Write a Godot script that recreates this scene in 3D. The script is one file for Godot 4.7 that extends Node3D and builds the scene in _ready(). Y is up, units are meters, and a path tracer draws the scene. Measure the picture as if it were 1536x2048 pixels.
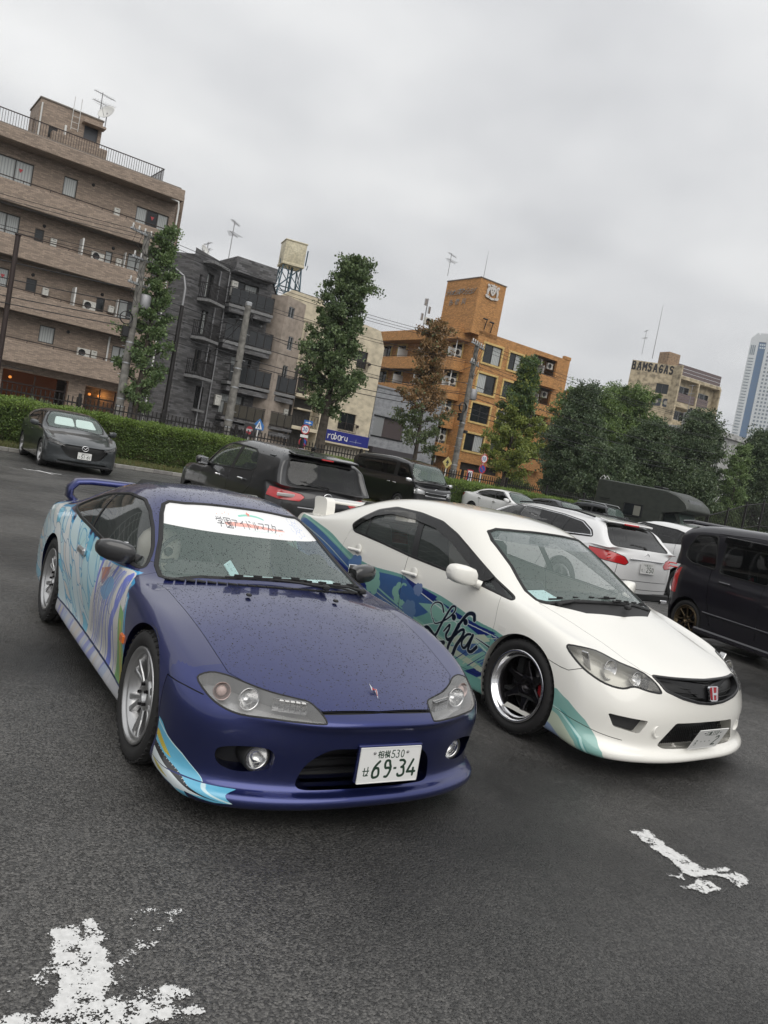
extends Node3D
# A rainy car park: two decorated coupes in front, parked cars, a hedge and a street of apartment blocks behind.
# World: the camera stands at (0, 1.631, 0) and looks along -Z; y is up, metres.

var M := {}
var rng := RandomNumberGenerator.new()
var taken := {}

func _ready() -> void:
	rng.seed = 20240
	set_view()
	make_materials()
	build_ground()
	build_street()
	build_buildings()
	build_plants()
	build_cars()

func set_view() -> void:
	var cam := Camera3D.new()
	cam.name = "camera"
	cam.fov = rad_to_deg(2.0 * atan(1024.0 / 1571.0))
	cam.near = .05
	cam.far = 4000.0
	cam.position = Vector3(0,1.631,0)
	cam.basis = Basis(Vector3.RIGHT, -.061) * Basis(Vector3.BACK, .185)
	add_child(cam)
	cam.current = true
	var env := Environment.new()
	env.background_mode = Environment.BG_SKY
	env.tonemap_mode = Environment.TONE_MAPPER_LINEAR
	env.tonemap_exposure = 1.22
	env.sdfgi_enabled = true
	env.ssao_enabled = true
	env.ssil_enabled = true
	env.fog_enabled = true
	env.fog_density = .00030
	env.fog_light_color = Color(.86,.88,.90)
	var sky := Sky.new()
	var sm := PanoramaSkyMaterial.new()
	sm.panorama = ImageTexture.create_from_image(cloud_picture())
	sky.sky_material = sm
	env.sky = sky
	env.background_energy_multiplier = 1.0
	var we := WorldEnvironment.new()
	we.name = "world_environment"
	we.environment = env
	add_child(we)
	var sun := DirectionalLight3D.new()
	sun.name = "sun"
	sun.light_energy = .5
	sun.light_angular_distance = 70.0
	sun.light_color = Color(1.0,.985,.96)
	sun.shadow_enabled = true
	sun.rotation_degrees = Vector3(-48,22,0)
	add_child(sun)

# an overcast sky: brighter towards the zenith as thick cloud is, with soft grey banks
func cloud_picture() -> Image:
	var w := 1024
	var h := 512
	var im := Image.create(w, h, false, Image.FORMAT_RGBF)
	var n := FastNoiseLite.new()
	n.seed = 11
	n.frequency = 1.0
	n.fractal_octaves = 6
	n.fractal_gain = .5
	var n2 := FastNoiseLite.new()
	n2.seed = 5
	n2.frequency = 1.0
	n2.fractal_octaves = 3
	for j in h:
		var el := (.5 - (j + .5) / h) * PI
		var ce := cos(el)
		var se := sin(el)
		for i in w:
			var az := (i + .5) / w * TAU
			var k := maxf(se, .0) + .16
			var px := sin(az) * ce / k
			var pz := cos(az) * ce / k
			var c := n.get_noise_2d(px * 1.1, pz * 1.1)
			var d := n2.get_noise_2d(px * .28 + 40.0, pz * .28)
			var base := .56 + .22 * pow(maxf(se, .0),.8)
			var v := base * (1.0 + .24 * c + .20 * d)
			if se < .0:
				v = .12
			var cold := clampf(.5 - c * .9 - d * .6,.0,1.0)
			im.set_pixel(i, j, Color(v * (.992 - .012 * cold), v * (.997 - .004 * cold), v * (1.0 + .022 * cold)))
	return im

# ---------------------------------------------------------------- naming
func numbered(called: String) -> String:
	taken[called] = taken.get(called, -1) + 1
	return called if taken[called] == 0 else "%s_%03d" % [called, taken[called]]

func tag(o: Node, label := "", category := "", group := "", kind := "") -> Node:
	if label: o.set_meta("label", label)
	if category: o.set_meta("category", category)
	if group: o.set_meta("group", group)
	if kind: o.set_meta("kind", kind)
	return o

func thing(called: String, label: String, category: String, at := Vector3.ZERO, yaw := .0, group := "") -> Node3D:
	var o := Node3D.new()
	o.name = numbered(called)
	add_child(o)
	o.position = at
	o.rotation.y = yaw
	tag(o, label, category, group)
	return o

func mi(parent: Node, called: String, mesh: Mesh, mat: Material, at := Vector3.ZERO) -> MeshInstance3D:
	var o := MeshInstance3D.new()
	o.mesh = mesh
	o.material_override = mat
	if parent == self:
		o.name = numbered(called)
	else:
		o.name = called
	parent.add_child(o, true)
	o.position = at
	return o

func sub(parent: Node, called: String) -> Node3D:
	var o := Node3D.new()
	o.name = called
	parent.add_child(o, true)
	return o

func structure(called: String, mesh: Mesh, mat: Material, label := "") -> MeshInstance3D:
	var o := mi(self, called, mesh, mat)
	tag(o, label, "", "", "structure")
	return o

# ---------------------------------------------------------------- shapes
func st() -> SurfaceTool:
	var s := SurfaceTool.new()
	s.begin(Mesh.PRIMITIVE_TRIANGLES)
	s.set_smooth_group(-1)
	return s

func done(s: SurfaceTool) -> ArrayMesh:
	s.generate_normals()
	return s.commit()

# quad with corners in counter-clockwise order as seen from its front
func quad(s: SurfaceTool, a: Vector3, b: Vector3, c: Vector3, d: Vector3) -> void:
	for v in [a, c, b, a, d, c]:
		s.add_vertex(v)

func tri(s: SurfaceTool, a: Vector3, b: Vector3, c: Vector3) -> void:
	for v in [a, c, b]:
		s.add_vertex(v)

func box(s: SurfaceTool, c: Vector3, e: Vector3, b := Basis()) -> void:
	var h := e * .5
	var x := b.x * h.x
	var y := b.y * h.y
	var z := b.z * h.z
	quad(s, c - x - y + z, c + x - y + z, c + x + y + z, c - x + y + z)
	quad(s, c + x - y - z, c - x - y - z, c - x + y - z, c + x + y - z)
	quad(s, c + x - y + z, c + x - y - z, c + x + y - z, c + x + y + z)
	quad(s, c - x - y - z, c - x - y + z, c - x + y + z, c - x + y - z)
	quad(s, c - x + y + z, c + x + y + z, c + x + y - z, c - x + y - z)
	quad(s, c - x - y - z, c + x - y - z, c + x - y + z, c - x - y + z)

# box with its edges chamfered by k
func cbox(s: SurfaceTool, c: Vector3, e: Vector3, k: float, b := Basis()) -> void:
	var h := e * .5
	var f := func(sx: float, sy: float, sz: float, ax: int) -> Vector3:
		var v := Vector3(sx * (h.x - (.0 if ax == 0 else k)), sy * (h.y - (.0 if ax == 1 else k)), sz * (h.z - (.0 if ax == 2 else k)))
		return c + b * v
	for g in [1.0,-1.0]:
		var sg: float = g
		var faces := [
			[f.call(-1,-1, sg, 2), f.call(1,-1, sg, 2), f.call(1,1, sg, 2), f.call(-1,1, sg, 2)],
			[f.call(sg, -1,1,0), f.call(sg, -1,-1,0), f.call(sg, 1,-1,0), f.call(sg, 1,1,0)],
			[f.call(-1, sg, 1,1), f.call(1, sg, 1,1), f.call(1, sg, -1,1), f.call(-1, sg, -1,1)]]
		for q in faces:
			if sg > 0: quad(s, q[0], q[1], q[2], q[3])
			else: quad(s, q[3], q[2], q[1], q[0])
		for g2 in [1.0,-1.0]:
			var s2: float = g2
			var e1 := [f.call(-1, s2, sg, 2), f.call(1, s2, sg, 2), f.call(1, s2, sg, 1), f.call(-1, s2, sg, 1)]
			var e2 := [f.call(sg, -1, s2,2), f.call(sg, -1, s2,0), f.call(sg, 1, s2,0), f.call(sg, 1, s2,2)]
			var e3 := [f.call(sg, s2,-1,0), f.call(sg, s2,1,0), f.call(sg, s2,1,1), f.call(sg, s2,-1,1)]
			for q in [e1, e2, e3]:
				out_quad(s, q[0], q[1], q[2], q[3], c)
			for g3 in [1.0,-1.0]:
				var s3: float = g3
				var p: Vector3 = f.call(sg, s2, s3,0)
				var q2: Vector3 = f.call(sg, s2, s3,1)
				var r: Vector3 = f.call(sg, s2, s3,2)
				if (q2 - p).cross(r - p).dot((p + q2 + r) / 3.0 - c) > 0: tri(s, p, q2, r)
				else: tri(s, p, r, q2)

func out_quad(s: SurfaceTool, a: Vector3, b: Vector3, c: Vector3, d: Vector3, from: Vector3) -> void:
	if (b - a).cross(c - a).dot((a + b + c + d) * .25 - from) > 0: quad(s, a, b, c, d)
	else: quad(s, d, c, b, a)

# tube along a line of points; r may be one radius or one for each point
func tube(s: SurfaceTool, pts: Array, r: Variant, sides := 8, caps := true) -> void:
	var prev := []
	var n := pts.size()
	var up := Vector3.UP
	s.set_smooth_group(1)
	var rings := []
	for i in n:
		var t: Vector3 = ((pts[mini(i + 1, n - 1)] as Vector3) - (pts[maxi(i - 1,0)] as Vector3)).normalized()
		if absf(t.dot(up)) > .98: up = Vector3.RIGHT if absf(t.x) < .9 else Vector3.BACK
		var a := t.cross(up).normalized()
		var b := a.cross(t)
		up = b
		var rr: float = r[i] if r is Array else r
		var ring := []
		for k in sides:
			var th := TAU * k / sides
			ring.append((pts[i] as Vector3) + (a * cos(th) + b * sin(th)) * rr)
		rings.append(ring)
	for i in n - 1:
		for k in sides:
			var k2 := (k + 1) % sides
			quad(s, rings[i][k], rings[i][k2], rings[i + 1][k2], rings[i + 1][k])
	s.set_smooth_group(-1)
	if caps:
		for k in range(1, sides - 1):
			tri(s, rings[0][0], rings[0][k + 1], rings[0][k])
			tri(s, rings[n - 1][0], rings[n - 1][k], rings[n - 1][k + 1])

# surface of revolution: profile of (radius, height) turned round axis 'ax' through 'c'
func lathe(s: SurfaceTool, prof: Array, sides: int, c: Vector3, b: Basis, smooth := true) -> void:
	s.set_smooth_group(2 if smooth else -1)
	for i in prof.size() - 1:
		var p: Vector2 = prof[i]
		var q: Vector2 = prof[i + 1]
		for k in sides:
			var t0 := TAU * k / sides
			var t1 := TAU * (k + 1) / sides
			var d0 := b.x * cos(t0) + b.z * sin(t0)
			var d1 := b.x * cos(t1) + b.z * sin(t1)
			var a0 := c + d0 * p.x + b.y * p.y
			var a1 := c + d1 * p.x + b.y * p.y
			var b0 := c + d0 * q.x + b.y * q.y
			var b1 := c + d1 * q.x + b.y * q.y
			if p.x < 1e-6: tri(s, a0, b0, b1)
			elif q.x < 1e-6: tri(s, a0, b0, a1)
			else: quad(s, a0, b0, b1, a1)
	s.set_smooth_group(-1)

# flat outline (x, y) pushed out to depth d along z, centred on z = 0
func prism(s: SurfaceTool, poly: PackedVector2Array, d: float, xf := Transform3D()) -> void:
	if not Geometry2D.is_polygon_clockwise(poly):
		poly = poly.duplicate()
		poly.reverse()
	var idx := Geometry2D.triangulate_polygon(poly)
	for i in range(0, idx.size(),3):
		var t := [poly[idx[i]], poly[idx[i + 1]], poly[idx[i + 2]]]
		if (t[1] - t[0]).cross(t[2] - t[0]) < 0: t.reverse()
		tri(s, xf * v3(t[0], d * .5), xf * v3(t[1], d * .5), xf * v3(t[2], d * .5))
		tri(s, xf * v3(t[2],-d * .5), xf * v3(t[1],-d * .5), xf * v3(t[0],-d * .5))
	var n := poly.size()
	for i in n:
		var p := poly[i]
		var q := poly[(i + 1) % n]
		quad(s, xf * v3(q, d * .5), xf * v3(q, -d * .5), xf * v3(p, -d * .5), xf * v3(p, d * .5)) if false else quad(s, xf * v3(p, d * .5), xf * v3(p, -d * .5), xf * v3(q, -d * .5), xf * v3(q, d * .5))

func v3(p: Vector2, z: float) -> Vector3:
	return Vector3(p.x, p.y, z)

func pv(a: Array) -> PackedVector2Array:
	var o := PackedVector2Array()
	for i in range(0, a.size(),2):
		o.append(Vector2(a[i], a[i + 1]))
	return o

# rounds a closed outline: Catmull-Rom through its points
func smooth_poly(p: PackedVector2Array, k := 4) -> PackedVector2Array:
	var o := PackedVector2Array()
	var n := p.size()
	for i in n:
		for j in k:
			o.append(p[i].cubic_interpolate(p[(i + 1) % n], p[(i + n - 1) % n], p[(i + 2) % n], float(j) / k))
	return o

# cuts the corners of a closed outline into short arcs of about radius r
func round_poly(p: PackedVector2Array, r: float, k := 4) -> PackedVector2Array:
	var o := PackedVector2Array()
	var n := p.size()
	for i in n:
		var a := p[(i + n - 1) % n]
		var b := p[i]
		var c := p[(i + 1) % n]
		var ra := minf(r, a.distance_to(b) * .45)
		var rc := minf(r, c.distance_to(b) * .45)
		var p0 := b + (a - b).normalized() * ra
		var p1 := b + (c - b).normalized() * rc
		for j in k + 1:
			var t := float(j) / k
			o.append(p0.lerp(b, t).lerp(b.lerp(p1, t), t))
	return o

func circle(c: Vector2, r: float, n := 32) -> PackedVector2Array:
	var o := PackedVector2Array()
	for i in n:
		o.append(c + Vector2.from_angle(TAU * i / n) * r)
	return o
# ---------------------------------------------------------------- materials (base colours are linear values)
func lin(r: float, g: float, b: float) -> Color:
	return Color(r, g, b).linear_to_srgb()

func mat(c: Color, rough := .7, metal := .0) -> StandardMaterial3D:
	var m := StandardMaterial3D.new()
	m.albedo_color = c
	m.roughness = rough
	m.metallic = metal
	return m

func paint(c: Color, metal := .0, rough := .35) -> StandardMaterial3D:
	var m := mat(c, rough, metal)
	m.clearcoat_enabled = true
	m.clearcoat = 1.0
	m.clearcoat_roughness = .04
	return m

func glass(a: float, c := Color(.75,.85,.8)) -> StandardMaterial3D:
	var m := mat(Color(c.r, c.g, c.b, a),.02)
	m.transparency = BaseMaterial3D.TRANSPARENCY_ALPHA
	return m

func noise_tex(freq: float, oct: int, sd: int, size := 512, ramp: Gradient = null, normal := .0, kind := FastNoiseLite.TYPE_SIMPLEX_SMOOTH) -> NoiseTexture2D:
	var n := FastNoiseLite.new()
	n.noise_type = kind
	n.frequency = freq
	n.fractal_octaves = oct
	n.seed = sd
	var t := NoiseTexture2D.new()
	t.width = size
	t.height = size
	t.seamless = true
	t.noise = n
	if ramp: t.color_ramp = ramp
	if normal > .0:
		t.as_normal_map = true
		t.bump_strength = normal
	return t

func ramp(a: Array) -> Gradient:
	var g := Gradient.new()
	var off := PackedFloat32Array()
	var col := PackedColorArray()
	for e in a:
		off.append(e[0])
		var v = e[1]
		col.append(v if v is Color else Color(v, v, v))
	g.offsets = off
	g.colors = col
	return g

func tri_map(m: StandardMaterial3D, scale: float, world := true) -> StandardMaterial3D:
	m.uv1_triplanar = true
	m.uv1_world_triplanar = world
	m.uv1_scale = Vector3.ONE * scale
	return m

# small wall tiles in running bond: grey values that a wall colour multiplies, and their relief
func tile_pictures(cols: int, rows: int, spread: float, sd: int, bond := true) -> Array:
	var w := 512
	var im := Image.create(w, w, false, Image.FORMAT_RGB8)
	var hm := Image.create(w, w, false, Image.FORMAT_RGB8)
	im.fill(Color(.62,.62,.62))
	hm.fill(Color(.2,.2,.2))
	var r := RandomNumberGenerator.new()
	r.seed = sd
	for j in rows:
		for i in cols + 1:
			var x0 := (i - (.5 if bond and j % 2 else .0)) * w / cols
			var y0 := j * w / float(rows)
			var v := .84 + spread * (r.randf() - .5)
			if i == cols: v = .84
			var q := Rect2i(int(x0) + 1, int(y0) + 1, int(w / float(cols)) - 2, int(w / float(rows)) - 2)
			im.fill_rect(q, Color(v, v * .995, v * .985))
			hm.fill_rect(q, Color(.7 + .3 * r.randf(),0,0))
	return [ImageTexture.create_from_image(im), ImageTexture.create_from_image(hm)]

func tiled(c: Color, pics: Array, metres: float, rough := .75) -> StandardMaterial3D:
	var m := mat(c, rough)
	m.albedo_texture = pics[0]
	m.heightmap_enabled = true
	m.heightmap_texture = pics[1]
	m.heightmap_scale = .5
	return tri_map(m, 1.0 / metres, false)

func stained(c: Color, metres: float, tex: Texture2D, rough := .8) -> StandardMaterial3D:
	var m := mat(c, rough)
	m.albedo_texture = tex
	return tri_map(m, 1.0 / metres)

func make_materials() -> void:
	var grain := noise_tex(.02,6,3,512, ramp([[.0,.72],[.35,.86],[.6,.95],[1.0,1.0]]))
	var patch := noise_tex(.008,6,8,512, ramp([[.0,.6],[.4,.85],[.7,1.0],[1.0,1.0]]))
	M.grain = grain
	M.patch = patch
	# asphalt: mixed stones in a dark binder, relief from the same stones
	var r := RandomNumberGenerator.new()
	r.seed = 4
	var cells := FastNoiseLite.new()
	cells.noise_type = FastNoiseLite.TYPE_CELLULAR
	cells.cellular_return_type = FastNoiseLite.RETURN_CELL_VALUE
	cells.frequency = .11
	cells.seed = 2
	var stones := NoiseTexture2D.new()
	stones.width = 2048
	stones.height = 2048
	stones.seamless = true
	stones.seamless_blend_skirt = .05
	stones.noise = cells
	stones.color_ramp = ramp([[.0, lin(.014,.0135,.013)],[.40, lin(.055,.0535,.051)],[.70, lin(.115,.111,.105)],[.92, lin(.17,.165,.155)],[.975, lin(.36,.34,.31)],[1.0, lin(.48,.45,.40)]])
	var bumps := NoiseTexture2D.new()
	bumps.width = 2048
	bumps.height = 2048
	bumps.seamless = true
	bumps.seamless_blend_skirt = .05
	var c2: FastNoiseLite = cells.duplicate()
	c2.cellular_return_type = FastNoiseLite.RETURN_DISTANCE
	bumps.noise = c2
	bumps.color_ramp = ramp([[.0,1.0],[.55,.75],[.9,.1],[1.0,.0]])
	var a := mat(Color.WHITE, .55)
	a.albedo_texture = stones
	a.heightmap_enabled = true
	a.heightmap_texture = bumps
	a.heightmap_scale = .8
	a.roughness_texture = noise_tex(.012,4,21,512, ramp([[.0,.5],[.5,.75],[1.0,1.0]]))
	a.detail_enabled = true
	a.detail_blend_mode = BaseMaterial3D.BLEND_MODE_MUL
	a.detail_albedo = noise_tex(.01,5,33,512, ramp([[.0,.45],[.4,.8],[.62,1.0],[1.0,1.0]]))
	a.detail_uv_layer = BaseMaterial3D.DETAIL_UV_2
	a.uv1_scale = Vector3(1.0,1.0,1.0)
	M.asphalt = a
	M.concrete = stained(lin(.30,.29,.27),2.0, grain)
	M.pole = stained(lin(.23,.22,.20),1.3, patch, .85)
	M.pave = stained(lin(.22,.21,.20),1.5, grain)
	M.grass_soil = stained(lin(.07,.075,.03),.8, patch, 1.0)
	M.black_metal = mat(lin(.012,.010,.010),.45,.2)
	M.brown_metal = mat(lin(.03,.018,.015),.45,.2)
	M.grey_metal = mat(lin(.30,.30,.31),.5,.5)
	M.white_metal = mat(lin(.62,.62,.60),.5)
	M.wire = mat(lin(.015,.015,.017),.6)
	M.alum = mat(lin(.42,.43,.44),.4,.7)
	M.insulator = mat(lin(.62,.62,.60),.25)
	M.unit = stained(lin(.66,.65,.60),1.0, grain, .6)
	M.void = mat(lin(.05,.048,.045),.9)
	M.recess = mat(lin(.022,.022,.023),.6)
	M.room = mat(lin(.05,.047,.042),.9)
	M.curtain = mat(lin(.55,.55,.53),.95)
	M.pane = glass(.25, Color(.5,.55,.55))
	M.dark_pane = mat(lin(.015,.018,.02),.06)
	# cars
	M.rubber = mat(lin(.012,.012,.0125),.62)
	M.tyre = mat(lin(.016,.0155,.0155),.72)
	M.trim = mat(lin(.010,.010,.011),.35)
	M.seam = mat(lin(.014,.014,.015),.7)
	M.liner = mat(lin(.018,.018,.018),.9)
	M.chrome = mat(lin(.75,.75,.76),.08,1.0)
	M.silver = mat(lin(.50,.50,.50),.28,.9)
	M.bronze = mat(lin(.10,.075,.045),.35,.9)
	M.gunmetal = mat(lin(.045,.042,.045),.22,.85)
	M.lip = mat(lin(.72,.72,.73),.12,1.0)
	M.disc = mat(lin(.20,.19,.185),.35,1.0)
	M.caliper = mat(lin(.30,.008,.012),.3)
	M.glass = glass(.12, Color(.80,.9,.86))
	M.smoked = glass(.86, Color(.02,.02,.022))
	M.visor = glass(.80, Color(.03,.028,.03))
	M.lens = glass(.04, Color(.96,.96,.95))
	M.red_lens = paint(lin(.45,.008,.012),.0,.25)
	M.amber = paint(lin(.6,.13,.01),.0,.25)
	M.cabin = mat(lin(.02,.021,.021),.85)
	M.cabin_light = mat(lin(.16,.165,.155),.9)
	M.sheet = mat(lin(.45,.66,.66),.6)
	M.bowl = mat(lin(.55,.55,.55),.16,1.0)
	M.housing = mat(lin(.30,.30,.30),.3,.5)
	M.dark_housing = mat(lin(.02,.02,.021),.3,.2)
	M.mesh_black = mat(lin(.012,.012,.012),.5,.3)
	M.plate = mat(lin(.70,.70,.68),.4)
	M.windshield = glass(.10, Color(.8,.92,.88))
	M.tint_light = glass(.30, Color(.30,.33,.32))
	M.water = mat(lin(.006,.007,.014),.03)
	M.bank = stained(lin(.075,.085,.022),1.2, patch, 1.0)
# ---------------------------------------------------------------- car bodies
# A body is a cage of rows (hoops round the car from sill to shoulder, then rows over the top to the centre line),
# smoothed by Catmull-Clark subdivision as half a car, then cut along outlines into panels, glass, lights and openings.
# Car axes: +z is the front, +x the car's left, y up from the ground. A soup is {p: points, n: normals}, three each a triangle.

func row_at(keys: Array, c: float) -> Vector3:
	var n := keys.size() / 4
	var i := 0
	while i < n - 2 and c > keys[(i + 1) * 4]: i += 1
	var k := func(j: int) -> Vector3:
		j = clampi(j, 0, n - 1) * 4
		return Vector3(keys[j + 1], keys[j + 2], keys[j + 3])
	var c0: float = keys[i * 4]
	var c1: float = keys[i * 4 + 4]
	var t := clampf((c - c0) / (c1 - c0),.0,1.0)
	var cm: float = keys[maxi(i - 1,0) * 4]
	var cp: float = keys[mini(i + 2, n - 1) * 4]
	var p0: Vector3 = k.call(i)
	var p1: Vector3 = k.call(i + 1)
	var m0: Vector3 = (p1 - k.call(i - 1)) / maxf(c1 - cm, 1e-6) * (c1 - c0)
	var m1: Vector3 = (k.call(i + 2) - p0) / maxf(cp - c0,1e-6) * (c1 - c0)
	if i == 0: m0 = p1 - p0
	if i == n - 2: m1 = p1 - p0
	var t2 := t * t
	var t3 := t2 * t
	return p0 * (2 * t3 - 3 * t2 + 1) + m0 * (t3 - 2 * t2 + t) + p1 * (3 * t2 - 2 * t3) + m1 * (t3 - t2)

# cage from hoops and top rows; cf = columns up to the front corner, cr = column of the rear corner
func cage(hoops: Array, tops: Array, cf: int, cr: int, cols: int) -> Dictionary:
	var P := PackedVector3Array()
	var F := []
	var K := hoops.size()
	for h in hoops:
		for c in cols + 1:
			var p := row_at(h, c)
			if c == 0 or c == cols: p.x = .0
			P.append(p)
	var id := func(i: int, c: int) -> int: return i * (cols + 1) + c
	for i in K - 1:
		for c in cols:
			F.append([id.call(i, c), id.call(i, c + 1), id.call(i + 1, c + 1), id.call(i + 1, c)])
	var T := tops.size()
	var base := P.size()
	for t in T:
		for c in range(cf + 1, cr):
			var p := row_at(tops[t], c)
			if t == T - 1: p.x = .0
			P.append(p)
	var w := cr - cf - 1
	var top := func(t: int, c: int) -> int:   # t = 0 is the shoulder hoop
		if t == 0: return id.call(K - 1, c)
		if c == cf: return id.call(K - 1, cf - t)
		if c == cr: return id.call(K - 1, cr + t)
		return base + (t - 1) * w + c - cf - 1
	for t in T:
		for c in range(cf, cr):
			F.append([top.call(t, c), top.call(t, c + 1), top.call(t + 1, c + 1), top.call(t + 1, c)])
	return {"P": P, "F": F}

func subdivide(P: PackedVector3Array, F: Array) -> Array:
	var N := P.size()
	var fp := PackedVector3Array()
	var edges := {}
	var vf := PackedVector3Array()
	var ve := PackedVector3Array()
	var nf := PackedInt32Array()
	var ne := PackedInt32Array()
	vf.resize(N); ve.resize(N); nf.resize(N); ne.resize(N)
	for f in F:
		var c: Vector3 = (P[f[0]] + P[f[1]] + P[f[2]] + P[f[3]]) * .25
		var fi := fp.size()
		fp.append(c)
		for k in 4:
			var a: int = f[k]
			var b: int = f[(k + 1) % 4]
			vf[a] += c
			nf[a] += 1
			var key := a * 1000003 + b if a < b else b * 1000003 + a
			if edges.has(key): edges[key][3] = fi
			else: edges[key] = [a, b, fi, -1,0]
	var Q := PackedVector3Array()
	Q.resize(N)
	var bsum := {}
	var ep := PackedVector3Array()
	for key in edges:
		var e: Array = edges[key]
		var a := P[e[0]]
		var b := P[e[1]]
		var mid := (a + b) * .5
		var plane := absf(a.x) < 1e-6 and absf(b.x) < 1e-6
		e[4] = N + ep.size()
		if e[3] >= 0:
			ep.append((a + b + fp[e[2]] + fp[e[3]]) * .25)
		elif plane:
			var g := fp[e[2]]
			ep.append(Vector3(0, (a.y + b.y + 2 * g.y) * .25, (a.z + b.z + 2 * g.z) * .25))
		else:
			ep.append(mid)
			for v in [e[0], e[1]]:
				if not bsum.has(v): bsum[v] = []
				bsum[v].append(mid)
		var wgt := 1 if plane else 2
		for v in [e[0], e[1]]:
			var on := absf(P[v].x) < 1e-6
			var ww := wgt if on else 1
			ve[v] += mid * ww
			ne[v] += ww
	for v in N:
		var on := absf(P[v].x) < 1e-6
		if bsum.has(v):
			var l: Array = bsum[v]
			if l.size() >= 2: Q[v] = P[v] * .5 + (l[0] + l[1]) * .25
			elif on: Q[v] = Vector3(0, P[v].y * .5 + l[0].y * .5, P[v].z * .5 + l[0].z * .5).lerp(P[v],.5)
			else: Q[v] = P[v]
			continue
		var n: float = ne[v]
		var fa := vf[v] / nf[v]
		var r := ve[v] / n
		Q[v] = (fa + r * 2.0 + P[v] * (n - 3.0)) / n
		if on: Q[v].x = .0
	Q.append_array(ep)
	var f0 := Q.size()
	Q.append_array(fp)
	var G := []
	for i in F.size():
		var f: Array = F[i]
		var m := []
		for k in 4:
			var a: int = f[k]
			var b: int = f[(k + 1) % 4]
			m.append(edges[a * 1000003 + b if a < b else b * 1000003 + a][4])
		for k in 4:
			G.append([f[k], m[k], f0 + i, m[(k + 3) % 4]])
	return [Q, G]

# fitted: the cage is moved until the smooth surface passes near its own points
func body_soup(cg: Dictionary, levels := 3, fit := 2) -> Dictionary:
	var want: PackedVector3Array = cg.P
	var P: PackedVector3Array = want.duplicate()
	for it in fit:
		var a := subdivide(P, cg.F)
		a = subdivide(a[0], a[1])
		for v in want.size():
			P[v] += (want[v] - (a[0] as PackedVector3Array)[v]) * .85
			if absf(want[v].x) < 1e-6: P[v].x = .0
	var r := [P, cg.F]
	for l in levels: r = subdivide(r[0], r[1])
	var Q: PackedVector3Array = r[0]
	var nn := PackedVector3Array()
	nn.resize(Q.size())
	for f in r[1]:
		var n := (Q[f[2]] - Q[f[0]]).cross(Q[f[3]] - Q[f[1]])
		for k in 4: nn[f[k]] += n
	for v in Q.size():
		if absf(Q[v].x) < 1e-6: nn[v].x = .0
		nn[v] = nn[v].normalized()
	var s := {"p": PackedVector3Array(), "n": PackedVector3Array()}
	var flip := false
	# outward: the side of the car must face +x
	var sx := .0
	for v in Q.size(): sx += nn[v].x * Q[v].x
	if sx < 0: flip = true
	for f in r[1]:
		for k in [0,1,2,0,2,3]:
			s.p.append(Q[f[k]])
			s.n.append(-nn[f[k]] if flip else nn[f[k]])
	if flip:
		for i in range(0, s.p.size(),3):
			var t: Vector3 = s.p[i + 1]; s.p[i + 1] = s.p[i + 2]; s.p[i + 2] = t
			t = s.n[i + 1]; s.n[i + 1] = s.n[i + 2]; s.n[i + 2] = t
	return s

func soup() -> Dictionary:
	return {"p": PackedVector3Array(), "n": PackedVector3Array()}

func poly_dist(q: Vector2, poly: PackedVector2Array, open: bool) -> float:
	var best := 1e12
	var n := poly.size()
	for i in (n - 1 if open else n):
		var a := poly[i]
		var d := poly[(i + 1) % n] - a
		var w := q - a
		var t := clampf(w.dot(d) / maxf(d.length_squared(),1e-12),.0,1.0)
		best = minf(best, (w - d * t).length_squared())
	var r := sqrt(best)
	if open: return r
	return -r if Geometry2D.is_point_in_polygon(q, poly) else r

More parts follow.
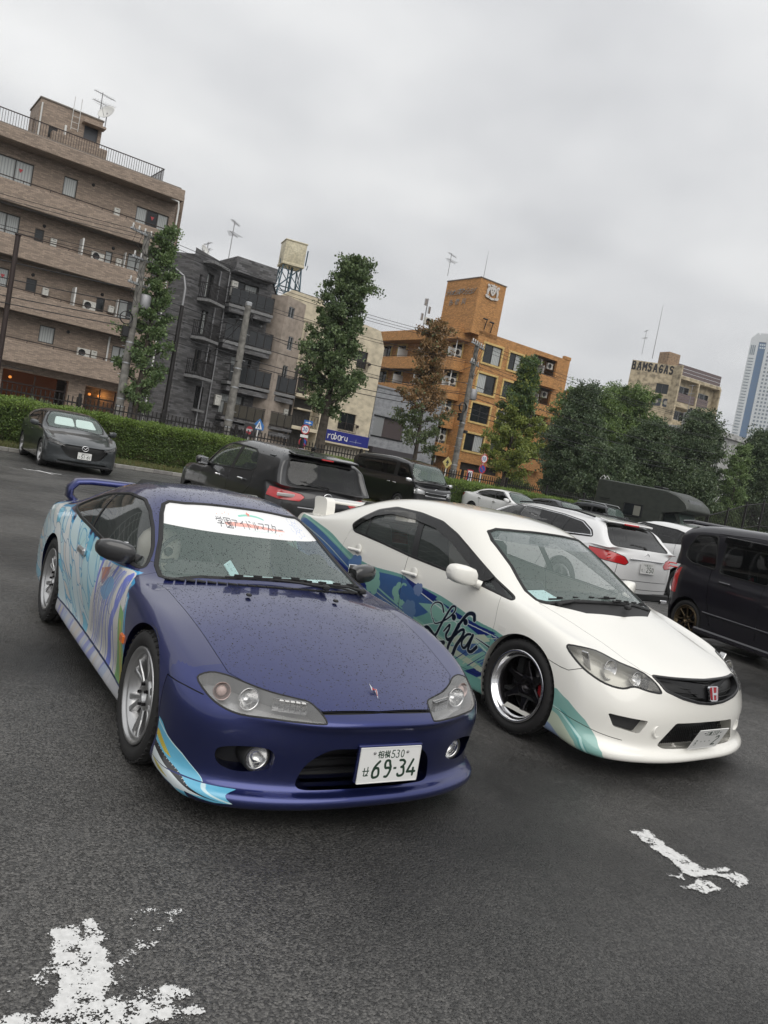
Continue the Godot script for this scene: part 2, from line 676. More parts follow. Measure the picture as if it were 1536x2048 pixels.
# splits a soup by an outline seen along the direction across U and V. Keeps to triangles whose centre passes 'only' and whose
# normal has a positive part along 'face'. band > 0: the outline is an open line and the inside is the band that wide.
# Returns [inside, outside, edge segments (a, b, na, nb)...]
func cut(s: Dictionary, poly: PackedVector2Array, U: Vector3, V: Vector3, face := Vector3.ZERO, hmin := .015, band := .0, only = null) -> Array:
	var ins := soup()
	var out := soup()
	var ed := []
	var lo := poly[0]
	var hi := poly[0]
	for q in poly:
		lo = lo.min(q)
		hi = hi.max(q)
	lo -= Vector2.ONE * (band + .001)
	hi += Vector2.ONE * (band + .001)
	var open := band > .0
	var P: PackedVector3Array = s.p
	var N: PackedVector3Array = s.n
	var ip: PackedVector3Array = ins.p
	var inn: PackedVector3Array = ins.n
	var op: PackedVector3Array = out.p
	var on: PackedVector3Array = out.n
	var stack := []
	for i in range(0, P.size(),3):
		var a := P[i]
		var b := P[i + 1]
		var c := P[i + 2]
		var ua := U.dot(a); var ub := U.dot(b); var uc := U.dot(c)
		var far := maxf(ua, maxf(ub, uc)) < lo.x or minf(ua, minf(ub, uc)) > hi.x
		if not far:
			var va := V.dot(a); var vb := V.dot(b); var vc := V.dot(c)
			far = maxf(va, maxf(vb, vc)) < lo.y or minf(va, minf(vb, vc)) > hi.y
		if not far and face != Vector3.ZERO: far = (N[i] + N[i + 1] + N[i + 2]).dot(face) <= .0
		if not far and only != null: far = not only.call((a + b + c) / 3.0)
		if far:
			op.append(a); op.append(b); op.append(c)
			on.append(N[i]); on.append(N[i + 1]); on.append(N[i + 2])
			continue
		stack.append([a, b, c, N[i], N[i + 1], N[i + 2], poly_dist(Vector2(ua, V.dot(a)), poly, open) - band, poly_dist(Vector2(ub, V.dot(b)), poly, open) - band, poly_dist(Vector2(uc, V.dot(c)), poly, open) - band])
	while stack.size():
		var t: Array = stack.pop_back()
		var d := [t[6], t[7], t[8]]
		var size := .0
		for k in 3: size = maxf(size, (t[k] as Vector3).distance_to(t[(k + 1) % 3]))
		var near := minf(absf(d[0]), minf(absf(d[1]), absf(d[2])))
		if size > hmin and near < size:
			# halve the longest edge
			var k := 0
			var l := -1.0
			for q in 3:
				var ll := (t[q] as Vector3).distance_squared_to(t[(q + 1) % 3])
				if ll > l: l = ll; k = q
			var k1 := (k + 1) % 3
			var k2 := (k + 2) % 3
			var m: Vector3 = (t[k] + t[k1]) * .5
			var mn: Vector3 = ((t[k + 3] + t[k1 + 3]) as Vector3).normalized()
			var md := poly_dist(Vector2(U.dot(m), V.dot(m)), poly, open) - band
			stack.append([t[k], m, t[k2], t[k + 3], mn, t[k2 + 3], d[k], md, d[k2]])
			stack.append([m, t[k1], t[k2], mn, t[k1 + 3], t[k2 + 3], md, d[k1], d[k2]])
			continue
		var inside := int(d[0] < 0) + int(d[1] < 0) + int(d[2] < 0)
		if inside == 3 or inside == 0:
			for k in 3:
				if inside: ip.append(t[k]); inn.append(t[k + 3])
				else: op.append(t[k]); on.append(t[k + 3])
			continue
		# one corner on its own side
		var one := inside == 1
		var k0 := 0
		for k in 3:
			if (d[k] < 0) == one: k0 = k
		var ka := (k0 + 1) % 3
		var kb := (k0 + 2) % 3
		var fa: float = d[k0] / (d[k0] - d[ka])
		var fb: float = d[k0] / (d[k0] - d[kb])
		var pa: Vector3 = (t[k0] as Vector3).lerp(t[ka], fa)
		var pb: Vector3 = (t[k0] as Vector3).lerp(t[kb], fb)
		var na: Vector3 = (t[k0 + 3] as Vector3).lerp(t[ka + 3], fa)
		var nb: Vector3 = (t[k0 + 3] as Vector3).lerp(t[kb + 3], fb)
		var small := [t[k0], pa, pb, t[k0 + 3], na, nb]
		var big1 := [pa, t[ka], t[kb], na, t[ka + 3], t[kb + 3]]
		var big2 := [pa, t[kb], pb, na, t[kb + 3], nb]
		for k in 3:
			if one:
				ip.append(small[k]); inn.append(small[k + 3])
			else:
				op.append(small[k]); on.append(small[k + 3])
		for q in [big1, big2]:
			for k in 3:
				if one:
					op.append(q[k]); on.append(q[k + 3])
				else:
					ip.append(q[k]); inn.append(q[k + 3])
		# edge runs with the inside on its left
		if one: ed.append([pa, pb, na, nb])
		else: ed.append([pb, pa, nb, na])
	ins.p = ip; ins.n = inn; out.p = op; out.n = on
	return [ins, out, ed]

func mirrored(s: Dictionary) -> Dictionary:
	var o := soup()
	var P: PackedVector3Array = s.p
	var N: PackedVector3Array = s.n
	var f := Vector3(-1,1,1)
	for i in range(0, P.size(),3):
		for k in [0,2,1]:
			o.p.append(P[i + k] * f)
			o.n.append(N[i + k] * f)
	return o

func both(s: Dictionary) -> Dictionary:
	var m := mirrored(s)
	m.p.append_array(s.p)
	m.n.append_array(s.n)
	return m

func mirror_edges(ed: Array) -> Array:
	var o := []
	var f := Vector3(-1,1,1)
	for e in ed: o.append([e[1] * f, e[0] * f, e[3] * f, e[2] * f])
	return o

func moved(s: Dictionary, along_normal: float, by := Vector3.ZERO) -> Dictionary:
	var o := soup()
	for i in s.p.size():
		o.p.append(s.p[i] + s.n[i] * along_normal + by)
	o.n = s.n.duplicate()
	return o

# mesh of a soup; uv from the axes U, V when given
func soup_mesh(s: Dictionary, U := Vector3.ZERO, V := Vector3.ZERO, uv0 := Vector2.ZERO, uvs := Vector2.ONE) -> ArrayMesh:
	var a := []
	a.resize(Mesh.ARRAY_MAX)
	var P := PackedVector3Array()
	var N := PackedVector3Array()
	var uv := PackedVector2Array()
	for i in range(0, s.p.size(),3):
		for k in [0,2,1]:
			P.append(s.p[i + k])
			N.append(s.n[i + k])
			if U != Vector3.ZERO: uv.append((Vector2(U.dot(s.p[i + k]), V.dot(s.p[i + k])) - uv0) * uvs)
	a[Mesh.ARRAY_VERTEX] = P
	a[Mesh.ARRAY_NORMAL] = N
	if uv.size(): a[Mesh.ARRAY_TEX_UV] = uv
	var m := ArrayMesh.new()
	if P.size(): m.add_surface_from_arrays(Mesh.PRIMITIVE_TRIANGLES, a)
	return m

# walls that go in from cut edges, for recesses and panel thickness
func edge_wall(s: SurfaceTool, ed: Array, depth: float, dir := Vector3.ZERO) -> void:
	for e in ed:
		var da: Vector3 = (-e[2] if dir == Vector3.ZERO else dir) * depth
		var db: Vector3 = (-e[3] if dir == Vector3.ZERO else dir) * depth
		quad(s, e[0], e[1], e[1] + db, e[0] + da)
		quad(s, e[0] + da, e[1] + db, e[1], e[0])

# raised bead along cut edges: w wide, h proud
func edge_bead(s: SurfaceTool, ed: Array, w: float, h: float, shift := .0) -> void:
	for e in ed:
		var t: Vector3 = (e[1] - e[0])
		if t.length_squared() < 1e-10: continue
		t = t.normalized()
		var ca: Vector3 = (e[2] as Vector3).cross(t).normalized()
		var cb: Vector3 = (e[3] as Vector3).cross(t).normalized()
		var a: Vector3 = e[0] + ca * shift
		var b: Vector3 = e[1] + cb * shift
		var ua: Vector3 = e[2] * h
		var ub: Vector3 = e[3] * h
		var x := t * w * .15
		quad(s, a + ca * w * .3 + ua - x, a - ca * w * .3 + ua - x, b - cb * w * .3 + ub + x, b + cb * w * .3 + ub + x)
		quad(s, a + ca * w * .5 - ua * .6 - x, a + ca * w * .3 + ua - x, b + cb * w * .3 + ub + x, b + cb * w * .5 - ub * .6 + x)
		quad(s, a - ca * w * .3 + ua - x, a - ca * w * .5 - ua * .6 - x, b - cb * w * .5 - ub * .6 + x, b - cb * w * .3 + ub + x)

const ZX := Vector3(0,0,1)
const YX := Vector3(0,1,0)
const XX := Vector3(1,0,0)

# ---- wheels: axle along x, outer face towards +x
func tyre_mesh(R: float, w: float, rim: float, grooves := true) -> ArrayMesh:
	var s := st()
	var h := w * .5
	var prof := [Vector2(rim - .012, h * .70), Vector2(rim + .004, h * .80), Vector2(rim + (R - rim) * .35, h * .98), Vector2(R - .035, h * .99), Vector2(R - .014, h * .92), Vector2(R - .004, h * .80), Vector2(R, h * .62)]
	if grooves:
		for g in [.42,.0,-.42]:
			prof.append_array([Vector2(R, h * g + .006), Vector2(R - .008, h * g + .005), Vector2(R - .008, h * g - .005), Vector2(R, h * g - .006)])
	prof.append_array([Vector2(R, -h * .62), Vector2(R - .004,-h * .8), Vector2(R - .02,-h * .95), Vector2(R - .05,-h), Vector2(rim, -h * .85)])
	lathe(s, prof, 56, Vector3.ZERO, Basis(Vector3(0,1,0), Vector3(1,0,0), Vector3(0,0,1)))
	# shoulder blocks: shallow sipes round the tread edge
	if grooves:
		for k in 44:
			var b := Basis(Vector3.RIGHT, TAU * k / 44.0)
			box(s, b * Vector3(h * .78, R - .0062,0), Vector3(h * .30,.006,.02), b)
	return done(s)

func rim_mesh(R: float, w: float, dish: float, lip := .012) -> ArrayMesh:
	# barrel seen from outside: lip, step, then the deep barrel back to the inner flange
	var s := st()
	var h := w * .5
	var prof := [Vector2(R - .012,-h), Vector2(R + .006,-h + .004), Vector2(R - .012,-h + .02), Vector2(R - .030,-h + .05), Vector2(R - .036,.0), Vector2(R - .030, h - dish * .55), Vector2(R - .022, h - dish * .5), Vector2(R - .020, h - .018), Vector2(R - .012, h - .012), Vector2(R - .009, h - .002), Vector2(R, h + .002), Vector2(R + .007, h - .003), Vector2(R + .006, h - .014), Vector2(R - .004, h - .03), Vector2(R - .02, h - .05)]
	lathe(s, prof, 64, Vector3.ZERO, Basis(Vector3(0,1,0), Vector3(1,0,0), Vector3(0,0,1)))
	return done(s)

# one spoke swept from hub to rim; pts of [radius, x, width, thickness, sideways]
func spoke_mesh(pts: Array) -> ArrayMesh:
	var s := st()
	var rings := []
	for p in pts:
		var c := Vector3(p[1], p[0], p[4])
		var hw: float = p[2] * .5
		var t: float = p[3]
		rings.append([c + Vector3(-t, 0,-hw), c + Vector3(-t * .15,0,-hw), c + Vector3(0,0,-hw * .72), c + Vector3(0,0, hw * .72), c + Vector3(-t * .15,0, hw), c + Vector3(-t, 0, hw)])
	for i in rings.size() - 1:
		for k in 6:
			var k2 := (k + 1) % 6
			quad(s, rings[i][k], rings[i + 1][k], rings[i + 1][k2], rings[i][k2])
	return done(s)

# builds a wheel part: tyre, rim, hub, spokes, nuts, disc, caliper. style: rpf (twin spokes), six, multi
func wheel(car: Node3D, at: Vector3, side: float, d: Dictionary, front := true) -> void:
	var w := sub(car, "wheel")
	w.position = at
	if side < 0: w.rotation.y = PI
	if d.has("steer") and front: w.rotation.y += d.steer
	if d.has("camber"): w.basis = w.basis * Basis(Vector3.BACK, d.camber)
	var R: float = d.R
	var rim: float = d.rim
	var tw: float = d.w
	mi(w, "tyre", cached("tyre%s%s%s" % [R, tw, rim], func(): return tyre_mesh(R, tw, rim, d.get("fine", true))), M.tyre)
	var rm: Material = d.mat
	mi(w, "rim", cached("rim%s%s%s" % [rim, tw, d.dish], func(): return rim_mesh(rim, tw * .94, d.dish)), rm)
	if d.has("lip"):
		var lp := st()
		var hh: float = tw * .47
		lathe(lp, [Vector2(rim - .034, hh - .052), Vector2(rim - .0215, hh - .046), Vector2(rim - .021, hh - .018), Vector2(rim - .013, hh - .011), Vector2(rim - .010, hh - .001), Vector2(rim, hh + .003), Vector2(rim + .0075, hh - .002)],64, Vector3.ZERO, Basis(Vector3(0,1,0), Vector3(1,0,0), Vector3(0,0,1)))
		mi(w, "rim_lip", done(lp), d.lip)
	var face: float = tw * .47 - d.dish
	var hub := st()
	var hb := Basis(Vector3(0,1,0), Vector3(1,0,0), Vector3(0,0,1))
	var hr: float = d.get("hub", .078)
	lathe(hub, [Vector2(.0, face - .03), Vector2(.030, face - .03), Vector2(.034, face - .004), Vector2(.040, face), Vector2(hr - .008, face - .002), Vector2(hr, face - .012), Vector2(hr, face - .05)],36, Vector3.ZERO, hb)
	mi(w, "hub", done(hub), rm)
	var inner := rim - .022
	var kinds := []
	match d.style:
		"rpf":
			for k in 6:
				for q in [-1.0,1.0]: kinds.append([TAU * k / 6.0 + q * .155, q])
		"six":
			for k in 6: kinds.append([TAU * k / 6.0 + .12,.0])
		"multi":
			for k in d.get("count", 8): kinds.append([TAU * k / d.get("count", 8),.0])
	for kk in kinds:
		var pts := []
		match d.style:
			"rpf":
				var q: float = kk[1]
				pts = [[hr - .02, face - .006,.020,.045,-q * .006],[.12, face - .002,.022,.04, q * -.004],[inner * .8, face + .006,.026,.036,.0],[inner, face + .010,.032,.036,.002 * q]]
			"six":
				pts = [[hr - .03, face - .004,.085,.05,.0],[hr + .015, face + .004,.058,.045,.0],[.13, face + .012,.040,.04,.0],[inner * .82, face + .018,.038,.04,.0],[inner - .008, face + .004,.044,.055,.0],[inner + .004, face - .03,.05,.03,.0]]
			"multi":
				var sw: float = d.get("spoke", .024)
				pts = [[hr - .02, face - .004, sw * 1.5,.03,.0],[hr + .03, face + .002, sw, .026,.0],[inner * .85, face + .012, sw * .85,.026,.0],[inner + .004, face + .014, sw * 1.3,.028,.0]]
		var sp := mi(w, "spoke", cached("spoke%s%s%s%s" % [d.style, rim, tw, kk[1]], func(): return spoke_mesh(pts)), rm)
		sp.rotation.x = kk[0]
	if not d.get("fine", true): 
		var bd := st()
		lathe(bd, [Vector2(.0,-.04), Vector2(rim - .03,-.04)],24, Vector3.ZERO, hb)
		mi(w, "brake_disc", done(bd), M.disc)
		return
	for k in 5:
		var s := st()
		var p := Basis(Vector3.RIGHT, TAU * k / 5.0 + .3) * Vector3(face - .012,.052,0)
		lathe(s, [Vector2(.0,.030), Vector2(.008,.028), Vector2(.010,.0)],6, p, hb, false)
		mi(w, "wheel_nut", done(s), M.gunmetal)
	var ds := st()
	lathe(ds, [Vector2(.075,-.015), Vector2(.085,-.04), Vector2(.155,-.04), Vector2(.155,-.066), Vector2(.08,-.066)],40, Vector3.ZERO, hb)
	mi(w, "brake_disc", done(ds), M.disc)
	if d.has("caliper"):
		var cs := st()
		var arc := PackedVector2Array()
		for k in 9: arc.append(Vector2.from_angle(-.48 + .96 * k / 8.0) * .166)
		for k in 9: arc.append(Vector2.from_angle(.48 - .96 * k / 8.0) * .100)
		var ang: float = d.caliper
		prism(cs, arc, .05, Transform3D(Basis(Vector3(0,0,1), Vector3(0,1,0), Vector3(-1,0,0)) , Vector3(-.028,0,0)))
		var c := mi(w, "brake_caliper", done(cs), M.caliper)
		c.rotation.x = ang
	else:
		var cs2 := st()
		cbox(cs2, Vector3(-.035,.0,-.13), Vector3(.05,.15,.07),.012)
		mi(w, "brake_caliper", done(cs2), M.gunmetal)

var cache := {}
func cached(key: String, make: Callable) -> Mesh:
	if not cache.has(key): cache[key] = make.call()
	return cache[key]
# ---------------------------------------------------------------- flat print, drawn into pictures
func fill(im: Image, p: PackedVector2Array, c: Color) -> void:
	var lo := p[0].y
	var hi := p[0].y
	for q in p:
		lo = minf(lo, q.y)
		hi = maxf(hi, q.y)
	var w := im.get_width()
	for y in range(maxi(int(floor(lo)),0), mini(int(ceil(hi)), im.get_height() - 1) + 1):
		var yy := y + .5
		var xs := PackedFloat32Array()
		for i in p.size():
			var a := p[i]
			var b := p[(i + 1) % p.size()]
			if (a.y <= yy) != (b.y <= yy):
				xs.append(a.x + (yy - a.y) / (b.y - a.y) * (b.x - a.x))
		xs.sort()
		for i in range(0, xs.size() - 1,2):
			var x0 := maxi(int(round(xs[i])),0)
			var x1 := mini(int(round(xs[i + 1])), w)
			if x1 > x0: im.fill_rect(Rect2i(x0, y, x1 - x0,1), c)

# a brush line; width may change from w0 to w1 along it
func stroke(im: Image, pts: PackedVector2Array, c: Color, w0: float, w1 := -1.0) -> void:
	if w1 < 0: w1 = w0
	var n := pts.size()
	for i in n - 1:
		var a := pts[i]
		var b := pts[i + 1]
		var ra := lerpf(w0, w1, float(i) / (n - 1)) * .5
		var rb := lerpf(w0, w1, float(i + 1) / (n - 1)) * .5
		var d := (b - a).normalized().orthogonal()
		fill(im, PackedVector2Array([a + d * ra, b + d * rb, b - d * rb, a - d * ra]), c)
		fill(im, circle(a, ra, 10), c)
		fill(im, circle(b, rb, 10), c)

func curve(pts: PackedVector2Array, k := 8) -> PackedVector2Array:
	var o := PackedVector2Array()
	var n := pts.size()
	for i in n - 1:
		for j in k:
			o.append(pts[i].cubic_interpolate(pts[i + 1], pts[maxi(i - 1,0)], pts[mini(i + 2, n - 1)], float(j) / k))
	o.append(pts[n - 1])
	return o

# strokes on a ten by ten grid; each two digits are x, y; ~ marks a stroke to be rounded
const GLYPHS := {
	"0": "~40 21 13 16 28 49 68 76 73 61 40", "1": "40 49", "2": "~11 30 60 72 54 18 09,09 79", "3": "~10 40 61 62 44 34,~34 54 66 68 49 19 08",
	"4": "50 07 87,65 69", "5": "70 20 14,~14 44 65 77 68 49 19 08", "6": "~60 32 14 07 19 49 68 66 54 24 06", "8": "~40 20 12 24 44 66 68 49 29 18 16 34 54 62 60 40", "9": "~75 54 24 12 20 50 62 74 67 49 29",
	"-": "25 65", "・": "45 46",
	"相": "02 42,20 29,23 06,24 45,51 59,51 91 99 59,54 94,56 96", "模": "02 32,20 29,23 06,24 35,42 92,50 53,80 83,44 84 86 46 44,47 97,~67 58 49,~67 88 99", "せ": "04 94,~70 77 58,~21 27 29 89",
	"学": "10 21,40 41,80 61,03 02 92 93,~24 74 46,46 48 39,06 96", "園": "00 90 99 09 00,22 72,41 44,14 84,35 75 77 35,~57 38 28,~57 78", "ア": "01 81,~81 74 53,~43 36 19", "イ": "~71 43 14,52 59", "ド": "20 29,23 66,60 71,80 91", "ル": "~21 25 09,50 58,~58 76 94",
	"マ": "01 91,~91 74 46,35 67", "ス": "11 81,~81 54 09,54 98", "タ": "~30 22 05,22 82,~82 66 29,34 66", "ー": "05 95",
	"ラ": "20 70,03 83,~83 66 29", "オ": "03 93,60 69 58,~63 36 08", "ン": "02 23,~08 48 91", "シ": "10 31,04 25,~09 49 92", "ョ": "12 82 89 09,15 85", "ズ": "11 71,~71 44 09,44 78,70 81,90 99",
	"三": "11 81,25 75,08 98", "重": "~60 11,02 92,13 83 86 13 16 86,14 84,07 87,09 99,40 49", "ひ": "~02 42 15 18 49 77 73,73 95", "千": "~60 31 12,04 94,42 49", "葉": "02 92,30 33,60 63,13 83,33 35 65,53 55,06 96,45 49,46 09,46 89", "ろ": "~20 70 34 15,~15 55 76 78 59 29", "た": "02 52,~30 22 09,54 94,~57 69 99",
	"多": "~40 22 04,~42 72 54 15,~54 26 09,~45 95 78 29", "摩": "40 50,01 91,~01 05 09,22 52,32 36,62 92,72 76,28 88,58 59", "川": "~10 15 09,40 48,80 89",
	"練": "20 02 22 04,22 29,06 17,42 92,43 83 86 46 43,60 69,~65 48,~65 88", "馬": "10 19,10 80,12 72,14 74,16 86 89 78,30 36,~18 09,28 29,48 49", "品": "20 70 73 23 20,05 35 39 09 05,55 85 89 59 55",
	"横": "02 32,20 29,23 06,24 35,42 92,50 53,80 83,44 94,45 85 87 47 45,48 39,78 99", "浜": "01 12,04 15,08 25,30 35,30 80,33 83,60 65,26 96,48 29,68 89",
	"A": "09 30 50 79,16 66", "B": "00 09,~00 50 62 44 04,~04 54 67 59 09", "M": "09 00 45 80 89", "S": "~71 50 20 02 24 54 67 49 19 08", "G": "~71 40 13 16 49 78 75 45", "N": "09 00 79 70",
	"b": "10 19,~14 44 66 48 19", "o": "~33 14 17 39 69 77 74 53 33", "r": "13 19,~15 44 63", "u": "~13 17 38 58 77 73,73 79", "t": "30 38 59,13 63", "駐": "10 19", "止": "40 49,44 84,13 19,09 99", "車": "02 92,13 83 86 16 13,40 49,08 98",
}

func glyph_strokes(ch: String, at: Vector2, size: Vector2, slant := .0) -> Array:
	var out := []
	for part in (GLYPHS.get(ch, "") as String).split(",", false):
		var round := part.begins_with("~")
		var pts := PackedVector2Array()
		for t in part.trim_prefix("~").split(" ", false):
			var p := Vector2(float(t.substr(0,1)), float(t.substr(1,1))) / 9.0
			pts.append(at + Vector2(p.x * size.x + (.5 - p.y) * slant * size.y, p.y * size.y))
		out.append(curve(pts, 5) if round else pts)
	return out

func write(im: Image, text: String, at: Vector2, size: Vector2, step: float, c: Color, w: float, slant := .0) -> void:
	var x := at
	for ch in text:
		for s in glyph_strokes(ch, x, size, slant):
			stroke(im, s, c, w)
		x.x += step

func picture(w: int, h: int, c: Color) -> Image:
	var im := Image.create(w, h, true, Image.FORMAT_RGB8)
	im.fill(c)
	return im

func printed(im: Image, m: StandardMaterial3D) -> StandardMaterial3D:
	im.generate_mipmaps()
	m.albedo_color = Color.WHITE
	m.albedo_texture = ImageTexture.create_from_image(im)
	return m

# number plate 330 x 165 mm facing +z
func number_plate(parent: Node3D, at: Vector3, b: Basis, place: String, cls: String, kana: String, digits: String, at_x: Array) -> void:
	var p := sub(parent, "number_plate")
	p.transform = Transform3D(b, at)
	var s := st()
	cbox(s, Vector3(0,0,-.002), Vector3(.33,.165,.004),.0015)
	mi(p, "plate_blank", done(s), M.plate)
	var rim := st()
	for e in [[0,.0805,.326,.004],[0,-.0805,.326,.004],[.163,0,.004,.157],[-.163,0,.004,.157]]:
		cbox(rim, Vector3(e[0], e[1],.001), Vector3(e[2], e[3],.003),.001)
	mi(p, "plate_rim", done(rim), M.plate)
	var im := picture(512,256, lin(.70,.70,.68))
	var ink := lin(.012,.035,.02)
	var n := place.length()
	write(im, place, Vector2(150 - n * 2,22), Vector2(44,52),56, ink, 7)
	write(im, cls, Vector2(150 + n * 56,22), Vector2(34,54),40, ink, 7.5)
	write(im, kana, Vector2(36,140), Vector2(50,62),60, ink, 8)
	for i in digits.length():
		if digits[i] == "・": fill(im, circle(Vector2(at_x[i] + 30,160),8,12), ink)
		elif digits[i] == "-": fill(im, PackedVector2Array([Vector2(at_x[i],150), Vector2(at_x[i] + 26,150), Vector2(at_x[i] + 26,166), Vector2(at_x[i],166)]), ink)
		else: write(im, digits[i], Vector2(at_x[i],100), Vector2(78,118),0, ink, 19,.0)
	for x in [115,397]:
		fill(im, circle(Vector2(x, 40),9,14), lin(.12,.12,.12))
	var m := printed(im, mat(Color.WHITE, .4))
	var f := st()
	f.set_uv(Vector2.ZERO)
	var c := [Vector3(-.161,-.0785,.0006), Vector3(.161,-.0785,.0006), Vector3(.161,.0785,.0006), Vector3(-.161,.0785,.0006)]
	uv_quad(f, c)
	mi(p, "plate_print", done(f), m)
	for x in [-.09,.09]:
		var bt := st()
		lathe(bt, [Vector2(.007,0), Vector2(.006,.004), Vector2(0,.005)],10, Vector3(x, .057,.001), Basis(Vector3.RIGHT, Vector3.BACK, Vector3.DOWN))
		mi(p, "plate_bolt", done(bt), M.housing)

func uv_quad(s: SurfaceTool, c: Array) -> void:
	var u := [Vector2(0,1), Vector2(1,1), Vector2(1,0), Vector2(0,0)]
	for i in [0,2,1,0,3,2]:
		s.set_uv(u[i])
		s.add_vertex(c[i])
# ---------------------------------------------------------------- shared fittings of cars
func seat(parent: Node3D, at: Vector3, m: Material, h := .62) -> void:
	var s := st()
	cbox(s, at + Vector3(0,.0,0), Vector3(.48,.16,.5),.05)
	var b := Basis(Vector3.RIGHT, .30)
	b = Basis(Vector3.RIGHT, -.30)
	cbox(s, at + Vector3(0, h * .5,-.30), Vector3(.46, h, .13),.05, b)
	cbox(s, at + Vector3(0, h + .10,-.40), Vector3(.25,.17,.10),.04, b)
	mi(parent, "seat", done(s), m)

func steering(parent: Node3D, at: Vector3) -> void:
	var s := st()
	var pts := []
	var b := Basis(Vector3.RIGHT, 1.15)
	for k in 25: pts.append(at + b * Vector3(cos(TAU * k / 24.0) * .175,0, sin(TAU * k / 24.0) * .175))
	tube(s, pts, .014,8, false)
	for a in [.0, PI, PI / 2]: tube(s, [at, at + b * Vector3(cos(a) * .17,0, sin(a) * .17)],.012,6)
	tube(s, [at, at + b * Vector3(0,-.3,0)],.03,8)
	mi(parent, "steering_wheel", done(s), M.rubber)

func wiper(parent: Node3D, pivot: Vector3, elbow: Vector3, a: Vector3, b: Vector3) -> void:
	var s := st()
	tube(s, [pivot, elbow, a.lerp(b, .5)],[.011,.008,.006],6)
	tube(s, [a, b],.007,6)
	for t in [.15,.38,.62,.85]:
		box(s, a.lerp(b, t) + Vector3(0,.010,.003), Vector3(.05,.012,.012))
	cbox(s, pivot, Vector3(.045,.03,.045),.008)
	mi(parent, "wiper", done(s), M.rubber)

func mirror_part(parent: Node3D, sd: float, c: Vector3, e: Vector3, foot: Vector3, m: Material, foot_m: Material) -> void:
	# a rounded shell that tapers outwards, its foot and its glass
	var k := sub(parent, "door_mirror")
	var s := st()
	s.set_smooth_group(1)
	var rings := []
	var prof := [[-.5,.62,.75],[-.40,.9,.95],[-.1,1.0,1.0],[.2,.95,.96],[.38,.76,.82],[.47,.5,.6],[.5,.2,.3]]
	for p in prof:
		var ring := []
		for q in 20:
			var t := TAU * q / 20
			var cx := signf(cos(t)) * pow(absf(cos(t)),.6)
			var sy := signf(sin(t)) * pow(absf(sin(t)),.6)
			ring.append(Vector3(sd * (c.x + p[0] * e.x), c.y + sy * e.y * .5 * p[1] + p[0] * .02, c.z + cx * e.z * .5 * p[2] - p[0] * .06))
		rings.append(ring)
	for i in rings.size() - 1:
		for q in 20:
			var q2 := (q + 1) % 20
			out_quad(s, rings[i][q], rings[i][q2], rings[i + 1][q2], rings[i + 1][q], Vector3(sd * c.x, c.y, c.z))
	s.set_smooth_group(-1)
	for q in range(1,19):
		tri(s, rings[0][0], rings[0][q], rings[0][q + 1])
		tri(s, rings[6][0], rings[6][q], rings[6][q + 1])
	mi(k, "mirror_shell", done(s), m)
	var g := st()
	cbox(g, Vector3(sd * (c.x - .01), c.y, c.z - e.z * .5), Vector3(e.x * .8, e.y * .74,.012),.004)
	mi(k, "mirror_glass", done(g), M.chrome)
	var f := st()
	tube(f, [Vector3(sd * foot.x, foot.y, foot.z), Vector3(sd * lerpf(foot.x, c.x, .4), lerpf(foot.y, c.y, .35), c.z), Vector3(sd * (c.x - e.x * .3), c.y - e.y * .25, c.z)],[.035,.03,.035],10)
	mi(k, "mirror_foot", done(f), foot_m)

# closed outline as an open line, for seams all round a panel
func ring_line(p: PackedVector2Array) -> PackedVector2Array:
	var o := p.duplicate()
	o.append(p[0])
	return o

# takes a panel out of the shell and leaves a dark gap round it. Returns [panel, rest, gap]
func panel(s: Dictionary, p: PackedVector2Array, U: Vector3, V: Vector3, face: Vector3, only = null, gap := .0022, h := .02) -> Array:
	var r := cut(s, p, U, V, face, h, .0, only)
	var q := cut(r[0], ring_line(p), U, V, face, gap * 1.9, gap, only)
	return [q[1], r[1], moved(q[0],-.006)]

func add_soup(a: Dictionary, b: Dictionary) -> void:
	a.p.append_array(b.p)
	a.n.append_array(b.n)

func reflector(parent: Node3D, called: String, at: Vector3, r: float, depth: float, m: Material, dir := Vector3(0,.0,1), bulb: Material = null) -> void:
	var z := dir.normalized()
	var x := Vector3.UP.cross(z).normalized()
	var b := Basis(x, z, -z.cross(x))
	var s := st()
	lathe(s, [Vector2(r * 1.04,.004), Vector2(r, .006), Vector2(r * .93,.0), Vector2(r * .8,-depth * .35), Vector2(r * .55,-depth * .75), Vector2(r * .3,-depth), Vector2(.0,-depth)],28, at, b)
	mi(parent, called, done(s), m)
	if bulb:
		var g := st()
		lathe(g, [Vector2(r * .62,-depth * .6), Vector2(r * .6,-depth * .2), Vector2(r * .45,.0), Vector2(r * .22, depth * .10), Vector2(0, depth * .13)],24, at, b)
		mi(parent, "lamp_lens", done(g), bulb)

# a lamp set in the shell: clear cover, housing behind it, dark edge. Returns the part
func lamp_unit(car: Node3D, called: String, s: Dictionary, ed: Array, depth: float, cover: Material, house: Material, bead := .012) -> Node3D:
	var k := sub(car, called)
	mi(k, "cover", soup_mesh(s), cover)
	if house:
		mi(k, "housing", soup_mesh(moved(s, -depth)), house)
		var w := st()
		edge_wall(w, ed, depth)
		mi(k, "housing_wall", done(w), house)
	if bead > .0:
		var b := st()
		edge_bead(b, ed, bead, .002)
		mi(k, "edge_seal", done(b), M.rubber)
	return k

# an opening: walls going in and a dark back
func opening(car: Node3D, called: String, s: Dictionary, ed: Array, depth: float, wall: Material, back: Material, dir := Vector3.ZERO) -> Node3D:
	var k := sub(car, called)
	var w := st()
	edge_wall(w, ed, depth, dir)
	mi(k, "opening_wall", done(w), wall)
	mi(k, "opening_back", soup_mesh(moved(s, .0 if dir != Vector3.ZERO else -depth, dir * depth)), back)
	return k

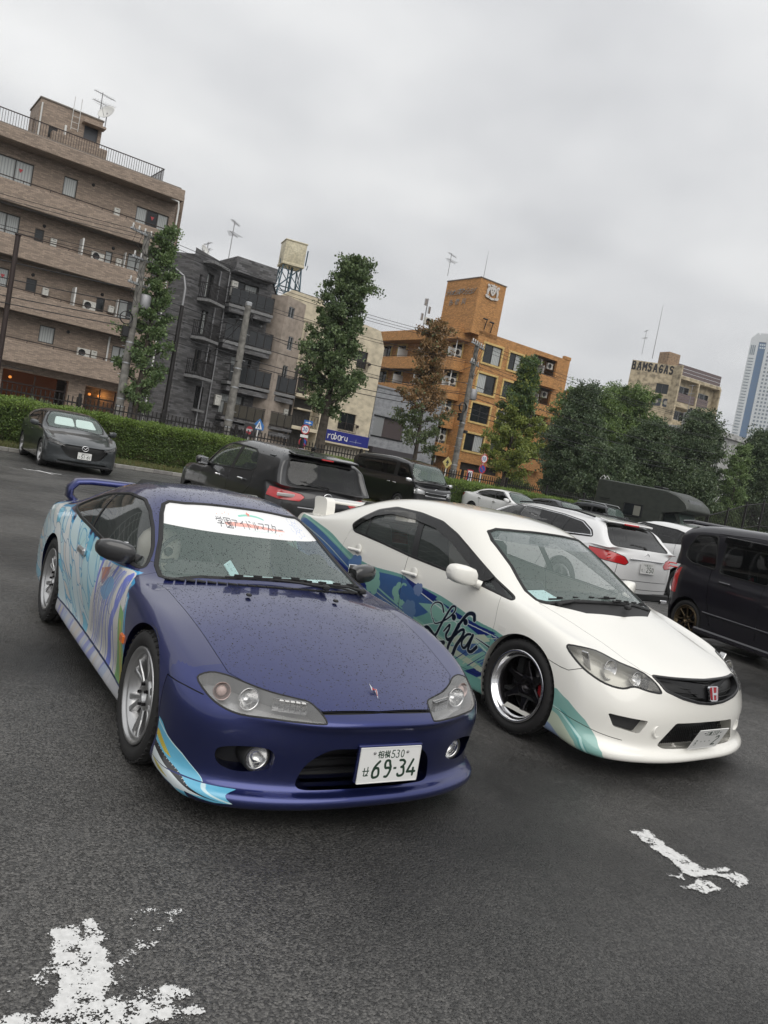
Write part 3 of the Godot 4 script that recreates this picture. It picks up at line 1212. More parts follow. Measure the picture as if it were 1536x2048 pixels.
func arch_liner(car: Node3D, z: float, y: float, r: float, x0: float, x1: float) -> void:
	for sd in [-1.0,1.0]:
		var s := st()
		for k in 20:
			var a0 := -.6 + (PI + 1.2) * k / 20.0
			var a1 := -.6 + (PI + 1.2) * (k + 1) / 20.0
			var p := Vector3(0, y + sin(a0) * r, z + cos(a0) * r)
			var q := Vector3(0, y + sin(a1) * r, z + cos(a1) * r)
			quad(s, p + Vector3(sd * x0,0,0), q + Vector3(sd * x0,0,0), q + Vector3(sd * x1,0,0), p + Vector3(sd * x1,0,0))
			tri(s, Vector3(sd * x0, y, z), p + Vector3(sd * x0,0,0), q + Vector3(sd * x0,0,0))
		mi(car, "wheel_arch_liner", done(s), M.liner)

# a panel of glass: pane a little inside the shell and its black edge
func glazing(car: Node3D, called: String, s: Dictionary, ed: Array, m: Material, bead := .014, inset := .004) -> Node3D:
	var k := mi(car, called, soup_mesh(moved(s, -inset)), m)
	if bead > .0:
		var b := st()
		edge_bead(b, ed, bead, .004)
		mi(k, "rubber_edge", done(b), M.rubber)
	return k

func beads_on(car: Node3D, s: Dictionary, count: int, sd: int, lo := .0015, hi := .004) -> void:
	# rain beads lying on the upper faces of a panel
	var r := RandomNumberGenerator.new()
	r.seed = sd
	var tot := PackedFloat32Array()
	var sum := .0
	var P: PackedVector3Array = s.p
	for i in range(0, P.size(),3):
		var n: Vector3 = s.n[i]
		sum += (P[i + 1] - P[i]).cross(P[i + 2] - P[i]).length() * (maxf(n.y - .25,.0) + .02)
		tot.append(sum)
	var dome := st()
	dome.set_smooth_group(1)
	lathe(dome, [Vector2(1.0,.0), Vector2(.92,.22), Vector2(.66,.45), Vector2(.3,.56), Vector2(.0,.6)],8, Vector3.ZERO, Basis(Vector3.RIGHT, Vector3.UP, Vector3.FORWARD))
	var mm := MultiMesh.new()
	mm.transform_format = MultiMesh.TRANSFORM_3D
	mm.mesh = done(dome)
	mm.instance_count = count
	for j in count:
		var t := r.randf() * sum
		var i := mini(tot.bsearch(t), tot.size() - 1) * 3
		var u := r.randf()
		var v := r.randf()
		if u + v > 1.0:
			u = 1.0 - u
			v = 1.0 - v
		var p := P[i] + (P[i + 1] - P[i]) * u + (P[i + 2] - P[i]) * v
		var n: Vector3 = (s.n[i] as Vector3).normalized()
		var x := n.cross(Vector3(.31,.2,.9)).normalized()
		var sz := lerpf(lo, hi, pow(r.randf(),2.2))
		var st_ := 1.0 + .7 * r.randf()
		mm.set_instance_transform(j, Transform3D(Basis(x * sz, n * sz * .8, x.cross(n) * sz * st_), p - n * sz * .05))
	var o := MultiMeshInstance3D.new()
	o.multimesh = mm
	o.material_override = M.water
	o.name = "rain_beads"
	car.add_child(o, true)
	o.set_meta("kind", "stuff")

# ---------------------------------------------------------------- the blue coupe
func coupe_shell() -> Dictionary:
	var hoops := [
		[0,0,.12,2.00,2,.5,.12,1.95,3,.66,.12,1.86,4,.74,.125,1.74,5,.77,.14,1.60,8,.76,.155,.67,13,.77,.165,-1.26,15,.76,.2,-1.93,16,.7,.22,-2.08,18,.4,.22,-2.2,20,0,.22,-2.22],
		[0,0,.095,2.12,1,.3,.092,2.105,2,.56,.088,2.035,3,.72,.085,1.935,4,.80,.09,1.79,5,.835,.12,1.62,6,.83,.15,1.26,8,.828,.145,.67,12,.828,.155,-.85,15,.82,.2,-1.93,16,.76,.22,-2.12,18,.42,.22,-2.26,20,0,.22,-2.29],
		[0,0,.158,2.14,1,.3,.158,2.125,2,.565,.155,2.05,3,.74,.155,1.95,4,.82,.16,1.79,5,.845,.20,1.62,6,.845,.23,1.26,8,.828,.21,.67,12,.832,.22,-.85,13,.85,.26,-1.26,15,.832,.28,-1.94,16,.77,.28,-2.14,18,.43,.28,-2.28,20,0,.28,-2.31],
		[0,0,.185,2.075,1,.3,.185,2.06,2,.54,.185,1.99,3,.705,.185,1.895,4,.795,.20,1.77,5,.842,.26,1.62,6,.858,.33,1.26,7,.84,.31,.92,8,.815,.29,.67,11,.812,.29,-.45,12,.832,.30,-.85,13,.858,.33,-1.26,14,.85,.34,-1.62,15,.835,.36,-1.95,16,.77,.36,-2.16,18,.43,.36,-2.30,20,0,.36,-2.33],
		[0,0,.36,2.11,1,.3,.36,2.095,2,.56,.36,2.02,3,.725,.365,1.915,4,.81,.375,1.775,5,.852,.41,1.62,6,.872,.47,1.26,7,.852,.46,.92,8,.838,.45,.67,11,.832,.45,-.45,12,.845,.46,-.85,13,.872,.48,-1.26,14,.86,.48,-1.62,15,.835,.48,-1.95,16,.77,.47,-2.17,18,.43,.47,-2.32,20,0,.47,-2.35],
		[0,0,.455,2.118,1,.3,.455,2.10,2,.56,.465,2.015,3,.72,.48,1.905,4,.805,.505,1.76,5,.842,.55,1.60,6,.858,.615,1.26,7,.85,.61,.92,8,.842,.60,.67,11,.836,.61,-.45,12,.845,.62,-.85,13,.858,.65,-1.26,14,.845,.66,-1.62,15,.82,.65,-1.95,16,.755,.63,-2.16,18,.42,.63,-2.31,20,0,.63,-2.34],
		[0,0,.525,2.095,1,.3,.515,2.08,2,.53,.53,1.985,3,.675,.555,1.86,4,.765,.585,1.71,5,.80,.635,1.56,6,.825,.70,1.25,7,.818,.725,.92,8,.81,.735,.67,9,.803,.745,.32,11,.80,.76,-.45,12,.81,.775,-.85,13,.82,.795,-1.26,14,.81,.81,-1.62,15,.775,.80,-1.95,16,.70,.78,-2.12,18,.40,.79,-2.26,20,0,.79,-2.29]]
	var tops := [
		[4,.675,.555,1.86,5,.735,.655,1.54,6,.762,.725,1.25,7,.768,.76,.92,8,.762,.775,.67,9,.748,.83,.30,10,.722,.925,-.06,11,.712,.95,-.45,12,.72,.945,-.85,13,.735,.90,-1.26,14,.735,.855,-1.62,15,.70,.845,-1.95,16,.57,.785,-2.2],
		[4,.53,.53,1.985,5,.62,.66,1.56,6,.655,.728,1.24,7,.672,.768,.92,8,.690,.792,.67,9,.605,.96,.32,10,.52,1.14,-.07,11,.515,1.17,-.45,12,.525,1.125,-.88,13,.575,.995,-1.32,14,.62,.88,-1.68,15,.58,.86,-1.97,16,.40,.79,-2.26],
		[4,.3,.515,2.08,5,.36,.672,1.58,6,.38,.745,1.27,7,.38,.79,1.0,8,.36,.82,.84,9,.33,.99,.44,10,.27,1.168,.0,11,.26,1.215,-.45,12,.27,1.168,-.93,13,.3,1.015,-1.38,14,.33,.895,-1.77,15,.31,.875,-2.02,16,.2,.79,-2.28],
		[4,0,.525,2.095,5,0,.675,1.6,6,0,.753,1.28,7,0,.80,1.02,8,0,.83,.88,9,0,.995,.47,10,0,1.178,.02,11,0,1.232,-.45,12,0,1.183,-.95,13,0,1.025,-1.42,14,0,.90,-1.80,15,0,.88,-2.04,16,0,.79,-2.29]]
	return body_soup(cage(hoops, tops, 4,16,20),3,2)

# livery of the blue coupe's right side: z -2.35..2.15 m across, y 0..0.95 m down; ice-blue shards and ribbons, no figure
func coupe_print(base: Color) -> Image:
	var im := picture(2048,432, base)
	var px := func(z: float, y: float) -> Vector2: return Vector2((z + 2.35) / 4.5 * 2048.0, (.95 - y) / .95 * 432.0)
	var poly := func(a: Array) -> PackedVector2Array:
		var o := PackedVector2Array()
		for i in range(0, a.size(),2): o.append(px.call(a[i], a[i + 1]))
		return o
	var ice := lin(.70,.86,.90)
	var sky := lin(.05,.36,.66)
	var pale := lin(.76,.74,.70)
	var peri := lin(.19,.24,.72)
	var yel := lin(.55,.48,.06)
	var dark := lin(.015,.03,.12)
	var field := [-2.02,.40,-1.98,.62,-1.90,.80,-1.76,.845,-1.70,.86,-1.68,.84,-1.60,.88,-1.55,.85,-1.35,.875,-1.28,.89,-1.3,.86,-1.07,.85,-1.02,.815,-.86,.79,-.84,.83,-.66,.895,-.66,.86,-.54,.86,-.5,.80,-.36,.775,-.27,.75,-.02,.735,.35,.765,.64,.785,.62,.765,.74,.745,.72,.70,.79,.68,.80,.58,.85,.56,.87,.45,1.0,.40,1.0,.12,-2.0,.14]
	var edge := PackedVector2Array()
	for p in poly.call(field): edge.append(p)
	fill(im, edge, ice)
	stroke(im, ring_line(edge), sky, 9)
	var r := RandomNumberGenerator.new()
	r.seed = 77
	# overlapping feather shards, each a bent leaf with a blue edge
	for j in 120:
		var z := -1.95 + 1.95 * r.randf()
		var y := .18 + .62 * r.randf()
		if not Geometry2D.is_point_in_polygon(px.call(z, y), edge): continue
		var l := .12 + .15 * r.randf()
		var a := -.9 + .5 * r.randf() - z * .25
		var d := Vector2(cos(a), sin(a))
		var nn := d.orthogonal() * l * (.22 + .15 * r.randf())
		var c := Vector2(z, y)
		var leaf := PackedVector2Array()
		for q in [c - d * l, c - d * l * .3 + nn, c + d * l * .5 + nn * .7, c + d * l, c + d * l * .4 - nn * .5, c - d * l * .4 - nn * .8]:
			leaf.append(px.call(q.x, q.y))
		leaf = smooth_poly(leaf, 3)
		var v := r.randf()
		fill(im, leaf, [pale, lin(.82,.86,.86), ice, lin(.55,.80,.86), lin(.20,.60,.80)][int(v * 5)])
		stroke(im, ring_line(leaf), sky if r.randf() < .75 else lin(.22,.36,.50),3.0)
		if r.randf() < .3: fill(im, circle(leaf[3],5 + 4 * r.randf(),8), sky)
	# flowing pale and periwinkle ribbons on the door and fender
	fill(im, smooth_poly(poly.call([.02,.12,.0,.42,.08,.60,.06,.735,.35,.765,.62,.785,.74,.70,.80,.58,.84,.42,.80,.12])), pale)
	for j in 16:
		var z0 := .06 + .042 * j
		var col: Color = [peri, lin(.58,.58,.60), lin(.30,.36,.66), lin(.42,.47,.62), pale][j % 5]
		var pts := PackedVector2Array()
		for q in 8:
			var t := q / 7.0
			pts.append(px.call(z0 + .10 * sin(t * 2.6 + j * .3) - .05 * t, .75 - .62 * t))
		stroke(im, curve(pts, 5), col, 9 + 10 * r.randf(),3)
	fill(im, smooth_poly(poly.call([.60,.78,.68,.74,.66,.60,.58,.44,.60,.22,.52,.12,.50,.30,.52,.48,.60,.62,.60,.72])), peri)
	fill(im, poly.call([.10,.70,.26,.74,.30,.64,.24,.60,.16,.66]), lin(.50,.22,.16))
	fill(im, smooth_poly(poly.call([.22,.60,.34,.70,.46,.66,.36,.56])), lin(.18,.40,.66))
	# fine hair lines
	for j in 40:
		var z0 := .05 + .7 * r.randf()
		var pts := PackedVector2Array()
		for q in 5:
			var t := q / 4.0
			pts.append(px.call(z0 + .08 * sin(t * 3.0 + z0 * 9.0),.74 - .45 * t * (.5 + .5 * r.randf())))
		stroke(im, curve(pts, 4), lin(.16,.17,.35) if j % 3 else lin(.66,.66,.66),1.6)
	# stripes in front of the door
	fill(im, poly.call([.70,.62,.80,.60,.92,.42,1.0,.30,.86,.12,.74,.12,.76,.40]), lin(.24,.50,.16))
	fill(im, poly.call([.74,.56,.79,.55,.98,.24,.98,.16,.90,.20]), yel)
	fill(im, poly.call([.79,.68,.81,.66,.98,.40,.99,.34,.86,.48]), sky)
	stroke(im, poly.call([.80,.62,.90,.46,.99,.33]), dark, 5)
	stroke(im, poly.call([.77,.68,.84,.54,.96,.36]), lin(.62,.66,.66),4)
	# lower sill: white and violet streaks
	fill(im, poly.call([-1.0,.05,-1.0,.26,.90,.23,.90,.05]), lin(.56,.57,.60))
	for j in 34:
		var z := -.95 + 1.8 * r.randf()
		var l := .04 + .10 * r.randf()
		fill(im, poly.call([z, .10, z + l, .245, z + l * 1.5,.24, z + l * .8,.10]),[lin(.30,.33,.62), lin(.45,.52,.66), lin(.60,.56,.52), lin(.62,.63,.66)][j % 4])
	stroke(im, poly.call([-.95,.262,.9,.235]), dark, 6)
	# behind the rear wheel arch: yellow and green strip
	fill(im, poly.call([-2.03,.38,-1.99,.60,-1.93,.60,-1.95,.38]), yel)
	stroke(im, poly.call([-1.955,.38,-1.93,.62]), sky, 6)
	return im

func coupe_bumper_print(im: Image, base: Color) -> void:
	pass

func build_coupe() -> void:
	var blue := lin(.026,.036,.150)
	var body := paint(blue, .85,.32)
	var wrap := paint(Color.WHITE, .0,.35)
	printed(coupe_print(lin(.012,.016,.085)), wrap)
	wrap.metallic = .1
	var c := thing("blue_coupe", "dark blue two-door coupe with silver twin-spoke wheels, white windshield banner and ice-blue side print", "car", Vector3(-.983,0,-5.232),.576)
	var s := coupe_shell()
	var seam := soup()
	var arch := st()
	for z in [1.2625,-1.2625]:
		var r := cut(s, circle(Vector2(z, .322),.342,56), ZX, YX, XX, .02,.0, func(q): return q.x > .5)
		s = r[1]
		edge_wall(arch, r[2],.05, Vector3(-1,0,0))
		edge_wall(arch, mirror_edges(r[2]),.05, Vector3(1,0,0))
		arch_liner(c, z, .322,.352,.50,.84)
	mi(c, "arch_edge", done(arch), body)
	# headlights
	var hl := smooth_poly(pv([-.757,.572,-.705,.594,-.634,.592,-.572,.579,-.482,.562,-.380,.551,-.322,.543,-.296,.520,-.286,.498,-.300,.488,-.404,.488,-.522,.490,-.632,.487,-.699,.502,-.738,.530]),3)
	for i in hl.size(): hl[i].x = -hl[i].x
	var r := cut(s, hl, XX, YX, Vector3(.0,.3,1),.012)
	s = r[1]
	for sd in [1.0,-1.0]:
		var so: Dictionary = r[0] if sd > 0 else mirrored(r[0])
		var ed: Array = r[2] if sd > 0 else mirror_edges(r[2])
		var k := lamp_unit(c, "headlight", so, ed, .075, M.lens, M.housing, .009)
		reflector(k, "projector", Vector3(sd * .572,.527,1.905),.047,.05, M.bowl, Vector3(0,.1,1), M.lens)
		reflector(k, "indicator", Vector3(sd * .668,.537,1.83),.038,.03, mat(lin(.34,.26,.24),.3,.7), Vector3(sd * .2,.15,1), mat(lin(.40,.29,.26),.25))
		var hb := st()
		for q in 5: box(hb, Vector3(sd * (.36 + .022 * q),.520,2.012 - .010 * q), Vector3(.018,.048,.02), Basis(Vector3.UP, sd * .3))
		box(hb, Vector3(sd * .41,.522,1.985), Vector3(.15,.055,.006), Basis(Vector3.UP, sd * .4))
		mi(k, "high_beam_reflector", done(hb), M.bowl)
	# openings in the bumper
	var fog := smooth_poly(pv([.692,.300,.674,.337,.577,.358,.497,.352,.468,.312,.484,.262,.590,.236,.668,.254]),4)
	r = cut(s, fog, XX, YX, Vector3(0,0,1),.015)
	s = r[1]
	for sd in [1.0,-1.0]:
		var so: Dictionary = r[0] if sd > 0 else mirrored(r[0])
		var ed: Array = r[2] if sd > 0 else mirror_edges(r[2])
		var k := opening(c, "fog_light_opening", so, ed, .10, body, M.recess, Vector3(0,0,-1))
		var t := st()
		lathe(t, [Vector2(.062,-.09), Vector2(.062,.0), Vector2(.056,.006), Vector2(.050,.0)],28, Vector3(sd * .526,.298,1.99), Basis(Vector3.RIGHT, Vector3.BACK, Vector3.DOWN))
		mi(k, "fog_light_ring", done(t), M.rubber)
		reflector(k, "fog_light", Vector3(sd * .526,.298,1.985),.05,.035, M.bowl, Vector3(0,0,1), M.lens)
	var gr := round_poly(pv([-.36,.18,-.36,.20,-.33,.30,-.24,.368,.24,.368,.33,.30,.36,.20,.34,.175,-.34,.175]),.05)
	r = cut(s, gr, XX, YX, Vector3(0,0,1),.015)
	s = r[1]
	var ko := opening(c, "front_intake", both(r[0]), r[2] + mirror_edges(r[2]),.16, body, M.recess, Vector3(0,0,-1))
	var bars := st()
	for q in 3: cbox(bars, Vector3(0,.22 + .05 * q, 1.96), Vector3(.7,.012,.03),.004)
	mi(ko, "intake_bar", done(bars), M.trim)
	# glass
	var ws := smooth_poly(pv([-.655,.796,-.45,.823,-.2,.842,0,.846,.2,.842,.45,.823,.655,.796,.58,.95,.487,1.122,.36,1.147,.18,1.160,0,1.163,-.18,1.160,-.36,1.147,-.487,1.122,-.58,.95]),3)
	r = cut(s, ws, XX, YX, Vector3(0,.5,1),.015,.0, func(q): return q.z < 1.1 and q.z > -.3)
	s = r[1]
	var wsed: Array = r[2] + mirror_edges(r[2])
	var ban := cut(both(r[0]), pv([-.8,1.03,.8,1.03,.8,1.3,-.8,1.3]), XX, YX)
	var pane := mi(c, "windshield", soup_mesh(moved(ban[1],-.004)), M.windshield)
	var wb := st()
	edge_bead(wb, wsed, .03,.004)
	mi(pane, "rubber_edge", done(wb), M.rubber)
	mi(c, "windshield_banner", soup_mesh(moved(ban[0],-.004), XX, YX, Vector2(-.55,1.17), Vector2(1.0 / 1.1,-1.0 / .15)), banner_material())
	var dlo := round_poly(pv([.60,.806,.30,.812,-.30,.832,-.90,.862,-1.17,.885,-1.20,.91,-1.05,.985,-.80,1.065,-.45,1.118,-.15,1.12,.03,1.075,.22,1.0,.42,.905]),.04)
	r = cut(s, dlo, ZX, YX, XX, .015)
	s = r[1]
	var div := cut(r[0], pv([-.43,.7,-.80,1.3]), ZX, YX, XX, .015,.014)
	for sd in [1.0,-1.0]:
		var g: Dictionary = div[1] if sd > 0 else mirrored(div[1])
		glazing(c, "side_window", g, r[2] if sd > 0 else mirror_edges(r[2]), M.tint_light, .026)
		mi(c, "window_pillar", soup_mesh(div[0] if sd > 0 else mirrored(div[0])), M.trim)
	r = cut(s, smooth_poly(pv([-.46,1.12,0,1.15,.46,1.12,.54,.95,0,.93,-.54,.95])), XX, YX, Vector3(0,.3,-1),.02,.0, func(q): return q.z < -.9)
	s = r[1]
	glazing(c, "rear_window", both(r[0]), r[2] + mirror_edges(r[2]), M.tint_light)
	# panels
	var hood := pv([-.70,.80,-.675,.90,-.672,1.10,-.661,1.32,-.640,1.615,-.626,1.765,-.56,1.85,-.44,1.935,-.33,1.995,-.285,2.058,0,2.078,.285,2.058,.33,1.995,.44,1.935,.56,1.85,.626,1.765,.640,1.615,.661,1.32,.672,1.10,.675,.90,.70,.80,.40,.885,0,.925,-.40,.885])
	r = panel(s, hood, XX, ZX, Vector3(0,1,.15), func(q): return q.z > .6,.003)
	s = r[1]
	add_soup(seam, r[2])
	var front := cut(s, pv([-.30,.512,-.285,.520,0,.527,.285,.520,.30,.512]), XX, YX, Vector3(0,0,1),.009,.0055, func(q): return q.z > 1.95)
	s = front[1]
	add_soup(seam, moved(front[0],-.012))
	var hood_soup := both(r[0])
	var hd := mi(c, "hood", soup_mesh(hood_soup), body)
	var doorp := round_poly(pv([.66,.84,.70,.60,.80,.40,.80,.235,-.56,.255,-.62,.42,-.56,.70,-.47,.88]),.04)
	r = panel(s, doorp, ZX, YX, XX, func(q): return q.x > .6)
	s = r[1]
	add_soup(seam, r[2])
	for sd in [1.0,-1.0]:
		var d: Dictionary = r[0] if sd > 0 else mirrored(r[0])
		var dr := mi(c, "door", soup_mesh(d, ZX, -YX, Vector2(-2.35,-.95), Vector2(1 / 4.5,1 / .95)), body if sd > 0 else wrap)
		var h := st()
		cbox(h, Vector3(sd * .834,.70,-.42), Vector3(.03,.05,.17),.012)
		mi(dr, "door_handle", done(h), M.silver if sd < 0 else body)
	r = cut(s, pv([1.61,.30,1.612,.538,1.74,.531,1.83,.522]), ZX, YX, XX, .0045,.0022, func(q): return q.x > .6)
	s = r[1]
	add_soup(seam, moved(r[0],-.006))
	# the lip is a piece of its own
	r = cut(s, pv([-1,-.1,1,-.1,1,.158,.8,.170,.5,.162,0,.165,-.5,.162,-.8,.17,-1,.158]), XX, YX, Vector3.ZERO, .02,.0, func(q): return q.z > 1.58)
	s = r[1]
	mi(c, "front_lip", soup_mesh(both(r[0])), body)
	var bump := cut(s, pv([-2,0,2,0,2,1,-2,1]), XX, YX, Vector3.ZERO, .05,.0, func(q): return q.z > 1.614 and q.y < .6)
	mi(c, "front_bumper", soup_mesh(both(bump[0])), body)
	s = bump[1]
	mi(c, "panel_gap", soup_mesh(both(seam)), M.seam)
	# left and roof in plain paint, the right flank printed
	var flank := cut(s, pv([-2.4,-1,1.7,-1,1.7,.80,.70,.80,-.5,.91,-2.4,.91]), ZX, YX, XX, .03,.0, func(q): return q.x > .55)
	var rest := flank[1] as Dictionary
	var shell := both(rest)
	add_soup(shell, flank[0])
	mi(c, "body", soup_mesh(shell), body)
	mi(c, "printed_flank", soup_mesh(mirrored(flank[0]), ZX, -YX, Vector2(-2.35,-.95), Vector2(1 / 4.5,1 / .95)), wrap)
	var roofs := cut(rest, pv([-1.2,-1,.3,-1,.3,1,-1.2,1]), ZX, XX, YX, .1,.0, func(q): return q.y > 1.1)
	mi(c, "headliner", soup_mesh(moved(both(roofs[0]),-.02)), M.cabin)
	# decals on the bumper corner, a skin over the shell
	var dec := cut(bump[0], pv([1.66,.335,1.70,.30,1.80,.252,1.905,.172,1.96,.14,1.6,.10,1.62,.35]), ZX, YX, XX, .012,.0, func(q): return q.x > .6)
	add_soup(dec[0], cut(cut(s, pv([-1,0,1,0,1,1,-1,1]), XX, YX)[0], pv([1.66,.335,1.70,.30,1.80,.252,1.905,.172,1.96,.14,1.6,.10,1.62,.35]), ZX, YX, XX, .012,.0, func(q): return q.x > .6 and q.z > 1.6)[0])
	var lipd := cut(r[0], pv([1.60,.165,1.995,.165,2.03,.118,1.99,.112,1.88,.122,1.9,.09,1.86,.095,1.80,.118,1.70,.13,1.60,.12]), ZX, YX, XX, .012,.0, func(q): return q.x > .55)
	add_soup(dec[0], lipd[0])
	var dm := paint(Color.WHITE, .0,.35)
	var di := picture(512,256, lin(.12,.42,.60))
	var q2 := func(a: Array) -> PackedVector2Array:
		var o := PackedVector2Array()
		for i in range(0, a.size(),2): o.append(Vector2((a[i] - 1.58) / .5 * 512, (.36 - a[i + 1]) / .28 * 256))
		return o
	fill(di, q2.call([1.60,.30,1.64,.29,1.75,.21,1.70,.22,1.60,.27]), lin(.55,.42,.04))
	fill(di, q2.call([1.58,.22,1.72,.20,1.86,.152,1.96,.125,1.85,.115,1.58,.08]), lin(.62,.68,.70))
	fill(di, q2.call([1.60,.17,1.70,.155,1.78,.135,1.68,.14]), lin(.50,.42,.05))
	fill(di, q2.call([1.60,.245,1.75,.195,1.90,.145,2.01,.118,1.9,.135,1.74,.175,1.60,.215]), lin(.01,.01,.012))
	for q in 14: fill(di, circle((q2.call([1.63 + .02 * q, .232 - .0065 * q]) as PackedVector2Array)[0],2.2,6), lin(.6,.6,.6))
	for q in 18: fill(di, circle((q2.call([1.62 + .012 * (q % 9),.262 - .012 * int(q / 9.0) - .004 * (q % 9)]) as PackedVector2Array)[0],1.6,6), lin(.4,.6,.7))
	stroke(di, q2.call([1.62,.335,1.80,.25,1.92,.165,2.03,.118]), lin(.55,.72,.75),6)
	stroke(di, q2.call([1.60,.12,1.70,.128,1.80,.117,1.87,.094]), lin(.35,.62,.72),6)
	printed(di, dm)
	mi(c, "corner_decal", soup_mesh(mirrored(moved(dec[0],.0012)), ZX, -YX, Vector2(1.58,-.36), Vector2(2.0,1 / .28)), dm)
	# fittings
	number_plate(c, Vector3(.07,.296,2.128), Basis(Vector3.RIGHT, -.03), "相模", "530", "せ", "69-34", [118,210,296,338,420])
	var br := st()
	cbox(br, Vector3(.07,.302,2.114), Vector3(.345,.17,.018),.004)
	mi(c, "plate_bracket", done(br), body)
	var em := st()
	prism(em, pv([-.012,.048,-.014,.005,.004,.006,.001,-.045,.014,-.004,.016,.014,-.003,.013]),.008, Transform3D(Basis(Vector3.RIGHT, -1.02), Vector3(.03,.577,1.96)))
	mi(c, "hood_emblem", done(em), M.chrome)
	var em2 := st()
	prism(em2, pv([-.006,.020,-.008,.008,.009,.009,.003,-.028,.008,-.002,.010,.010,-.002,.010]),.003, Transform3D(Basis(Vector3.RIGHT, -1.02), Vector3(.031,.5815,1.963)))
	mi(c, "emblem_inlay", done(em2), mat(lin(.45,.01,.015),.3))
	for x in [-.272,.27]:
		var nz := st()
		cbox(nz, Vector3(x, .800,1.06), Vector3(.028,.014,.03),.005)
		mi(c, "washer_nozzle", done(nz), M.rubber)
	for sd in [1.0,-1.0]:
		mirror_part(c, sd, Vector3(.84,.862,.40), Vector3(.20,.125,.12), Vector3(.70,.82,.46), paint(lin(.008,.008,.009)), M.trim)
	var ind := st()
	cbox(ind, Vector3(-.853,.487,.885), Vector3(.02,.05,.075),.009)
	mi(c, "side_indicator", done(ind), M.amber)
	var ind2 := st()
	cbox(ind2, Vector3(.853,.487,.885), Vector3(.02,.05,.075),.009)
	mi(c, "side_indicator", done(ind2), M.amber)
	wiper(c, Vector3(.28,.842,.90), Vector3(.1,.855,.885), Vector3(-.34,.850,.86), Vector3(.16,.868,.87))
	wiper(c, Vector3(.60,.815,.80), Vector3(.5,.835,.80), Vector3(.10,.855,.88), Vector3(.60,.832,.745))
	var cowl := st()
	for q in 24:
		var x := -.62 + 1.24 * q / 23.0
		box(cowl, Vector3(x, .822 - .04 * x * x * 1.6,.895 - .35 * x * x), Vector3(.05,.006,.05), Basis(Vector3.UP, x * .8))
	mi(c, "cowl_panel", done(cowl), M.rubber)
	# rear wing on two curved feet
	var wg := st()
	wg.set_smooth_group(1)
	var path := [Vector3(-.585,.845,-2.06), Vector3(-.635,.885,-2.08), Vector3(-.63,.94,-2.10), Vector3(-.585,.990,-2.11), Vector3(-.48,1.006,-2.11), Vector3(0,1.02,-2.11), Vector3(.48,1.006,-2.11), Vector3(.585,.990,-2.11), Vector3(.63,.94,-2.10), Vector3(.635,.89,-2.08), Vector3(.585,.845,-2.06)]
	var wr := []
	for i in path.size():
		var t: Vector3 = (path[mini(i + 1,10)] - path[maxi(i - 1,0)]).normalized()
		var n := t.cross(Vector3.BACK).normalized()
		var ring := []
		for q in [[.10,.004],[.06,.020],[-.02,.024],[-.09,.012],[-.11,.0],[-.09,-.006],[-.02,-.014],[.06,-.010]]:
			ring.append(path[i] + Vector3.BACK * q[0] * 1.15 - n * q[1] * 1.7)
		wr.append(ring)
	for i in 10:
		for q in 8: out_quad(wg, wr[i][q], wr[i][(q + 1) % 8], wr[i + 1][(q + 1) % 8], wr[i + 1][q], (path[i] + path[i + 1]) * .5)
	mi(c, "rear_wing", done(wg), body)
	for sd in [1.0,-1.0]:
		var tl := st()
		cbox(tl, Vector3(sd * .55,.70,-2.215), Vector3(.36,.13,.08),.02, Basis(Vector3.UP, -sd * .35))
		mi(c, "tail_light", done(tl), M.red_lens)
	# cabin
	var fl := st()
	box(fl, Vector3(0,.22,-.2), Vector3(1.5,.02,3.0))
	box(fl, Vector3(0,.45,-1.35), Vector3(1.5,.5,.05))
	box(fl, Vector3(0,.50,.95), Vector3(1.45,.45,.05))
	mi(c, "cabin_floor", done(fl), M.cabin)
	var ds := st()
	cbox(ds, Vector3(0,.70,.62), Vector3(1.30,.16,.42),.06)
	cbox(ds, Vector3(-.36,.80,.50), Vector3(.40,.10,.22),.05)
	mi(c, "dashboard", done(ds), M.cabin)
	for x in [-.36,.36]: seat(c, Vector3(x, .40,-.28), M.cabin_light if x > 0 else M.cabin)
	seat(c, Vector3(-.3,.45,-1.0), M.cabin, .4)
	seat(c, Vector3(.3,.45,-1.0), M.cabin, .4)
	steering(c, Vector3(-.36,.80,.26))
	var wd := {"R": .315, "rim": .2265, "w": .235, "dish": .036, "mat": M.silver, "style": "rpf", "steer": .0, "camber": .03}
	for sd in [1.0,-1.0]:
		wheel(c, Vector3(sd * .742,.314,1.2625), sd, wd)
		wheel(c, Vector3(sd * .742,.314,-1.2625), sd, wd, false)
	beads_on(c, hood_soup, 5200,3,.0011,.0034)
	beads_on(c, both(cut(s, pv([-1.6,-1,.2,-1,.2,1,-1.6,1]), ZX, XX, YX, .2,.0, func(q): return q.y > 1.0)[0]),2600,9)
	beads_on(c, moved(ban[1],-.003),1600,12,.001,.003)
	# things in the cabin
	var xf := c.transform
	var hel := thing("racing_helmet", "cream open helmet with a round hole resting on the blue coupe's seat", "helmet", xf * Vector3(-.40,.80,-.20),.576)
	var hs := st()
	lathe(hs, [Vector2(.10,-.13), Vector2(.125,-.10), Vector2(.142,-.02), Vector2(.14,.05), Vector2(.115,.10), Vector2(.07,.135), Vector2(0,.15)],28, Vector3.ZERO, Basis(Vector3.RIGHT, Vector3.UP, Vector3.FORWARD))
	mi(hel, "shell", done(hs), paint(lin(.62,.60,.50),.0,.3))
	var hv := st()
	lathe(hv, [Vector2(.03,.0), Vector2(.03,.012), Vector2(0,.012)],16, Vector3(.02,.01,.135), Basis(Vector3.RIGHT, Vector3.BACK, Vector3.DOWN))
	mi(hel, "visor_pivot", done(hv), M.trim)
	var hc := st()
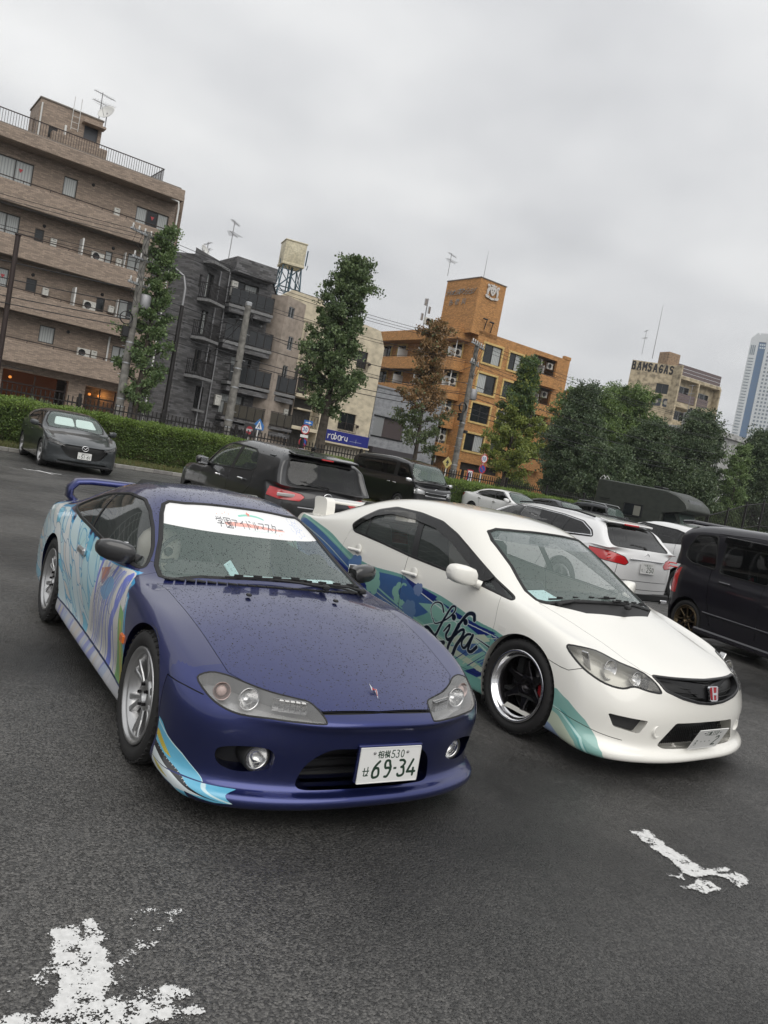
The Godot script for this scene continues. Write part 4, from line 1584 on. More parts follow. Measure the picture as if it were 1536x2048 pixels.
	cbox(hc, Vector3(0,-.05,.125), Vector3(.16,.03,.03),.01)
	mi(hel, "chin_bar", done(hc), M.trim)
	var ss := thing("folded_sunshade", "pale teal folded sunshade lying on the blue coupe's dashboard", "sunshade", xf * Vector3(.18,.79,.66),.576)
	var sh := st()
	for q in 5: cbox(sh, Vector3(-.02 + .004 * q, .008 * q, -.01 + .006 * q), Vector3(.78 - .03 * q, .006,.13),.002, Basis(Vector3.UP, .03 * q))
	cbox(sh, Vector3(-.38,.05,-.06), Vector3(.05,.12,.01),.003, Basis(Vector3.BACK, .7))
	mi(ss, "panel", done(sh), M.sheet)

func banner_material() -> StandardMaterial3D:
	# white film: title strokes over a red brush bar, a green ribbon and a pale hexagon emblem
	var im := picture(1408,192, lin(.80,.80,.80))
	var red := lin(.75,.20,.14)
	fill(im, smooth_poly(pv([520,108,700,104,900,118,1010,126,1030,134,900,132,700,128,520,128]),4), lin(.80,.42,.36))
	var x := 440.0
	var ink := lin(.05,.05,.06)
	for ch in "学園アイドルマスター":
		write(im, ch, Vector2(x, 84 + (x - 440) * .02), Vector2(52,58) if x < 560 else Vector2(46,50),0, ink, 5.0,.12)
		x += 66 if x < 560 else 58
	stroke(im, curve(pv([660,62,740,52,830,56,880,68]),8), lin(.25,.62,.50),11)
	fill(im, pv([756,30,762,40,774,42,764,50,766,60,756,54,746,60,748,50,738,42,750,40]), red)
	for q in [[520,60],[548,50],[575,58],[470,66],[930,150],[955,160],[985,152]]: fill(im, circle(Vector2(q[0], q[1]),4,6), lin(.78,.45,.35))
	for q in 16: fill(im, circle(Vector2(720 + q * 14,146 + (q % 3)),3,6), lin(.45,.66,.60))
	var hexc := Vector2(1200,100)
	var line := lin(.45,.52,.72)
	for k in 6:
		var a := hexc + Vector2.from_angle(TAU * k / 6.0 + .3) * 34
		var b := hexc + Vector2.from_angle(TAU * (k + 1) / 6.0 + .3) * 34
		stroke(im, PackedVector2Array([a, b]), line, 4)
		stroke(im, PackedVector2Array([a, hexc + Vector2.from_angle(TAU * k / 6.0 + .3) * 62]), line, 4)
		stroke(im, curve(PackedVector2Array([hexc + Vector2.from_angle(TAU * k / 6.0 + .55) * 60, hexc + Vector2.from_angle(TAU * k / 6.0 + .8) * 72, hexc + Vector2.from_angle(TAU * k / 6.0 + 1.05) * 60]),5), line, 3)
	var sp := PackedVector2Array()
	for k in 20: sp.append(hexc + Vector2.from_angle(k * .55) * (4 + k * 1.0))
	stroke(im, sp, line, 3)
	return printed(im, mat(Color.WHITE, .35))
# ---------------------------------------------------------------- the white sedan
func sedan_shell() -> Dictionary:
	var hoops := [
		[0,0,.13,2.12,2,.52,.13,2.07,3,.70,.13,1.97,4,.78,.135,1.84,5,.80,.15,1.70,7,.78,.165,1.08,13,.79,.18,-1.35,15,.78,.22,-1.95,16,.72,.24,-2.08,18,.42,.24,-2.2,20,0,.24,-2.22],
		[0,0,.11,2.245,1,.32,.108,2.235,2,.60,.105,2.16,3,.785,.105,2.055,4,.868,.115,1.90,5,.862,.14,1.72,7,.86,.15,1.08,12,.86,.16,-.85,15,.845,.21,-1.95,16,.78,.23,-2.12,18,.45,.23,-2.25,20,0,.23,-2.27],
		[0,0,.165,2.25,1,.32,.165,2.24,2,.60,.165,2.165,3,.785,.175,2.06,4,.872,.19,1.90,5,.875,.22,1.72,6,.868,.25,1.35,7,.862,.22,1.08,12,.865,.23,-.85,13,.868,.28,-1.35,15,.85,.30,-1.95,16,.79,.30,-2.14,18,.46,.30,-2.27,20,0,.30,-2.29],
		[0,0,.205,2.21,1,.32,.205,2.20,2,.59,.21,2.125,3,.76,.225,2.015,4,.85,.25,1.88,5,.878,.29,1.72,6,.885,.36,1.35,7,.868,.33,1.08,8,.858,.31,.8,12,.86,.32,-.85,13,.885,.37,-1.35,14,.88,.38,-1.68,15,.86,.38,-1.96,16,.79,.38,-2.16,18,.46,.38,-2.29,20,0,.38,-2.31],
		[0,0,.37,2.235,1,.32,.37,2.22,2,.59,.375,2.14,3,.755,.385,2.03,4,.845,.40,1.885,5,.88,.44,1.72,6,.893,.50,1.35,7,.882,.50,1.08,8,.876,.49,.8,12,.876,.50,-.85,13,.893,.53,-1.35,14,.882,.53,-1.68,15,.86,.53,-1.97,16,.79,.52,-2.17,18,.46,.52,-2.31,20,0,.52,-2.33],
		[0,0,.49,2.23,1,.32,.50,2.205,2,.575,.53,2.10,3,.735,.565,1.985,4,.825,.60,1.84,5,.862,.64,1.68,6,.88,.68,1.35,7,.878,.69,1.08,8,.876,.69,.8,12,.876,.71,-.85,13,.885,.72,-1.35,14,.868,.73,-1.68,15,.84,.73,-1.97,16,.77,.73,-2.16,18,.45,.74,-2.29,20,0,.74,-2.31],
		[0,0,.63,2.155,1,.32,.635,2.13,2,.53,.645,2.04,3,.68,.675,1.90,4,.785,.71,1.74,5,.825,.75,1.60,6,.845,.80,1.33,7,.845,.84,1.08,8,.842,.86,.8,9,.838,.885,.40,10,.836,.905,0,12,.836,.935,-.85,13,.835,.95,-1.35,14,.82,.96,-1.68,15,.785,.955,-1.97,16,.72,.94,-2.13,18,.43,.95,-2.26,20,0,.95,-2.28]]
	var tops := [
		[4,.68,.675,1.90,5,.75,.765,1.56,6,.785,.83,1.32,7,.80,.872,1.10,8,.80,.93,.78,9,.775,1.06,.40,10,.76,1.10,0,11,.755,1.11,-.4,12,.765,1.10,-.87,13,.785,1.045,-1.35,14,.77,.995,-1.68,15,.725,.985,-1.97,16,.58,.945,-2.2],
		[4,.53,.645,2.04,5,.63,.765,1.58,6,.68,.835,1.33,7,.715,.895,1.12,8,.69,1.07,.80,9,.61,1.285,.40,10,.58,1.345,0,11,.575,1.345,-.4,12,.58,1.285,-.90,13,.63,1.14,-1.36,14,.66,1.01,-1.70,15,.60,1.0,-1.99,16,.42,.95,-2.26],
		[4,.32,.635,2.13,5,.38,.775,1.66,6,.40,.85,1.42,7,.39,.91,1.27,8,.37,1.11,.93,9,.32,1.335,.49,10,.30,1.39,.02,11,.30,1.39,-.4,12,.31,1.33,-.95,13,.34,1.18,-1.40,14,.36,1.02,-1.76,15,.33,1.01,-2.02,16,.2,.95,-2.275],
		[4,0,.63,2.155,5,0,.775,1.69,6,0,.855,1.46,7,0,.915,1.32,8,0,1.12,.97,9,0,1.35,.52,10,0,1.405,.02,11,0,1.405,-.4,12,0,1.345,-.97,13,0,1.195,-1.42,14,0,1.025,-1.78,15,0,1.015,-2.04,16,0,.95,-2.28]]
	return body_soup(cage(hoops, tops, 4,16,20),3,2)


# livery of the white sedan's right side: teal and navy bands with cloud shapes and a script word, no figure
func sedan_print(base: Color) -> Image:
	var im := picture(2048,420, base)
	var px := func(z: float, y: float) -> Vector2: return Vector2((z + 2.3) / 4.5 * 2048.0, (1.02 - y) / .92 * 420.0)
	var poly := func(a: Array) -> PackedVector2Array:
		var o := PackedVector2Array()
		for i in range(0, a.size(),2): o.append(px.call(a[i], a[i + 1]))
		return o
	var teal := lin(.16,.36,.31)
	var teal2 := lin(.24,.46,.38)
	var navy := lin(.012,.025,.16)
	var mid := lin(.055,.13,.30)
	var cream := lin(.48,.55,.42)
	fill(im, smooth_poly(poly.call([-1.95,1.0,-1.75,.975,-1.456,.935,-1.24,.895,-.92,.80,-.55,.745,-.1,.765,.1,.735,.45,.715,.84,.645,1.23,.565,1.24,.09,-2.2,.09,-2.2,.6,-1.9,.7]),4), teal)
	fill(im, smooth_poly(poly.call([-1.9,.95,-1.5,.90,-1.1,.80,-.7,.70,-.1,.74,.2,.70,.4,.62,.1,.45,-.4,.40,-1.0,.42,-1.7,.60,-1.9,.8]),4), mid)
	fill(im, smooth_poly(poly.call([-1.85,.86,-1.4,.78,-.9,.66,-.5,.56,-.9,.52,-1.5,.62,-1.9,.74]),4), navy)
	stroke(im, curve(poly.call([-1.9,.97,-1.4,.895,-.9,.76,-.4,.60,.2,.47,1.0,.36])), teal2,7)
	stroke(im, curve(poly.call([-1.85,.90,-1.3,.80,-.7,.62,-.1,.50,.6,.40])), cream, 3)
	# angular rays towards the wheel
	fill(im, poly.call([-.06,.76,.10,.735,.40,.70,.36,.64,.10,.69]), navy)
	fill(im, poly.call([.26,.69,.52,.665,.66,.64,1.0,.605,.92,.55,.70,.60]), navy)
	fill(im, poly.call([.80,.615,1.09,.61,.96,.548]), navy)
	fill(im, poly.call([.20,.60,.50,.66,.85,.54,1.1,.44,.9,.42,.55,.50]), teal2)
	fill(im, poly.call([.60,.45,.98,.57,1.05,.54,.70,.40]), cream)
	fill(im, poly.call([.40,.30,.90,.48,1.24,.40,1.24,.34,.8,.36]), mid)
	fill(im, poly.call([.62,.26,1.0,.45,1.06,.43,.74,.24]), teal2)
	fill(im, poly.call([.80,.24,1.1,.40,1.16,.38,.92,.22]), navy)
	fill(im, poly.call([.95,.24,1.2,.36,1.24,.30,1.05,.22]), cream)
	fill(im, poly.call([1.0,.61,1.24,.57,1.24,.50,1.08,.56]), navy)
	fill(im, poly.call([-.4,.30,.4,.42,1.24,.30,1.24,.27,.4,.36,-.4,.26]), cream)
	fill(im, poly.call([-2.2,.27,1.24,.25,1.24,.09,-2.2,.09]), teal)
	stroke(im, poly.call([.12,.70,.5,.62,.9,.50,1.2,.40]), lin(.58,.66,.62),4)
	stroke(im, poly.call([.3,.45,.7,.60,1.1,.585]), lin(.58,.66,.62),3)
	stroke(im, poly.call([.55,.32,.9,.52,1.2,.60]), cream, 3)
	for j in 9:
		stroke(im, poly.call([.70 + .05 * j, .30,.95 + .035 * j, .50 - .012 * j]),[navy, teal2, cream][j % 3],3.5,1.0)
	# scalloped clouds
	for cl in [[-.05,.615,.10, teal2],[.0,.63,.07, mid],[.10,.52,.085, lin(.13,.22,.38)],[.16,.70,.055, lin(.16,.22,.38)],[-.75,.70,.10, lin(.10,.20,.40)],[-.45,.62,.11, teal2]]:
		for k in 6:
			var a := TAU * k / 6.0
			var q: Vector2 = px.call(cl[0] + cos(a) * cl[2] * .62, cl[1] + sin(a) * cl[2] * .55)
			fill(im, circle(q, cl[2] * 300 * (.72 if k % 2 else .6),20), cl[3])
		fill(im, circle(px.call(cl[0], cl[1]), cl[2] * 260,20), cl[3])
	# the script word
	var ink := lin(.006,.010,.022)
	var lite := lin(.55,.63,.62)
	var words := [
		[[.395,.525,.36,.60,.40,.655,.47,.66,.51,.61],2,8],[[.40,.53,.44,.50,.55,.56,.62,.63,.63,.675,.59,.67,.55,.60,.50,.50,.46,.42,.40,.385,.34,.40,.32,.43,.36,.445,.43,.41,.50,.37,.56,.385],4,16],
		[[.545,.47,.60,.535,.60,.50,.575,.45,.60,.42,.65,.45],6,13],
		[[.645,.455,.70,.56,.77,.66,.83,.675,.85,.64],10,15],[[.70,.56,.66,.47,.62,.39,.60,.31,.57,.30],16,8],[[.66,.46,.73,.53,.765,.535,.75,.48,.70,.40,.66,.30,.60,.25],8,16],
		[[.84,.53,.80,.515,.76,.46,.765,.42,.80,.42,.85,.50,.865,.53,.84,.45,.835,.41,.87,.41,.92,.46],8,12],
		[[.90,.52,1.0,.505,1.10,.485,1.2,.45],2,10]]
	for pass_ in 2:
		for w in words:
			stroke(im, curve(poly.call(w[0]),8), ink if pass_ else lite, w[1] + (0 if pass_ else 5), w[2] + (0 if pass_ else 5))
		for d in [[.633,.60],[.765,.60]]: fill(im, circle(px.call(d[0], d[1]),11.0 if pass_ else 14.0,16), ink if pass_ else lite)
	return im

func build_sedan() -> void:
	var white := lin(.80,.785,.73)
	var body := paint(white, .0,.3)
	var wrap := paint(Color.WHITE, .0,.3)
	printed(sedan_print(white), wrap)
	var c := thing("white_sedan", "white four-door sedan with dark six-spoke wheels, red badge and teal and navy script print", "car", Vector3(.985,0,-6.83),.638)
	var s := sedan_shell()
	var seam := soup()
	var arch := st()
	for z in [1.35,-1.35]:
		var r := cut(s, circle(Vector2(z, .325),.345,56), ZX, YX, XX, .02,.0, func(q): return q.x > .5)
		s = r[1]
		edge_wall(arch, r[2],.05, Vector3(-1,0,0))
		edge_wall(arch, mirror_edges(r[2]),.05, Vector3(1,0,0))
		arch_liner(c, z, .325,.36,.50,.86)
	mi(c, "arch_edge", done(arch), body)
	# headlights
	var hl := smooth_poly(pv([.842,.690,.815,.712,.701,.707,.620,.670,.517,.638,.462,.560,.468,.543,.541,.547,.620,.560,.684,.538,.762,.545,.817,.583,.840,.632]),3)
	var r := cut(s, hl, XX, YX, Vector3(.2,.3,1),.012,.0, func(q): return q.z > 1.4)
	s = r[1]
	var grey := mat(lin(.34,.33,.29),.3,.5)
	for sd in [1.0,-1.0]:
		var so: Dictionary = r[0] if sd > 0 else mirrored(r[0])
		var ed: Array = r[2] if sd > 0 else mirror_edges(r[2])
		var k := lamp_unit(c, "headlight", so, ed, .07, M.lens, grey, .014)
		reflector(k, "main_reflector", Vector3(sd * .690,.618,1.92),.062,.05, M.bowl, Vector3(0,.1,1), M.lens)
		reflector(k, "high_beam_reflector", Vector3(sd * .565,.592,2.035),.046,.045, M.bowl, Vector3(0,.1,1), M.lens)
		var dv := st()
		cbox(dv, Vector3(sd * .775,.635,1.80), Vector3(.012,.15,.05),.004, Basis(Vector3.FORWARD, sd * .5))
		mi(k, "lamp_divider", done(dv), M.bowl)
		var tip := st()
		cbox(tip, Vector3(sd * .505,.575,2.065), Vector3(.05,.07,.03),.008)
		mi(k, "dark_corner", done(tip), M.dark_housing)
	# grille with its bar and badge
	var gr := round_poly(pv([-.475,.632,-.43,.565,-.30,.525,-.14,.497,0,.488,.14,.497,.30,.525,.43,.565,.475,.632,.30,.628,0,.622,-.30,.628]),.02)
	r = cut(s, gr, XX, YX, Vector3(0,0,1),.015,.0, func(q): return q.z > 1.9)
	s = r[1]
	var gk := opening(c, "grille", both(r[0]), r[2] + mirror_edges(r[2]),.055, M.trim, M.mesh_black, Vector3(0,0,-1))
	var gb := st()
	edge_bead(gb, r[2] + mirror_edges(r[2]),.022,.004)
	mi(gk, "grille_surround", done(gb), M.trim)
	for q in 5:
		var bar := st()
		var pts := []
		for i in 13:
			var x := -.46 + .92 * i / 12.0
			pts.append(Vector3(x * (1.0 - q * .13),.515 + .022 * q + absf(x) * .03,2.205 - x * x * .30 - q * .012))
		tube(bar, pts, .004,5)
		mi(gk, "grille_bar", done(bar), M.mesh_black)
	var wing_bar := st()
	for sd in [1.0,-1.0]:
		prism(wing_bar, pv([0,.60,.12,.605,.42,.615,.44,.60,.20,.565,.10,.52,0,.51]),.012, Transform3D(Basis(Vector3(sd, 0,-.30), Vector3(0,1,-.22), Vector3(0,0,1)), Vector3(0,0,2.335)))
	mi(gk, "grille_wing", done(wing_bar), M.trim)
	var bd := st()
	prism(bd, round_poly(pv([-.045,-.048,.045,-.048,.052,.048,-.052,.048]),.02),.014, Transform3D(Basis(Vector3.RIGHT, -.25), Vector3(0,.556,2.232)))
	mi(c, "badge", done(bd), M.chrome)
	var bf := st()
	prism(bf, round_poly(pv([-.038,-.041,.038,-.041,.045,.041,-.045,.041]),.016),.004, Transform3D(Basis(Vector3.RIGHT, -.25), Vector3(0,.5585,2.240)))
	mi(c, "badge_field", done(bf), mat(lin(.28,.006,.012),.25))
	var bh := st()
	var bb := Transform3D(Basis(Vector3.RIGHT, -.25), Vector3(0,.559,2.243))
	for q in [pv([-.032,.041,-.020,.041,-.017,.006,.017,.006,.020,.041,.032,.041,.026,-.041,.014,-.041,.016,-.008,-.016,-.008,-.014,-.041,-.026,-.041])]: prism(bh, q, .005, bb)
	mi(c, "badge_letter", done(bh), M.chrome)
	# bumper openings
	var side_in := round_poly(pv([.760,.380,.533,.368,.575,.282,.726,.306]),.012)
	r = cut(s, side_in, XX, YX, Vector3(0,0,1),.012)
	s = r[1]
	for sd in [1.0,-1.0]:
		var so: Dictionary = r[0] if sd > 0 else mirrored(r[0])
		var ed: Array = r[2] if sd > 0 else mirror_edges(r[2])
		var k := opening(c, "side_intake", so, ed, .05, body, M.recess, Vector3(0,0,-1))
		var ms := st()
		for q in 5: tube(ms, [Vector3(sd * .735,.30 + .016 * q, 1.995), Vector3(sd * (.59 - .008 * q),.29 + .016 * q, 2.085)],.003,4)
		for q in 7: tube(ms, [Vector3(sd * (.59 + .022 * q),.292,2.08 - .013 * q), Vector3(sd * (.575 + .024 * q),.368,2.085 - .013 * q)],.003,4)
		mi(k, "intake_mesh", done(ms), M.mesh_black)
	var mouth := round_poly(pv([-.32,.366,0,.368,.32,.366,.43,.216,.38,.196,0,.19,-.38,.196,-.43,.216]),.02)
	r = cut(s, mouth, XX, YX, Vector3(0,0,1),.015)
	s = r[1]
	var mk := opening(c, "front_intake", both(r[0]), r[2] + mirror_edges(r[2]),.10, body, M.recess, Vector3(0,0,-1))
	var mm := st()
	for q in 9: tube(mm, [Vector3(-.44,.20 + .02 * q, 2.12), Vector3(.44,.20 + .02 * q, 2.12)],.003,4)
	for q in 40: tube(mm, [Vector3(-.44 + .022 * q, .19,2.122), Vector3(-.43 + .022 * q, .375,2.122)],.003,4)
	mi(mk, "intake_mesh", done(mm), M.mesh_black)
	for x in [-.22,.02,.25]:
		var fin := st()
		prism(fin, pv([0,0,.07,0,.02,.035]),.006, Transform3D(Basis(Vector3(0,0,1), Vector3.UP, Vector3(-1,0,0)), Vector3(x, .175,2.14)))
		mi(mk, "lip_fin", done(fin), body)
	for sd in [1.0,-1.0]:
		var bl := st()
		lathe(bl, [Vector2(.043,-.012), Vector2(.041,.004), Vector2(.033,.008), Vector2(.029,.0), Vector2(0,-.002)],28, Vector3(sd * .449,.304,2.178), Basis(Vector3.RIGHT, Vector3(sd * .3,0,.95), Vector3.DOWN))
		mi(c, "tow_cover", done(bl), body)
	# glass
	var ws := smooth_poly(pv([-.655,.885,-.35,.915,0,.925,.35,.915,.655,.885,.63,1.06,.572,1.262,.30,1.303,0,1.312,-.30,1.303,-.572,1.262,-.63,1.06]),3)
	r = cut(s, ws, XX, YX, Vector3(0,.5,1),.015,.0, func(q): return q.z < 1.5 and q.z > .2)
	s = r[1]
	glazing(c, "windshield", both(r[0]), r[2] + mirror_edges(r[2]), M.windshield, .03)
	var shade := cut(both(r[0]), pv([-.8,1.225,.8,1.225,.8,1.4,-.8,1.4]), XX, YX)
	mi(c, "shade_band", soup_mesh(moved(shade[0],-.009)), glass(.55, Color(.12,.14,.18)))
	var wsoup := moved(both(r[0]),-.003)
	var dlo := round_poly(pv([1.13,.858,.80,.890,.40,.910,-.04,.925,-.50,.957,-.93,.980,-1.0,1.03,-.93,1.11,-.80,1.21,-.60,1.268,-.25,1.275,.06,1.252,.30,1.19,.47,1.125,.88,.955,1.10,.880]),.03)
	r = cut(s, dlo, ZX, YX, XX, .015)
	s = r[1]
	var edge := pv([-1.0,1.03,-.93,1.11,-.80,1.21,-.60,1.268,-.25,1.275,.06,1.252,.30,1.19,.47,1.125,.80,.985])
	var frame := soup()
	var g: Dictionary = r[0]
	for pl in [[pv([-.21,1.3,.0,.90]),.034],[pv([.80,.80,.765,1.1]),.022],[pv([-.86,1.3,-.72,.90]),.010],[pv([1.05,.86,.78,.98,.76,1.02]),.016]]:
		var q := cut(g, pl[0], ZX, YX, XX, .015, pl[1])
		add_soup(frame, q[0])
		g = q[1]
	var vis := cut(r[0], edge, ZX, YX, XX, .015,.068)
	for sd in [1.0,-1.0]:
		glazing(c, "side_window", g if sd > 0 else mirrored(g), r[2] if sd > 0 else mirror_edges(r[2]), M.tint_light, .022)
		mi(c, "window_pillar", soup_mesh(frame if sd > 0 else mirrored(frame)), M.trim)
		var vs: Dictionary = moved(vis[0],.014)
		var vk := mi(c, "rain_visor", soup_mesh(vs if sd > 0 else mirrored(vs)), M.visor)
		var ve := st()
		var ved := []
		for e in vis[2]: ved.append([e[0] + e[2] * .014, e[1] + e[3] * .014, e[2], e[3]])
		edge_wall(ve, ved if sd > 0 else mirror_edges(ved),.013)
		mi(vk, "visor_edge", done(ve), M.visor)
	r = cut(s, smooth_poly(pv([-.48,1.30,0,1.325,.48,1.30,.56,1.08,0,1.06,-.56,1.08])), XX, YX, Vector3(0,.3,-1),.02,.0, func(q): return q.z < -.9)
	s = r[1]
	glazing(c, "rear_window", both(r[0]), r[2] + mirror_edges(r[2]), M.tint_light)
	# cowl between glass and hood
	var cowl := pv([-.70,.95,-.655,1.22,-.58,1.27,-.36,1.405,0,1.455,.36,1.405,.58,1.27,.655,1.22,.70,.95])
	r = cut(s, cowl, XX, ZX, Vector3(0,1,0),.015,.0, func(q): return q.y > .82 and q.z > 1.0 and q.x < .66)
	s = r[1]
	mi(c, "cowl_panel", soup_mesh(moved(both(r[0]),-.012)), M.rubber)
	# panels
	var hood := pv([-.665,1.22,-.645,1.27,-.59,1.48,-.555,1.727,-.550,1.90,-.52,2.02,-.47,2.085,-.30,2.128,0,2.150,.30,2.128,.47,2.085,.52,2.02,.550,1.90,.555,1.727,.59,1.48,.645,1.27,.665,1.22,.36,1.38,0,1.43,-.36,1.38])
	r = panel(s, hood, XX, ZX, Vector3(0,1,.15), func(q): return q.z > 1.0 and q.y > .6,.0026)
	s = r[1]
	add_soup(seam, r[2])
	mi(c, "hood", soup_mesh(both(r[0])), body)
	var doors := [round_poly(pv([1.02,.89,1.055,.68,1.04,.45,1.0,.27,-.02,.275,-.055,.64,-.09,.94]),.03), round_poly(pv([-.09,.94,-.055,.64,-.02,.275,-.66,.29,-.80,.48,-.98,.62,-1.03,.80,-.99,.99]),.03)]
	var hz := [.047,-.774]
	var hy := [.797,.829]
	for q in 2:
		r = panel(s, doors[q], ZX, YX, XX, func(v): return v.x > .6)
		s = r[1]
		add_soup(seam, r[2])
		for sd in [1.0,-1.0]:
			var d: Dictionary = r[0] if sd > 0 else mirrored(r[0])
			var dr := mi(c, "door", soup_mesh(d, ZX, -YX, Vector2(-2.3,-1.02), Vector2(1 / 4.5,1 / .92)), body if sd > 0 else wrap)
			var h := st()
			cbox(h, Vector3(sd * .888, hy[q], hz[q] - .02), Vector3(.022,.030,.20),.010, Basis(Vector3.RIGHT, -.06))
			lathe(h, [Vector2(.048,0), Vector2(.044,.004), Vector2(.0,.001)],20, Vector3(sd * .862, hy[q] + .012, hz[q] + .01), Basis(Vector3.UP, Vector3.RIGHT * sd, Vector3.BACK))
			mi(dr, "door_handle", done(h), body)
	for ln in [pv([1.56,.585,1.607,.575,1.69,.563,1.746,.561,1.828,.600]), pv([-1.62,.60,-1.80,.58,-1.95,.62])]:
		r = cut(s, ln, ZX, YX, XX, .0045,.0022, func(q): return q.x > .6)
		s = r[1]
		add_soup(seam, moved(r[0],-.006))
	r = cut(s, pv([1.62,.318,1.742,.300,1.90,.270,1.996,.246,2.09,.228]), ZX, YX, XX, .0045,.002, func(q): return q.x > .5)
	s = r[1]
	add_soup(seam, moved(r[0],-.005))
	mi(c, "panel_gap", soup_mesh(both(seam)), M.seam)
	var bump := cut(s, pv([-2,0,2,0,2,1,-2,1]), XX, YX, Vector3.ZERO, .05,.0, func(q): return q.z > 1.70 and q.y < .62)
	mi(c, "front_bumper", soup_mesh(both(bump[0])), body)
	s = bump[1]
	var flank := cut(s, pv([-2.35,-1,1.4,-1,1.4,.80,1.0,.845,-.9,.96,-2.35,.99]), ZX, YX, XX, .03,.0, func(q): return q.x > .55)
	var rest: Dictionary = flank[1]
	var shell := both(rest)
	add_soup(shell, flank[0])
	mi(c, "body", soup_mesh(shell), body)
	mi(c, "printed_flank", soup_mesh(mirrored(flank[0]), ZX, -YX, Vector2(-2.3,-1.02), Vector2(1 / 4.5,1 / .92)), wrap)
	var roofs := cut(rest, pv([-1.2,-1,.7,-1,.7,1,-1.2,1]), ZX, XX, YX, .1,.0, func(q): return q.y > 1.24)
	mi(c, "headliner", soup_mesh(moved(both(roofs[0]),-.02)), M.cabin)
	# corner decal over bumper and lip
	var dpoly := pv([1.70,.425,1.76,.395,1.80,.38,1.92,.30,1.99,.22,2.06,.145,2.07,.10,1.60,.10,1.60,.42])
	var all := soup()
	add_soup(all, bump[0])
	add_soup(all, s)
	var dec := cut(all, dpoly, ZX, YX, XX, .012,.0, func(q): return q.x > .55 and q.z > 1.6)
	var di := picture(256,256, lin(.22,.42,.38))
	var q2 := func(a: Array) -> PackedVector2Array:
		var o := PackedVector2Array()
		for i in range(0, a.size(),2): o.append(Vector2((a[i] - 1.6) / .5 * 256, (.44 - a[i + 1]) / .36 * 256))
		return o
	fill(di, q2.call([1.60,.30,1.74,.27,1.90,.16,1.95,.08,1.6,.08]), lin(.50,.56,.44))
	fill(di, q2.call([1.60,.22,1.70,.19,1.82,.12,1.83,.08,1.6,.08]), lin(.22,.30,.45))
	fill(di, q2.call([1.74,.32,1.80,.30,1.97,.16,2.02,.09,1.97,.09,1.92,.17]), lin(.12,.34,.32))
	stroke(di, q2.call([1.60,.335,1.75,.30,1.93,.19,2.0,.09]), lin(.45,.66,.62),8)
	var dm := paint(Color.WHITE, .0,.3)
	printed(di, dm)
	mi(c, "corner_decal", soup_mesh(mirrored(moved(dec[0],.0012)), ZX, -YX, Vector2(1.6,-.44), Vector2(2.0,1 / .36)), dm)
	# fittings
	number_plate(c, Vector3(-.02,.272,2.275), Basis(Vector3.RIGHT, .42), "三重", "358", "ろ", "・・・2", [120,190,270,380])
	var pb := st()
	cbox(pb, Vector3(-.02,.262,2.235), Vector3(.20,.05,.05),.006)
	mi(c, "plate_bracket", done(pb), M.trim)
	for sd in [1.0,-1.0]:
		mirror_part(c, sd, Vector3(.985,.945,.735), Vector3(.19,.145,.13), Vector3(.83,.885,.80), body, body)
		var ind := st()
		cbox(ind, Vector3(sd * .881,.659,1.135), Vector3(.014,.036,.07),.006)
		mi(c, "side_indicator", done(ind), M.lens)
		var tl := st()
		cbox(tl, Vector3(sd * .62,.80,-2.185), Vector3(.30,.17,.10),.03, Basis(Vector3.UP, -sd * .4))
		mi(c, "tail_light", done(tl), M.red_lens)
	wiper(c, Vector3(-.52,.884,1.275), Vector3(-.42,.905,1.29), Vector3(-.56,.902,1.215), Vector3(.10,.955,1.275))
	wiper(c, Vector3(.10,.915,1.40), Vector3(.18,.925,1.36), Vector3(.02,.940,1.32), Vector3(.56,.905,1.225))
	# tall rear wing with upright ends
	var wg := st()
	cbox(wg, Vector3(0,1.150,-1.99), Vector3(1.14,.028,.19),.012, Basis(Vector3.RIGHT, .10))
	mi(c, "rear_wing", done(wg), body)
	for sd in [1.0,-1.0]:
		var fo := st()
		var xf := Transform3D(Basis(Vector3(0,0,1), Vector3.UP, Vector3(-1,0,0)), Vector3(sd * .535,0,-1.96))
		prism(fo, smooth_poly(pv([-.12,.975,.10,.955,.125,1.02,.115,1.12,.09,1.165,.02,1.18,-.08,1.175,-.13,1.15,-.11,1.05]),3),.10, xf)
		mi(c, "wing_foot", done(fo), body)
	# cabin
	var fl := st()
	box(fl, Vector3(0,.25,-.1), Vector3(1.55,.02,3.2))
	box(fl, Vector3(0,.55,-1.45), Vector3(1.5,.6,.05))
	box(fl, Vector3(0,.55,1.25), Vector3(1.5,.5,.05))
	mi(c, "cabin_floor", done(fl), M.cabin)
	var ds := st()
	cbox(ds, Vector3(0,.80,.92), Vector3(1.36,.14,.62),.05)
	cbox(ds, Vector3(-.36,.90,.74), Vector3(.42,.10,.24),.05)
	mi(c, "dashboard", done(ds), M.cabin)
	for x in [-.37,.37]: seat(c, Vector3(x, .48,-.05), M.cabin, .64)
	seat(c, Vector3(-.35,.50,-.95), M.cabin, .55)
	seat(c, Vector3(.35,.50,-.95), M.cabin, .55)
	steering(c, Vector3(-.37,.92,.50))
	var mr := st()
	cbox(mr, Vector3(0,1.24,.52), Vector3(.24,.065,.03),.012)
	tube(mr, [Vector3(0,1.26,.54), Vector3(0,1.31,.58)],.012,6)
	mi(c, "room_mirror", done(mr), M.trim)
	var wd := {"R": .318, "rim": .2345, "w": .245, "dish": .105, "mat": M.gunmetal, "lip": M.lip, "style": "six", "caliper": .15, "camber": .045, "hub": .085}
	for sd in [1.0,-1.0]:
		wd.caliper = .1 if sd > 0 else PI - .1
		wheel(c, Vector3(sd * .762,.317,1.35), sd, wd)
		wheel(c, Vector3(sd * .762,.317,-1.35), sd, wd, false)
	beads_on(c, wsoup, 1500,31,.001,.0028)
